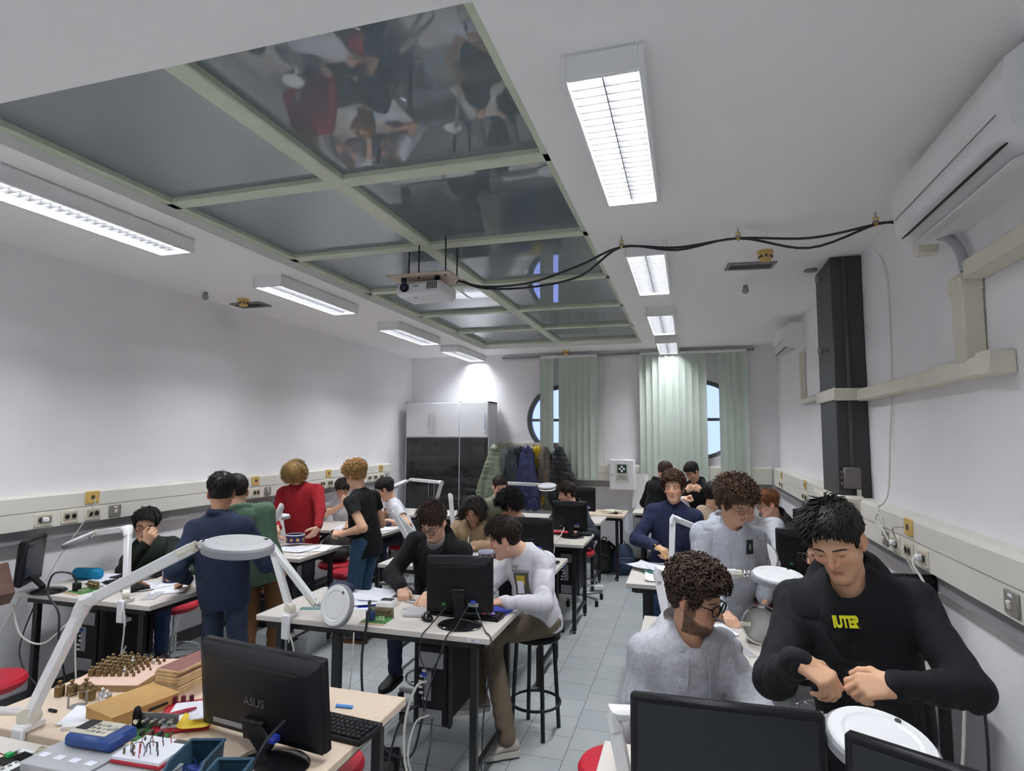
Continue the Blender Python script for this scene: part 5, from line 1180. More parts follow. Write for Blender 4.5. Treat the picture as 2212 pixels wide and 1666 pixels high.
# --- right side, behind
p_sweat = person('curly-haired student in a navy sweater looking up while writing with a pencil', (-.17, 5.56, .93), (-.14, 5.49, 1.50), -95, (-2, -2, 3),
    hands={'R': ((-.285, 5.22, 1.035), (.75, -.45, -.25), (.1, .1, -1), 'grip', (-.8, .2, -.5))}, top=dict(t='knit', c='#1f2645', f=.014, drop=.04), pants=('#33486b', 'denim'), hair_=dict(HS['curltop'], tt=.034, ts=.012, n=1000, rc=.0072), hcol='#4a3222', skin='#dfb092', h=.0048, hc=.0065, opn=.7, mouth=.5, seed=53, sw=1.06)
p_back = person('student in a black hoodie standing turned away beside the green blind', (-.45, 8.28, .93), (-.32, 8.32, 1.485), 40, (0, 26, 0),
    hands={'R': ((-.17, 8.42, 1.20), (.6, .5, .2), (0, 0, 1), 'pinch', (.1, -.4, -.8)), 'L': ((-.38, 8.58, 1.15), (.6, .5, .2), (0, 0, 1), 'pinch', (-.6, .2, -.7))},
    top=dict(t='hoodie', c='#0d0e12', f=.013, cords=0, drop=.06), pants=('#2c3950', 'denim'), hair_=dict(HS['crop'], tt=.018), hcol='#3a261c', skin='#d8a992', h=.006, seed=56, sw=1.05)
p_far = person('student in a black jacket by the window holding a small part up with both hands', (.12, 8.56, .93), (.035, 8.50, 1.47), -122, (-10, 32, 6),
    hands={'R': ((-.05, 8.24, 1.24), (.55, -.1, .35), (.2, .9, -.2), 'pinch', (-.15, .2, -.9)), 'L': ((.145, 8.24, 1.25), (-.8, -.1, .35), (-.2, .9, -.2), 'pinch', (.8, .1, -.6))},
    top=dict(t='hoodie', c='#0c0e14', f=.013, cords=0), hair_=dict(HS['crop'], tt=.026, n=900), hcol='#15100e', skin='#d8a98c', h=.006, opn=.4, seed=59, sw=1.05)
p_beige = person('seated student in a beige sweater, head hidden behind the grey hoodie curls', (.17, 7.02, .705), (.245, 6.93, 1.315), 25, (20, 10, 0), legs='sit', legdir=-80,
    hands={'L': ((.36, 6.74, 1.0), (.8, -.3, -.2), (0, 0, -1), 'relaxed', (0, -.5, -.7)), 'R': ((.3, 6.6, .95), (.8, -.3, -.2), (0, 0, -1), 'relaxed', (-.3, -.7, -.5))},
    top=dict(t='knit', c='#a08d78', f=.012), hair_=HS['short'], hcol='#1c1411', skin='#d8aa8e', h=.007, seed=62)
p_sleeve = person('seated student hidden behind the navy sweater, only a white sleeve and pointing hand showing', (-.30, 7.06, .705), (-.15, 6.98, 1.24), -80, (0, 20, 0), legs='sit',
    hands={'L': ((-.07, 6.72, 1.285), (.45, -.2, .25), (-.2, .2, -.9), 'fist', (.3, -.2, -.8))}, top=dict(t='knit', c='#cfcfd6', f=.012), hair_=HS['short'], hcol='#2a1c16', skin='#dcae95', h=.007, seed=65)
p_lean = person('student in a white sweatshirt leaning on the eraser table, head hidden behind curly hair', (.62, 5.66, .705), (.445, 5.52, 1.375), -105, (0, 30, 0), legs='sit',
    hands={'L': ((.60, 5.08, .945), (-.3, -.7, -.2), (0, 0, -1), 'relaxed', (.8, .1, -.5)), 'R': ((.2, 5.15, .93), (.3, -.7, -.2), (0, 0, -1), 'relaxed', (-.7, .2, -.5))},
    top=dict(t='knit', c='#cbccd4', f=.014), hair_=HS['short'], hcol='#2a1d16', skin='#d8ab92', h=.006, seed=68, sw=1.15)
p_ginger = person('ginger-haired student in dark glasses and grey-brown hoodie leaning left over the table', (1.00, 6.92, .705), (.755, 6.60, 1.275), -158, (-8, 18, 0), legs='sit', legdir=-110,
    hands={'L': ((.62, 6.35, .93), (-.7, -.4, -.2), (0, 0, -1), 'relaxed', (.5, -.5, -.5)), 'R': ((.66, 6.52, .93), (-.7, -.4, -.2), (0, 0, -1), 'relaxed', (-.1, .5, -.6))},
    top=dict(t='hoodie', c='#46423f', f=.012, cords=0), hair_=dict(HS['short'], tt=.034, wave=.6), hcol='#7a4a2a', glasses=dict(shape=2.8, rx=.026, rz=.020, r=.0024, col='#16110f'), skin='#e2b49c', h=.0055, seed=71, sw=1.02)
# ================================================================ things on the desks
def printed():
    m = mat('printed_paper', (.82, .83, .90), .8); nt = m.node_tree; b = nt.nodes['Principled BSDF']; L = nt.links
    tc = nt.nodes.new('ShaderNodeTexCoord'); sp = nt.nodes.new('ShaderNodeSeparateXYZ'); L.new(tc.outputs['Object'], sp.inputs[0])
    def mth(op, a, v): x = nt.nodes.new('ShaderNodeMath'); x.operation = op; L.new(a, x.inputs[0]); x.inputs[1].default_value = v; return x.outputs[0]
    ln = mth('GREATER_THAN', mth('FRACT', mth('MULTIPLY', sp.outputs[1], 95), 0), .55)
    n = nt.nodes.new('ShaderNodeTexNoise'); n.inputs['Scale'].default_value = 60; mp = nt.nodes.new('ShaderNodeMapping'); mp.inputs['Scale'].default_value = (1, .25, 1); L.new(tc.outputs['Object'], mp.inputs[0]); L.new(mp.outputs[0], n.inputs['Vector'])
    x = nt.nodes.new('ShaderNodeMath'); x.operation = 'MULTIPLY'; L.new(ln, x.inputs[0]); L.new(mth('GREATER_THAN', n.outputs[0], .47), x.inputs[1])
    mx = nt.nodes.new('ShaderNodeMix'); mx.data_type = 'RGBA'; L.new(x.outputs[0], mx.inputs[0]); mx.inputs[6].default_value = (.82, .83, .90, 1); mx.inputs[7].default_value = (.50, .50, .56, 1); L.new(mx.outputs[2], b.inputs['Base Color']); return m
M['print'] = printed()
def paper(label, x, y, rot=0, w=.21, h=.297, z=TT, curl=.012, m='print', group=None, cat='paper', name='paper_sheet', mid=0):
    ph = random.random()*6
    def fn(u, v): return ((u-.5)*w, (v-.5)*h, .0025+curl*(max(0, abs(u-.5)-.25)**2*6+.5*(v-.5)**2*(1+math.sin(ph)))+mid*math.exp(-((u-.5)/.12)**2))
    o = MB().sheet(fn, 11, 9, th=.0018).build(name, M[m] if isinstance(m, str) else m); o.location = (x, y, z); o.rotation_euler = (0, 0, rot)
    return tag(o, label, cat, group)
def blk(name, label, cat, c, size, rot=0, m='white', b=.004, group=None):
    o = MB().box((0, 0, size[2]/2), size, b=b).build(name, M[m] if isinstance(m, str) else m); o.location = c; o.rotation_euler = (0, 0, rot); return tag(o, label, cat, group)
# ---- brass weights
wb = thing('weight_board', 'pink-topped chipboard slab carrying rows of brass weights', 'board', (-2.425, 2.15, TT), .27)
MB().box((0, 0, .012), (.30, .30, .024), b=.001).build('chipboard', mat('chipboard', (.36, .24, .12), .85, noise=.5, nscale=160), wb)
MB().box((0, 0, .0255), (.30, .30, .003)).build('pink_top', mat('salmon_laminate', (.74, .52, .42), .6), wb)
def wmesh(mb, r, h): return mb.lathe([(0, 0), (r, 0), (r*1.02, h*.04), (r*1.02, h*.62), (r*.9, h*.66), (r*.34, h*.68), (r*.24, h*.80), (r*.46, h*.86), (r*.52, h*.91), (r*.40, h*.97), (0, h)], n=16)
protos = {}
def weight(label, x, y, z, r, h, m='brass', g='brass weights on the board'):
    k = (round(r, 4), m)
    if k not in protos:
        o = wmesh(MB(), r, h).build('brass_weight' if m == 'brass' else 'steel_weight', M[m], angle=50); protos[k] = o
    else: o = protos[k].copy(); COL.objects.link(o)
    o.location = (x, y, z); return tag(o, label, 'weight', g)
RN = ['front', 'second', 'third', 'fourth', 'fifth', 'rear']; CN = ['first', 'second', 'third', 'fourth', 'fifth', 'sixth', 'seventh', 'eighth']
c_, s_ = math.cos(.27), math.sin(.27)
for r_ in range(6):
    for k in range(8):
        if (r_, k) in ((0, 7), (1, 7), (5, 0), (3, 7)): continue
        u = -.115+k*.031; v = -.055+r_*.034; rad = max(.0155-.0013*k-.0004*(5-r_), .0045); rad = (round(rad*1000/1.5)*1.5)/1000
        sl = (r_+k*3) % 9 == 4 and k > 2
        weight('%s weight on the pink board, %s from the left in the %s row' % ('bright steel' if sl else 'tarnished brass', CN[k], RN[r_]), -2.425+u*c_-v*s_, 2.15+u*s_+v*c_, TT+.027, rad, rad*3.1, 'chrome' if sl else 'brass')
for i, (x, y) in enumerate(((-2.515, 1.925), (-2.475, 1.945), (-2.435, 1.975), (-2.405, 1.945), (-2.36, 1.935))):
    weight('large tarnished brass weight standing before the pink board, %s from the left' % CN[i], x, y, TT, .0185, .062, g='large loose brass weights')
for i, (x, y) in enumerate(((-2.295, 1.935), (-2.26, 1.925))):
    weight('%s of the two shiny steel weights standing before the pink board' % ('left' if i == 0 else 'right'), x, y, TT, .0155, .055, 'chrome', 'steel weights')
# ---- stack of boards, cartons
proto = None
for i in range(8):
    o = MB().box((0, 0, .0064), (.115+.003*(i % 2), .30, .0126), b=.0022).build('wooden_board', [mat('pale_plywood', (.66, .48, .26), .75, noise=.18, nscale=25), mat('brown_board_face', (.25, .10, .085), .6)])
    for p in o.data.polygons:
        if abs(p.normal.z) > .9: p.material_index = 1
    o.location = (-2.10+random.uniform(-.006, .006), 2.20+random.uniform(-.005, .005), TT+i*.0128); o.rotation_euler = (0, 0, random.uniform(-.03, .03))
    tag(o, 'flat wooden board with brown faces, %s' % ('topmost of the stack beside the weights' if i == 7 else 'bottom of the stack beside the weights' if i == 0 else '%s from the bottom of the stack beside the weights' % CN[i]), 'board', 'stacked wooden boards')
cb_ = thing('cardboard_box', 'flat brown cardboard mailer box on the beige desk', 'box', (-2.10, 1.905, TT), -.22)
MB().box((0, 0, .022), (.185, .25, .044), b=.002).build('carton', M['card'], cb_)
MB().box((0, 0, .0445), (.19, .255, .003)).build('lid', M['card'], cb_)
MB().box((.0965, .04, .024), (.001, .075, .010)).build('printed_mark', M['ink'], cb_)
paper('plain white sheet under the cardboard mailer box', -2.235, 1.83, .5, .15, .16, m='paper')
st_ = thing('wire_stand', 'small wire stand with two posts in front of the brass weights', 'stand', (-2.352, 1.875, TT), .9)
for x in (-.03, .03): MB().tube([(x, 0, 0), (x, 0, .048)], .003, 8).build('post', M['grey'], st_)
MB().tube(spline([(-.03, 0, .048), (0, .004, .052), (.03, 0, .048)]), .0012, 6).build('wire', M['grey'], st_)
MB().lathe([(0, 0), (.03, 0), (.03, .0015), (0, .0015)], n=20).build('base_disc', M['grey'], st_)
blk('sensor_module', 'tiny black and white circuit module before the cardboard box', 'circuit module', (-2.19, 1.735, TT), (.07, .03, .014), .5, 'white', .001); 
blk('black_pen', 'short black pen lying left of the lamp clamp', 'pen', (-2.47, 1.775, TT), (.05, .012, .011), .15, 'black', .004)
blk('black_pen', 'short black pen lying right of the lamp clamp', 'pen', (-2.395, 1.81, TT), (.045, .012, .011), -.05, 'black', .004)
o = MB().tube([(-.035, 0, .007), (.0, 0, .007), (.035, 0, .007)], .0065, 10).build('marker', mat('light_blue_plastic', (.10, .30, .72), .4)); o.location = (-1.33, 2.17, TT); o.rotation_euler = (0, 0, .1); tag(o, 'light blue highlighter behind the big monitor', 'marker')
for i, (y, z) in enumerate(((1.735, 0), (1.765, 0))):
    o = MB().box((0, 0, .008), (.2, .018, .014), b=.004).build('clear_rod', M['clear']); o.location = (-2.57, y, TT+.0); o.rotation_euler = (0, 0, .30); tag(o, '%s of the two clear plastic bars at the left end of the beige desk' % ('nearer' if i == 0 else 'farther'), 'plastic bar')
# ---- red breadboard kit behind the oscilloscope
rk = thing('prototyping_kit', 'dark red breadboard kit with three binding posts beside the big monitor', 'electronics kit', (-1.86, 1.93, TT), .55)
MB().box((0, 0, .006), (.20, .26, .012), b=.003).build('base', M['red'], rk); MB().box((.01, -.01, .016), (.15, .20, .009), b=.001).build('breadboard', M['paper'], rk)
for i in range(3): MB().lathe([(.009, 0), (.009, .02), (.007, .024), (0, .024)], (-.075+i*.03, .115, .012), 12).build('binding_post', mat('dark_red_plastic', (.12, .01, .03), .35), rk)
tw = thing('tweezers', 'red tweezers with silver tips lying on the breadboard kit', 'tweezers', (-1.875, 1.90, TT+.024), .95)
for s2 in (-1, 1): MB().tube([(-.07, s2*.002, .004), (-.02, s2*.006, .004), (.03, s2*.005, .004), (.06, 0, .004)], [.001, .004, .005, .004], 6).build('arm', M['red'] if s2 > 0 else mat('crimson_plastic', (.35, .02, .06), .4), tw)
lf = paper('folded yellow and orange instruction leaflet beside the big monitor', -1.76, 1.875, .5, .12, .11, z=TT+.02, m=mat('yellow_orange_print', (.80, .58, .05), .6), curl=.03, name='leaflet')
paper('small white card lying on the yellow leaflet', -1.755, 1.885, .55, .08, .055, z=TT+.035, m='print', name='card')
pk = thing('knob_board', 'green circuit board with a row of metal knobs behind the breadboard', 'circuit board', (-1.885, 1.775, TT), .2)
MB().box((0, 0, .004), (.17, .09, .004)).build('circuit_board', M['pcb'], pk); MB().box((0, .045, .03), (.17, .003, .055)).build('panel', M['grey'], pk)
for i in range(5): MB().lathe([(0, .02), (.009, .02), (.010, 0), (0, 0)], (-.065+i*.032, .040, .034), 12, rx(math.pi/2)).build('knob', M['chrome'], pk)
for i in range(4): MB().box((-.05+i*.035, -.01, .014), (.012, .02, .018), b=.002).build('component', M['darksocket'], pk)
sc_ = thing('handheld_oscilloscope', 'blue handheld test instrument with a cream button panel on the parts box', 'oscilloscope', (-1.875, 1.585, TT+.066), .05)
MB().box((0, 0, .020), (.19, .11, .040), b=.010).build('blue_case', mat('deep_blue_plastic', (.015, .055, .22), .4), sc_); MB().box((-.02, .004, .0415), (.145, .085, .004), b=.001).build('panel', mat('cream_panel', (.66, .62, .52), .5), sc_)
MB().box((-.065, .012, .0445), (.042, .060, .003)).build('screen', M['screen'], sc_)
for i in range(12): MB().box((-.03+(i % 4)*.02, -.022+(i//4)*.02, .0448), (.012, .009, .003), b=.001).build('button', M['greyplastic'] if i % 3 else mat('pale_button', (.5, .48, .42), .5), sc_)
MB().lathe([(0, 0), (.011, 0), (.011, .006), (0, .006)], (.042, .006, .0436), 14).build('dial', mat('pale_button', (.5, .48, .42), .5), sc_)
o = MB().tube(spline([(0, -.012, 0), (0, -.013, .05), (0, 0, .075), (0, .013, .05), (0, .014, 0)]), .006, 8, rb=.010).build('cable_strap', M['black']); o.location = (-1.965, 1.80, TT); o.rotation_euler = (0, 0, 1.3); tag(o, 'black looped cable strap with white tag by the cardboard box', 'strap'); MB().box((0, .02, .03), (.014, .003, .02)).build('tag', M['paper'], o)
# ---- clear part boxes
def organizer(label, x, y, z, w_, d_, h_, rot, n=4):
    root = thing('parts_organizer', label, 'parts box', (x, y, z), rot, 'clear part boxes')
    k = MB()
    for s2 in (-1, 1): k.box((s2*(w_/2-.002), 0, h_/2), (.003, d_, h_)); k.box((0, s2*(d_/2-.002), h_/2), (w_, .003, h_))
    k.box((0, 0, .002), (w_, d_, .004)); k.build('tray', M['clear'], root)
    k = MB()
    for i in range(1, n): k.box((-w_/2+i*w_/n, 0, h_/2), (.002, d_-.01, h_-.008))
    k.box((0, 0, h_/2), (w_-.01, .002, h_-.008)); k.build('dividers', M['clear'], root)
    MB().box((0, 0, h_+.003), (w_+.006, d_+.006, .006), b=.002).build('lid', M['clear'], root)
    for i in range(n): MB().box((-w_/2+(i+.5)*w_/n, -d_*.2, h_+.0065), (w_/n*.5, d_*.14, .001)).build('label', M['paper'], root)
    for i in range(n*2): MB().ball((-w_/2+(i % n+.5)*w_/n, (-.25 if i < n else .25)*d_, .012), (w_/n*.3, d_*.14, .008), 8).build('small_parts', M['greyplastic'] if i % 2 else M['brass'], root)
organizer('clear lidded parts box under the blue oscilloscope', -1.885, 1.515, TT, .25, .17, .058, .02)
organizer('second clear parts box under the red-edged breadboard', -1.64, 1.49, TT, .22, .17, .050, .02)
bb = thing('breadboard_kit', 'white breadboard with plugged wires on a red base', 'breadboard', (-1.66, 1.585, TT+.057), .05)
MB().box((0, 0, .006), (.185, .14, .012), b=.003).build('red_base', M['red'], bb); MB().box((0, 0, .0165), (.18, .135, .010), b=.001).build('breadboard', M['paper'], bb)
for i in range(9):
    x, y = random.uniform(-.07, .05), random.uniform(-.05, .045); dx, dy = random.uniform(.02, .04), random.uniform(-.03, .03); hh = random.uniform(.018, .04)
    MB().tube(spline([(x, y, .021), (x+dx*.2, y+dy*.2, .021+hh), (x+dx*.8, y+dy*.8, .021+hh), (x+dx, y+dy, .021)], 4), .0013, 5).build('jumper_wire', M['bcable'] if i % 3 else mat('red_wire', (.3, .02, .02), .5), bb)
for i in range(6):
    MB().lathe([(.003, 0), (.0035, .008), (.002, .011), (0, .012)], (random.uniform(-.07, .07), random.uniform(-.055, .05), .0215), 8).build('component', M['darksocket'] if i % 2 else M['brass'], bb)
MB().box((.06, .055, .0225), (.05, .016, .003)).build('display_strip', M['darksocket'], bb)
def bin_(label, x, y, rot, fill=False):
    root = thing('storage_bin', label, 'storage bin', (x, y, TT), rot, 'blue storage bins')
    w0, w1, d0, h0 = .046, .054, .115, .088; k = MB(); t = .004
    def ring(y, w_, z0, z1): return [(-w_, y, z1), (-w_*.88, y, z0), (w_*.88, y, z0), (w_, y, z1)]
    st2 = [(d0, h0), (-.02, h0), (-.085, .035), (-d0, .035)]
    V = []
    for y2, z1 in st2: V += ring(y2, w1, .0, z1)+ring(y2, w1-t, t, z1)
    f = []
    for i in range(3):
        a, b_ = i*8, i*8+8
        for j in range(3): f += [(a+j, a+j+1, b_+j+1, b_+j), (a+4+j+1, a+4+j, b_+4+j, b_+4+j+1)]
        f += [(a+4, a, b_, b_+4), (a+3, a+7, b_+7, b_+3)]
    f += [(3, 2, 1, 0), (4, 5, 6, 7), (24, 25, 26, 27), (31, 30, 29, 28)]; k.add(V, f, 0)
    for s2 in (-1, 1): k.tube([(s2*w1, d0, h0), (s2*w1, -.02, h0), (s2*w1, -.085, .036), (s2*w1, -d0, .036)], .005, 6)
    k.tube([(-w1, d0, h0), (w1, d0, h0)], .005, 6); k.tube([(-w1, -d0, .036), (w1, -d0, .036)], .005, 6); k.build('bin_shell', M['navybin'], root, angle=30)
    if fill:
        k = MB(); rr = random.Random(5)
        for i in range(220):
            x2, y2 = rr.uniform(-.036, .036), rr.uniform(-.08, .07); a = rr.uniform(0, 6.3); z2 = rr.uniform(.010, .045); k.tube([(x2-.009*math.cos(a), y2-.009*math.sin(a), z2), (x2+.009*math.cos(a), y2+.009*math.sin(a), z2+rr.uniform(-.006, .008))], .0014, 4)
        o = k.build('blue_wire_clips', mat('cobalt_plastic', (.01, .045, .30), .4)); o.location = (x, y, TT+.004); o.rotation_euler = (0, 0, rot); tag(o, 'loose heap of small blue plastic clips in the left blue bin', 'clips', kind='stuff')
bin_('left blue open-fronted bin with small blue parts before the big monitor', -1.485, 1.555, .30, True); bin_('right blue open-fronted bin in front of the monitor foot', -1.315, 1.485, .30)
mm = thing('multimeter', 'white handheld meter with dark display at the bottom left corner', 'multimeter', (-2.02, 1.44, TT), .0)
MB().box((0, 0, .018), (.15, .075, .036), b=.012).build('case', M['white'], mm); MB().box((.02, 0, .0365), (.075, .045, .002)).build('display', M['screen'], mm)
for i in range(3): MB().lathe([(0, 0), (.006, 0), (.006, .003), (0, .003)], (-.05, -.02+i*.02, .036), 10).build('button', M['greyplastic'], mm)
ps = thing('power_module', 'small black circuit with green terminal and cooling fins left of the parts box', 'circuit module', (-2.12, 1.505, TT), -.1)
MB().box((0, 0, .012), (.11, .06, .024), b=.002).build('case', M['black'], ps); MB().box((-.035, -.012, .029), (.022, .018, .012), b=.001).build('green_terminal', mat('bright_green_plastic', (.02, .35, .10), .4), ps); MB().box((.0, .018, .028), (.06, .02, .01), b=.001).build('white_block', M['white'], ps)
for i in range(5): MB().box((.015+i*.009, -.01, .032), (.003, .034, .018)).build('cooling_fin', M['black'], ps)
cable('red_lead', [(-2.17, 1.50, TT+.02), (-2.20, 1.47, TT+.05), (-2.23, 1.49, TT+.03), (-2.27, 1.46, TT+.01)], .002, mat('red_wire', (.3, .02, .02), .5), 'thin red lead beside the small black circuit')
for i, (x, y) in enumerate(((-2.135, 1.585), (-2.105, 1.60))):
    o = MB().lathe([(.010, 0), (.016, 0), (.016, .012), (.010, .012), (.010, 0)], n=20).build('tape_roll', mat('cream_tape', (.62, .60, .46), .5)); o.location = (x, y, TT); tag(o, '%s of the two little tape rolls behind the black circuit' % ('left' if i == 0 else 'right'), 'tape')
# ---- box edge at the far left
table('left table at the picture edge carrying the wooden case', -4.44, -3.50, 1.58, 2.26, legs=True)
wd = thing('wooden_case', 'beige case with a dark brown slanted side at the left picture edge', 'case', (-3.40, 2.05, TT))
MB().box((-.32, .1, .13), (.3, .25, .26), b=.004).build('plinth', M['white'], wd)
MB().prism([(-.45, .262), (.075, .225), (.105, .275), (.04, .42), (-.45, .42)], -.20, .0, rot=rx(math.pi/2)).build('body', mat('beige_veneer', (.58, .43, .28), .6), wd)
MB().prism([(.06, .222), (.078, .22), (.112, .278), (.046, .422), (.034, .422)], -.205, .0, rot=rx(math.pi/2)).build('slanted_side', mat('dark_brown_wood', (.13, .07, .05), .6, noise=.3, nscale=12), wd)
# ---- left table one
pc = thing('pencil_case', 'bright blue pencil case at the left wall', 'pencil case', (-4.33, 3.47, TT), .25); MB().box((0, 0, .04), (.22, .07, .08), b=.02).build('body', mat('azure_fabric', (.0, .22, .42), .7, bump=.2), pc); MB().box((0, 0, .0805), (.18, .006, .003)).build('zip', M['ink'], pc)
blk('portfolio', 'dark purple portfolio lying behind the papers at the left wall', 'folder', (-4.05, 3.64, TT), (.30, .20, .012), .1, mat('aubergine_cover', (.03, .012, .03), .5))
blk('black_folder', 'flat black cover on top of the purple portfolio', 'folder', (-3.98, 3.66, TT+.0125), (.22, .14, .008), .35, 'black')
paper('printed sheet before the dark-green-sweater sitter', -3.98, 3.48, .1, z=TT+.004); paper('second printed sheet overlapping near the closed tin', -3.68, 3.46, -.3); paper('white sheet under the hand of the navy fleece', -3.50, 3.43, .6, m='paper'); paper('loose sheet beside the blue pencil case', -4.18, 3.52, .3, m='paper')
def tin(label, x, y, z=TT, r=.085, h=.07, lid=True, tilt=None):
    root = thing('biscuit_tin', label, 'tin', (x, y, z), 0, 'round dark blue tins'); n = 36
    MB().lathe([(0, 0), (r, 0), (r+.002, .003), (r, .006), (r, h-.004), (r-.003, h), (r-.004, h-.004), (r-.004, .006), (0, .004)] if not lid else [(0, 0), (r, 0), (r, h), (0, h)], n=n).build('tin_body', mat('dark_blue_tin', (.015, .018, .09), .3), root)
    V = []; k = MB()
    for i in range(9): a = i*2*math.pi/9; k.ball((math.cos(a)*(r-.001), math.sin(a)*(r-.001), h*.40), (.003, .020, h*.22), 10, rot=rz(a))
    k.build('biscuit_print', mat('golden_biscuit_print', (.50, .28, .10), .5, noise=.3, nscale=60), root)
    if lid: MB().lathe([(r+.003, h*.72), (r+.004, h-.002), (r, h+.001), (r*.9, h), (0, h+.001), (0, h-.003), (r-.002, h*.72), (r+.003, h*.72)][:6]+[(0, h*.9)], n=n).build('lid', mat('silver_blue_lid', (.42, .44, .60), .3, .3), root)
    else: MB().lathe([(r*.96, h*.9), (r*1.02, h*.92), (r*1.02, h), (r*.97, h+.002), (r*.95, h*.94), (r*.96, h*.9)], n=n).build('rim', M['white'], root)
    return root
tin('closed round tin on the left-wall table beside the navy fleece', -3.66, 3.62, r=.088, h=.075)
tin('open round tin in the hands of the red sweater', -3.72, 5.10, z=TT+.035, r=.088, h=.075, lid=False)
tin('round tin with pale lid in front of the cream-jacket writer', -1.74, 5.12, r=.08, h=.06)
tin('closed round tin on the table before the cabinet', -3.50, 7.62, r=.10, h=.07)
def pcbset(label, x, y, rot, cm):
    root = thing('circuit_board', label, 'circuit board', (x, y, TT), rot, 'green practice boards'); MB().box((0, 0, .003), (.15, .13, .006)).build('board', M['pcb'], root); MB().box((0, .06, .03), (.15, .004, .055)).build('back_panel', mat('tan_panel', (.30, .25, .17), .6), root)
    for i in range(4): MB().lathe([(0, .02), (.009, .02), (.009, 0), (0, 0)], (-.05+i*.033, .056, .035), 10, rx(math.pi/2)).build('terminal', M['brass'], root)
    MB().box((-.03, -.03, .03), (.045, .04, .06), b=.004).build('connector', cm, root)
    for i in range(5): MB().box((.01+i % 3*.02, -.03+i//3*.04, .012), (.01, .02, .012)).build('component', mat('pale_component', (.35, .45, .25), .5), root)
    MB().box((0, -.078, -.012), (.15, .03, .03), b=.002).build('edge_clip', mat('tan_clip', (.45, .33, .22), .6), root); return root
pcbset('green circuit board with black plug at the left-wall table edge', -4.02, 3.20, -.2, M['black'])
pcbset('green circuit board with dark blue plug at the nearest centre table edge', -1.77, 3.22, .05, mat('navy_plug', (.015, .04, .12), .4))
blk('leather_pouch', 'brown leather pouch near the tin on the left-wall table', 'pouch', (-3.78, 3.42, TT), (.15, .09, .014), -.4, mat('brown_leather', (.16, .06, .03), .6, bump=.2))
blk('clear_bag', 'clear plastic bag with a blue print at the table corner', 'bag', (-3.46, 3.24, TT), (.09, .20, .006), .5, 'clear', .002)
# ---- left tables two to four
paper('printed worksheet on the table before the red sweater', -3.55, 4.93, -.05, .26, .30, z=TT+.003); paper('white sheet beside the worksheet of the red sweater', -3.40, 5.02, .35, m='paper'); paper('half-covered sheet left of the worksheet', -3.78, 4.95, .4, m='paper')
blk('white_slate', 'slim white device at the table edge before the red sweater', 'device', (-3.36, 4.70, TT), (.14, .07, .010), .35, 'white')
blk('blue_pouch', 'dark navy pouch on the table behind the bent lamp', 'pouch', (-3.90, 4.86, TT), (.12, .08, .05), .2, mat('navy_fabric', (.02, .028, .07), .8), .015)
paper('worksheet in front of the white T-shirt', -3.88, 6.25, .2); paper('papers at the elbow of the white polo shirt', -3.42, 6.30, -.3, .3, .24); paper('blue-edged sheet on the shared left table', -3.58, 6.2, .1, m=mat('bluish_paper', (.45, .58, .75), .8))
blk('dark_case', 'dark plum glasses case under the hand of the white polo shirt', 'case', (-3.50, 6.50, TT), (.16, .09, .05), .3, mat('plum_fabric', (.03, .015, .05), .7), .02)
blk('meter_box', 'small grey instrument at the end of the white T-shirt table', 'instrument', (-3.72, 6.12, TT), (.12, .10, .05), .1, 'greyplastic')
# ---- nearest centre table
for i, (x, y, r_) in enumerate(((-2.14, 3.62, .25), (-2.05, 3.56, .5), (-2.0, 3.66, .1))):
    paper('%s sheet of the fanned papers left of the black jacket' % ('lowest', 'middle', 'topmost')[i], x, y, r_, z=TT+.004+i*.005, curl=.02, m='paper' if i else 'print')
blk('blue_folder', 'blue plastic folder under the fanned papers', 'folder', (-2.02, 3.56, TT), (.24, .31, .003), .45, mat('royal_blue_plastic', (.03, .06, .45), .35), 0)
blk('blue_folder', 'royal blue folder under the sleeve of the white sweatshirt', 'folder', (-1.14, 3.60, TT), (.14, .22, .006), -.1, mat('royal_blue_plastic', (.03, .06, .45), .35), .001)
cp = SDF([(-.1, -.08, 0), (.1, .08, .1)], .05, .006); cp.ell((0, 0, .02), (.085, .07, .055), k=.02); cp.ell((.06, .01, .03), (.05, .04, .03), k=.02)
V, F = cp.mesh(); V[:, 2] = np.maximum(V[:, 2], 0); V = folds(V, F, .008, 16, 2); V[:, 2] = np.maximum(V[:, 2], 0); o = np_mesh('knit_cap', V+A3([-2.33, 3.70, TT]), F, mat('navy_fabric', (.02, .028, .07), .8), None, (-2.33, 3.70, TT)); o.location = (-2.33, 3.70, TT); tag(o, 'crumpled dark navy cap on the far corner of the nearest centre table', 'cap')
mt = thing('bench_meter', 'small white meter with a dark label beside the reaching hand', 'meter', (-1.86, 3.50, TT), .1); MB().box((0, 0, .018), (.10, .13, .036), b=.006).build('case', M['white'], mt); MB().box((0, .01, .0365), (.08, .055, .002)).build('dark_label', M['ink'], mt)
for i in range(5): MB().box((-.034+i*.017, .052, .0375), (.011, .016, .004), b=.001).build('key', M['paper'], mt)
blk('external_drive', 'flat silver box left of the monitor on the nearest centre table', 'box', (-1.605, 3.40, TT), (.13, .15, .022), .2, mat('silver_plastic', (.58, .58, .60), .35), .006)
paper('white sheet on the keyboard of the nearest centre table', -1.46, 3.46, .1, .16, .12, z=TT+.024, m='paper')
o = blk('green_ruler', 'translucent green set square behind the lamp base', 'ruler', (-2.20, 3.33, TT), (.30, .05, .003), .30, mat('translucent_green', (.2, .7, .65), .2, trans=.5, alpha=.8), .001)
paper('small white slip in front of the fanned papers', -1.98, 3.40, .2, .10, .07, m='paper'); blk('silver_nut', 'little steel cube weight in front of the meter', 'part', (-1.90, 3.38, TT), (.022, .022, .018), .4, 'chrome', .003)
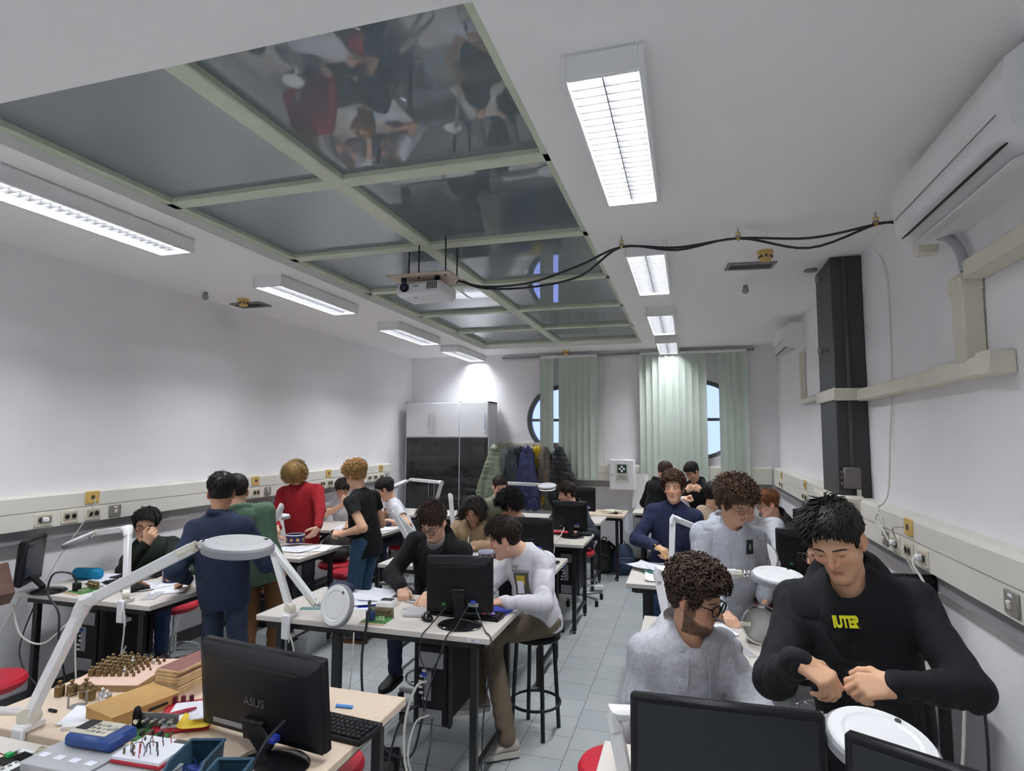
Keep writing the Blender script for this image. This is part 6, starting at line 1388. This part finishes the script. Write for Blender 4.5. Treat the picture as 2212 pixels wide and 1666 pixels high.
o = MB().tube([(-.05, 0, .004), (.05, 0, .004)], .0035, 8).build('screwdriver', M['grey']); o.location = (-1.74, 3.60, TT); o.rotation_euler = (0, 0, -.2); tag(o, 'thin steel tool under the reaching hand of the black jacket', 'tool')
blk('calliper', 'grey calliper beside the meter on the nearest centre table', 'calliper', (-1.76, 3.66, TT), (.14, .022, .008), -.3, 'grey', .002)
cable('white_lead', [(-1.66, 3.36, TT+.004), (-1.70, 3.40, TT+.02), (-1.67, 3.44, TT+.004), (-1.72, 3.47, TT+.006), (-1.68, 3.50, TT+.004)], .003, M['wcable'], 'small coiled white lead beside the silver box')
for i in range(3):
    o = blk('colour_tape', '%s coloured tab behind the monitor foot' % ('cyan', 'red', 'violet')[i], 'tab', (-1.235+i*.05, 3.43, TT+.026), (.035, .03, .012), .3*i, mat('tab_%d' % i, ((.1, .45, .7), (.6, .1, .1), (.3, .15, .5))[i], .5), .003)
sg = MB().box((0, 0, 0), (.07, .0015, .016)).build('table_number', M['paper']); sg.location = (-1.13, 3.0985, TT-.016); tag(sg, 'white 507 number sticker on the front edge of the nearest centre table', 'sticker'); text('number_lettering', '507', .016, (0, -.0008, -.006), UP, M['ink'], sg)
# ---- second and third centre tables
paper('worksheet under the hands of the cream-jacket writer', -1.93, 5.15, .05); paper('second worksheet of the cream-jacket writer', -2.12, 5.12, -.1, m='paper')
bt = thing('small_bottle', 'small dark bottle with a white label before the cream jacket', 'bottle', (-1.96, 5.02, TT)); MB().lathe([(0, 0), (.022, 0), (.022, .06), (.010, .075), (.010, .09), (.013, .09), (.013, .105), (0, .106)], n=18).build('glass', M['blackgloss'], bt); MB().lathe([(.0225, .015), (.0228, .015), (.0228, .05), (.0225, .05)], n=18).build('label', M['paper'], bt)
def pen(label, tip, dirv, L_=.14, m='white', r=.004):
    t = np.array(tip, float); d = unit(dirv); o = MB().tube([(0, 0, 0), d*.012, d*L_*.9, d*L_], [.001, r, r, r*.8], 8).build('pen' if m != 'pencil' else 'pencil', M[m] if m in M else mat('yellow_pencil', (.75, .5, .08), .5)); o.location = t; return tag(o, label, 'pen')
pen('white pen in the writing hand of the cream jacket', (-1.955, 5.19, TT+.004), (.02, .1, .9), .16)
pen('red pen held by the cream-jacket writer', (-2.13, 5.20, TT+.01), (-.1, .25, .9), .13, 'red')
pen('yellow pencil in the hand of the navy sweater', (-.175, 5.10, .955), (-.55, .1, .55), .17, 'pencil')
blk('black_case', 'slim black case at the right end of the second centre table', 'case', (-1.16, 5.06, TT), (.16, .08, .022), -.2, 'black', .006)
blk('red_folder', 'bright red folder left of the third centre monitor', 'folder', (-1.40, 6.58, TT), (.24, .10, .03), 0, mat('bright_red_cover', (.60, .02, .04), .5)); paper('small white sheet right of the third centre monitor', -1.12, 6.62, .2, .12, .1, m='paper')
blk('plug_board', 'small green board with a dark plug on the farthest centre table', 'circuit board', (-1.62, 7.62, TT), (.14, .12, .01), 0, 'pcb'); o = MB().box((0, 0, .045), (.05, .04, .07), b=.005).build('dark_plug', mat('navy_plug', (.015, .04, .12), .4)); o.location = (-1.62, 7.60, TT+.0105); tag(o, 'dark plug standing on the farthest green board', 'plug')
# ---- right tables
gt_ = thing('shiny_tin', 'round metal tin standing on edge with its mirror-like lid facing out', 'tin', (.345, 3.47, TT+.096), 0)
Rt = frame((-.12, -1, .10)); MB().lathe([(0, .05), (.092, .05), (.094, .045), (.094, -.03), (.098, -.034), (.098, -.044), (.088, -.046), (.086, -.030), (0, -.030)], n=44, rot=Rt@np.diag([1, 1, -1])).build('tin_shell', mat('polished_tin', (.75, .73, .68), .12, 1, bump=.03, bscale=15), gt_)
MB().lathe([(0, .0305), (.086, .0305), (.086, .0315), (0, .0315)], n=40, rot=Rt).build('inner_disc', mat('satin_tin', (.50, .51, .48), .30, .35, noise=.25, nscale=12, bump=.15, bscale=30), gt_)
MB().box(Rt@np.array([-.075, 0, .048]), (.05, .006, .02), b=.001).build('tape_tag', M['cream'], gt_)
paper('white sheet under the hand of the tall curly student', .12, 3.60, .4, .18, .2, m='paper'); o = blk('plastic_strip', 'long clear plastic strip lying at the table edge before the shiny tin', 'plastic strip', (.235, 3.34, TT), (.05, .24, .003), .42, 'clear', .001)
cable('white_wire', [(.46, 3.45, TT+.005), (.52, 3.42, TT+.02), (.56, 3.46, TT+.005), (.60, 3.42, TT+.004)], .004, M['grey'], 'short metallic wire right of the shiny tin')
for i, (x, y, r_) in enumerate(((-.36, 5.06, .9), (-.25, 5.12, .2), (-.20, 4.92, .3), (-.24, 4.78, .05))):
    paper('%s of the loose papers by the green eraser' % ('lowest', 'second', 'third', 'nearest')[i], x, y, r_, z=TT+.003+.004*(3-i), curl=.04, m='print' if i < 2 else 'paper', group='loose papers on the eraser table')
blk('eraser', 'small dark green eraser on the loose papers', 'eraser', (-.325, 4.90, TT+.012), (.09, .035, .016), .0, mat('bottle_green_rubber', (.02, .12, .08), .6), .004)
blk('notepad', 'cream notepad with dark edge before the black monitor', 'notepad', (.50, 4.86, TT), (.24, .16, .018), -.3, mat('cream_paper', (.68, .65, .50), .7), .003); paper('sheet next to the cream notepad', .58, 5.05, .1, m='paper')
blk('white_cup_lid', 'small white box right of the far notepad', 'box', (.62, 6.3, TT), (.07, .07, .05), .2, 'white')
paper('worksheet on the lower right table', .12, 2.06, .1, m='paper'); blk('wood_block', 'small wooden block on the lower right table behind the wide monitor', 'block', (-.02, 2.14, TT), (.20, .04, .03), -.08, 'cream', .003)
pen('small part held between the fingers of the black hoodie', (.47, 2.30, 1.125), (.3, .1, .8), .03, 'black', .006)
# ---- back bench
for i in range(3): 
    blk('booklet', '%s booklet of the loose pile at the end of the back bench' % ('lowest', 'middle', 'topmost')[i], 'booklet', (-1.10+.02*i, 8.62, TT+i*.012), (.20, .26, .011), .3+.25*i, mat('cream_paper', (.68, .65, .50), .7), .002, 'booklets on the back bench')
o = MB().sheet(lambda u, v: (.12*(u-.5)+.02*v, .03*math.sin(u*3), -.38*v*(.6+.4*u)), 7, 7).build('hanging_sheet', M['paper']); o.location = (-.845, 8.6, TT-.004); tag(o, 'white sheet hanging off the end of the wood-edged bench', 'sheet')
o = MB().sheet(lambda u, v: (.30*(u-.5)*(1-.35*v), .04*math.cos(u*4), .52*v), 8, 6).build('rolled_poster', M['wall']); o.location = (-.70, 9.22, TT); tag(o, 'white curved panel standing on the low back bench', 'panel')
# ================================================================ coats
def coat(label, x, z0, w_, top_, m, seed, puff=0, dy=0, hood=True, skew=0):
    h = .010; g = SDF([(-w_, -.16, z0), (w_, .12, top_)], .06, h)
    g.cone((0, 0, top_-.07), (skew*.4, 0, top_-.30), .055, .085, k=.04); g.ell((0, -.03, top_-.08), (.07, .06, .09), k=.03)
    n = 5
    for i in range(n):
        u = (i/(n-1)-.5)*2; g.cone((u*.05, 0, top_-.16), (skew+u*w_*.66, -.03*math.cos(i*2.2+seed), z0+.08+.05*((i+seed) % 2)), .065, .07, k=.022)
    for s2 in (-1, 1): g.cone((s2*.06, -.02, top_-.20), (skew+s2*w_*.80, -.05, z0+.16+.08*((seed+s2) % 2)), .055, .048, k=.012)
    g.plane((0, 0, z0), (0, 0, 1))
    V, F = g.mesh()
    if puff:
        N = vnormals(V, F); V = V+N*(puff*(np.abs(np.sin(V[:, 2]*np.pi/.075+V[:, 0]*2.5))-.6))[:, None]
    V = folds(V, F, .034, 11, seed); org_ = A3([x, YB-.15+dy, 0]); V[:, 1] = np.minimum(V[:, 1], .10)
    o = np_mesh('winter_coat', V+org_, F, m, None, org_); o.location = org_; tag(o, label, 'coat', 'coats on the wall rack')
coat('olive-green puffer coat hanging at the cabinet corner end of the rack', -2.90, .83, .21, 1.82, mat('olive_nylon', (.20, .235, .17), .4, bump=.3, bscale=30), 1, puff=.006, skew=-.11, dy=-.40)
coat('thin slate-grey coat second from the cabinet on the rack', -2.72, .85, .14, 1.79, mat('slate_nylon', (.06, .07, .085), .45, bump=.3, bscale=30), 2, dy=-.03)
coat('narrow black coat third from the cabinet on the rack', -2.60, .80, .15, 1.785, mat('black_nylon', (.014, .016, .02), .5, bump=.3, bscale=30), 3)
coat('navy blue coat with a violet sheen in the middle of the rack', -2.455, .78, .22, 1.815, mat('navy_nylon', (.03, .037, .11), .4, bump=.4, bscale=30), 4, dy=-.10)
coat('yellow jacket mostly covered by navy and taupe coats', -2.31, .80, .13, 1.79, mat('yellow_nylon', (.55, .38, .01), .5, bump=.3, bscale=30), 5, dy=.03)
coat('taupe coat right of the yellow jacket', -2.19, .78, .15, 1.79, mat('taupe_cotton', (.15, .125, .10), .8, bump=.3, bscale=60), 6)
coat('black puffer coat at the blind end of the rack', -1.95, .84, .30, 1.80, MATS['black_nylon'], 7, puff=.009, skew=.12, dy=-.08)
# ================================================================ bags
def backpack(label, x, y, z, h_, m, rot, seed, m2=None):
    root = thing('backpack', label, 'backpack', (x, y, z), rot); g = SDF([(-.16, -.12, 0), (.16, .12, h_)], .05, .010)
    g.ell((0, 0, h_*.48), (.155, .105, h_*.52), k=.03); g.ell((0, 0, h_*.2), (.165, .115, h_*.24), k=.04); g.ell((0, -.08, h_*.30), (.12, .07, h_*.24), k=.02); g.plane((0, 0, .0), (0, 0, 1))
    V, F = g.mesh(); V = folds(V, F, .012, 9, seed); V[:, 2] = np.maximum(V[:, 2], 0); np_mesh('bag_body', V, F, m, root, (0, 0, 0))
    MB().tube(spline([(-.03, .04, h_*.97), (-.025, .045, h_*1.06), (.025, .045, h_*1.06), (.03, .04, h_*.97)]), .008, 6).build('top_handle', M['rubber'], root)
    for s2 in (-1, 1): MB().tube(spline([(s2*.05, .06, h_*.95), (s2*.14, .12, h_*.7), (s2*.15, .12, h_*.35), (s2*.12, .08, h_*.06)]), .012, 6, rb=.022).build('shoulder_strap', M['rubber'], root)
    MB().tube(spline([(-.12, -.10, h_*.55), (-.06, -.145, h_*.60), (.06, -.145, h_*.60), (.12, -.10, h_*.55)]), .004, 6).build('zip', M['greyplastic'], root)
bkm = mat('black_bag_nylon', (.022, .023, .024), .7, bump=.4, bscale=60)
backpack('black backpack leaning by the wall under the red-sweater table', -4.2, 5.35, 0, .50, bkm, .4, 1)
backpack('big black backpack on the floor under the back bench', -1.22, 8.80, 0, .46, mat('charcoal_bag_nylon', (.035, .036, .036), .7, bump=.4, bscale=60), -.2, 2)
backpack('dark blue backpack leaning beside the big black one', -.93, 8.78, 0, .42, mat('blue_bag_nylon', (.03, .05, .10), .7, bump=.4, bscale=60), .3, 3)
backpack('small black backpack set on the red stool behind the worksheet table', -3.68, 5.74, .603, .30, bkm, .9, 4)
# ================================================================ clear crates under the tables
def crate(label, x, y, rot=0):
    root = thing('plastic_crate', label, 'crate', (x, y, 0), rot, 'clear plastic crates'); k = MB(); W_, D_, H_ = .50, .36, .16
    for s2 in (-1, 1): k.box((s2*W_/2, 0, H_/2), (.006, D_, H_)); k.box((0, s2*D_/2, H_/2), (W_, .006, H_))
    k.box((0, 0, .004), (W_, D_, .006)); k.build('shell', M['clear'], root); MB().box((0, 0, H_+.006), (W_+.02, D_+.02, .012), b=.004).build('lid', M['clear'], root)
    MB().box((0, 0, .03), (W_*.8, D_*.7, .04), b=.01).build('contents', M['greyplastic'], root)
crate('clear lidded crate on the floor under the second left-wall table', -3.55, 4.86, .1); crate('clear lidded crate on the floor under the second centre table', -1.75, 4.95, .0); crate('clear lidded crate on the floor under the third centre table', -1.65, 6.3, .05)
# ================================================================ leads
G_ = 'loose leads under the tables'
for nm, m, r, lab, P in (
    ('lamp_lead', 'wcable', .005, 'white lead hanging from the clamp of the round-disc lamp', [(-2.28, 3.09, .80), (-2.24, 3.09, .70), (-2.22, 3.10, .45), (-2.20, 3.12, .15), (-2.15, 3.15, .01)]),
    ('lamp_lead', 'wcable', .005, 'white lead hanging from the lamp of the dark-green-sweater sitter', [(-3.46, 3.03, .84), (-3.44, 3.02, .70), (-3.50, 3.04, .35), (-3.60, 3.1, .05), (-3.66, 3.2, .01)]),
    ('lamp_lead', 'wcable', .006, 'white lead hanging from the middle of the nearest left-wall table', [(-3.85, 3.04, .84), (-3.85, 3.03, .6), (-3.80, 3.02, .3), (-3.74, 3.03, .02)]),
    ('power_lead', 'wcable', .006, 'drooping white lead under the left end of the nearest left-wall table', [(-4.42, 3.02, .80), (-4.30, 3.0, .62), (-4.10, 3.0, .58), (-3.95, 3.03, .70), (-3.9, 3.1, .80)]),
    ('power_lead', 'wcable', .006, 'long white lead sweeping to the floor at the left wall', [(-4.45, 3.1, .85), (-4.42, 2.9, .5), (-4.2, 2.85, .15), (-3.9, 2.9, .06), (-3.6, 3.0, .3), (-3.62, 3.2, .55)]),
    ('power_lead', 'bcable', .005, 'black lead crossing under the nearest left-wall table', [(-4.45, 3.2, .80), (-4.3, 3.0, .5), (-4.05, 2.98, .3), (-3.9, 3.05, .15)]),
    ('probe_lead', 'bcable', .007, 'black probe cable looped over the centre circuit board', [(-1.80, 3.19, TT+.055), (-1.80, 3.17, TT+.11), (-1.77, 3.13, TT+.12), (-1.765, 3.09, TT+.02), (-1.78, 3.07, .70), (-1.76, 3.08, .45), (-1.66, 3.10, .25), (-1.5, 3.12, .20), (-1.45, 3.18, .4)]),
    ('probe_lead', 'bcable', .007, 'black probe cable looped over the left-wall circuit board', [(-4.05, 3.17, TT+.055), (-4.05, 3.13, TT+.13), (-4.12, 3.06, TT+.14), (-4.12, 3.03, TT+.02), (-4.0, 3.02, .78), (-3.98, 3.02, .6), (-4.0, 3.1, .3)]),
    ('monitor_lead', 'bcable', .004, 'thin black lead behind the nearest centre monitor', [(-1.36, 3.28, .97), (-1.40, 3.14, .90), (-1.42, 3.075, .86), (-1.42, 3.06, .76), (-1.36, 3.05, .69), (-1.30, 3.06, .78), (-1.28, 3.075, .86)]),
    ('monitor_lead', 'bcable', .004, 'second thin black lead hanging under the nearest centre monitor', [(-1.23, 3.28, .98), (-1.25, 3.14, .90), (-1.28, 3.075, .86), (-1.36, 3.05, .6), (-1.42, 3.12, .45), (-1.46, 3.2, .55)]),
    ('monitor_lead', 'bcable', .004, 'thin black lead running over the right corner of the nearest centre table', [(-1.19, 3.30, .97), (-1.10, 3.2, .885), (-1.04, 3.12, .88), (-1.02, 3.09, .80), (-1.06, 3.08, .5), (-1.08, 3.1, .2), (-1.15, 3.2, .06), (-1.5, 3.25, .01)]),
    ('power_lead', 'wcable', .007, 'white power lead arching out of the nearest centre computer', [(-1.44, 3.19, .58), (-1.48, 3.14, .56), (-1.52, 3.10, .4), (-1.52, 3.1, .2), (-1.48, 3.1, .06), (-1.42, 3.05, .01)]),
    ('power_lead', 'wcable', .006, 'second white power lead below the nearest centre computer', [(-1.42, 3.19, .40), (-1.47, 3.12, .38), (-1.50, 3.10, .2), (-1.45, 3.15, .03), (-1.30, 3.10, .01), (-1.35, 2.95, .01), (-1.5, 2.9, .01)]),
    ('power_lead', 'bcable', .006, 'black lead curving to the floor below the nearest centre computer', [(-1.48, 3.19, .45), (-1.55, 3.12, .40), (-1.60, 3.08, .2), (-1.55, 3.0, .05), (-1.40, 2.98, .05), (-1.36, 3.05, .25), (-1.40, 3.19, .38)]),
    ('power_lead', 'bcable', .005, 'thin black lead lying on the floor towards the table leg', [(-1.75, 3.5, .01), (-1.6, 3.3, .01), (-1.45, 3.3, .01), (-1.3, 3.35, .01), (-1.18, 3.2, .01)]),
    ('power_lead', 'wcable', .004, 'thin white lead hanging beside the probe cable', [(-1.84, 3.08, .84), (-1.84, 3.07, .7), (-1.88, 3.1, .4), (-1.96, 3.2, .05), (-2.0, 3.3, .01)]),
    ('monitor_lead', 'wcable', .005, 'pale lead hanging from the third centre monitor', [(-1.31, 6.44, .97), (-1.315, 6.2, .90), (-1.315, 5.965, .885), (-1.32, 5.955, .80), (-1.33, 5.6, .5), (-1.45, 5.3, .2), (-1.6, 5.0, .03)]),
    ('power_lead', 'wcable', .006, 'white lead looping from the second centre table to the floor', [(-1.06, 4.62, .84), (-1.05, 4.6, .6), (-1.12, 4.6, .4), (-1.3, 4.7, .15), (-1.5, 4.8, .02)]),
    ('video_lead', 'bcable', .005, 'black lead below the blue plug of the big monitor', [(-1.30, 1.76, 1.01), (-1.315, 1.70, .98), (-1.33, 1.66, .93), (-1.34, 1.645, .885)]),
    ('power_lead', 'wcable', .007, 'white lead crossing another behind the black hoodie', [(.95, 3.08, .80), (.98, 3.05, .55), (1.06, 3.05, .25), (1.1, 3.1, .02)]),
    ('power_lead', 'wcable', .007, 'white lead forming a cross behind the black hoodie', [(1.10, 3.08, .80), (1.06, 3.04, .55), (.98, 3.03, .25), (.95, 3.1, .02)]),
    ('power_lead', 'bcable', .006, 'black lead hanging at the right wall under the table', [(1.18, 3.1, .84), (1.16, 3.04, .6), (1.12, 3.0, .3), (1.0, 2.95, .02)]),
    ('power_lead', 'wcable', .006, 'white lead plugged in the fourth wall socket behind the black hoodie', [(1.11, 3.62, 1.34), (1.09, 3.58, 1.30), (1.10, 3.50, 1.25), (1.13, 3.35, 1.10), (1.17, 3.2, .95), (1.18, 3.1, .85)]),
    ('power_lead', 'wcable', .005, 'coiled pale lead tied on the right-wall trunking', [(1.15, 4.36, 1.52), (1.13, 4.30, 1.44), (1.135, 4.22, 1.40), (1.13, 4.28, 1.48), (1.13, 4.36, 1.42), (1.13, 4.2, 1.38), (1.11, 4.04, 1.35)]),
    ('network_lead', 'cable', .004, 'grey network lead hanging from the near left-wall jack', [(-4.47, 3.6, 1.455), (-4.45, 3.58, 1.40), (-4.47, 3.50, 1.25), (-4.5, 3.38, 1.05), (-4.52, 3.3, .88)]),
    ('network_lead', 'cable', .004, 'grey network lead hanging from the right-wall jack', [(1.12, 3.80, 1.462), (1.08, 3.84, 1.45), (1.10, 3.86, 1.38), (1.12, 3.74, 1.28), (1.13, 3.60, 1.20)])):
    cable(nm, P, r, M[m], lab, 'cable', G_ if 'under' in lab else None)
for lab, x, y, z, s2 in (('white plug in the left near wall socket', -4.478, 3.24, 1.335, 1), ('white plug in the second socket behind the black hoodie', 1.128, 4.02, 1.34, -1), ('white plug in the last socket behind the black hoodie', 1.128, 3.61, 1.335, -1)):
    o = MB().box((0, 0, 0), (.04, .045, .035), b=.008).build('power_plug', M['white']); o.location = (x, y, z); tag(o, lab, 'plug')
rc = tag(MB().box((0, 0, .012), (.62, .06, .022), rz(.0), b=.003).build('floor_raceway', M['white']), 'white cable raceway lying on the floor behind the beige desk', 'raceway'); rc.location = (-1.78, 3.02, 0); rc.rotation_euler = (0, 0, -.12)
pw = thing('power_strip', 'black power block on the floor below the nearest centre computer', 'power strip', (-1.72, 3.30, 0), .3); MB().box((0, 0, .055), (.12, .12, .11), b=.01).build('block', M['black'], pw); MB().box((0, -.061, .06), (.08, .004, .05)).build('socket_panel', M['darksocket'], pw)
sp_ = thing('spray_bottle', 'small white floor adapter near the backpacks', 'adapter', (-1.15, 7.75, 0), .2); MB().box((0, 0, .04), (.14, .06, .06), b=.01).build('casing', M['white'], sp_); MB().box((-.07, 0, .035), (.03, .05, .05), b=.004).build('end_cap', M['red'], sp_)
# ================================================================ marks on clothes
def on_cloth(P, name, obj_fn): pass
def chest_text(p, body, size, u, v, m, name='lettering', sx=1., bold=0., rot=0., lift=.006):
    t = bpy.data.curves.new(name, 'FONT'); t.body = body; t.size = size; t.align_x = 'CENTER'; t.extrude = .0006; t.offset = bold; t.materials.append(m)
    o = bpy.data.objects.new(name, text_mesh(t)); COL.objects.link(o); o.parent = p['root']; T = p['T']; c = p['surf'](u, v)+T[:, 1]*lift
    # text plane: x to the viewer's right, which is the wearer's left
    e = .03; a = p['surf'](u-e, v); b = p['surf'](u+e, v); hx = unit(a-b); d1 = p['surf'](u, v-.03)-p['surf'](u, v+.03); hy = unit(d1-hx*(d1@hx)); hz = np.cross(hx, hy)
    hx, hy = hx*math.cos(rot)+hy*math.sin(rot), hy*math.cos(rot)-hx*math.sin(rot)
    q = c-p['org']; o.matrix_local = Matrix([[hx[0]*sx, hy[0], hz[0], q[0]], [hx[1]*sx, hy[1], hz[1], q[1]], [hx[2]*sx, hy[2], hz[2], q[2]], [0, 0, 0, 1]]); return o
def chest_patch(p, name, u, v, w_, h_, m, lift=.004, parent=None, poly=None):
    k = MB(); n = 6; V = []
    for i in range(n):
        for j in range(n): V.append(p['surf'](u-(i/(n-1)-.5)*w_, v+(j/(n-1)-.5)*h_)+p['T'][:, 1]*lift-p['org'])
    k.add(V, [(i*n+j, i*n+j+1, (i+1)*n+j+1, (i+1)*n+j) for i in range(n-1) for j in range(n-1)]); return k.build(name, m, p['root'], angle=80)
chest_text(p_hood, 'IUTER', .050, .02, .105, mat('bright_yellow_print', (.80, .78, .02), .6), 'chest_lettering', sx=.60, bold=.0028, rot=.06, lift=.011)
chest_patch(p_curl, 'chest_patch', -.095, .105, .055, .085, M['ink'])
chest_patch(p_curl, 'patch_emblem', -.095, .105, .014, .034, mat('grey_green_print', (.30, .36, .33), .7), lift=.007)
chest_text(p_white, 'SAY', .034, -.02, .085, M['ink'], 'print_lettering', rot=-.1); chest_text(p_white, 'MOUNTAIN', .026, -.06, .112, M['ink'], 'print_lettering', rot=-.06)
chest_patch(p_white, 'mountain_print', -0.055, 0.190, .12, .15, mat('dark_forest_print', (.09, .085, .07), .8), lift=.004); chest_patch(p_white, 'sun_print', -0.055, 0.160, .07, .06, mat('mustard_print', (.50, .36, .04), .8), lift=.007); chest_patch(p_white, 'snow_print', -0.050, 0.205, .055, .08, M['paper'], lift=.008)
chest_text(p_lean, 'A', .02, -.06, .20, M['ink'], 'small_logo') if False else chest_patch(p_lean, 'small_logo', -.03, .20, .045, .018, M['ink'])
chest_patch(p_polo, 'small_logo', -.08, .12, .04, .012, M['ink'])
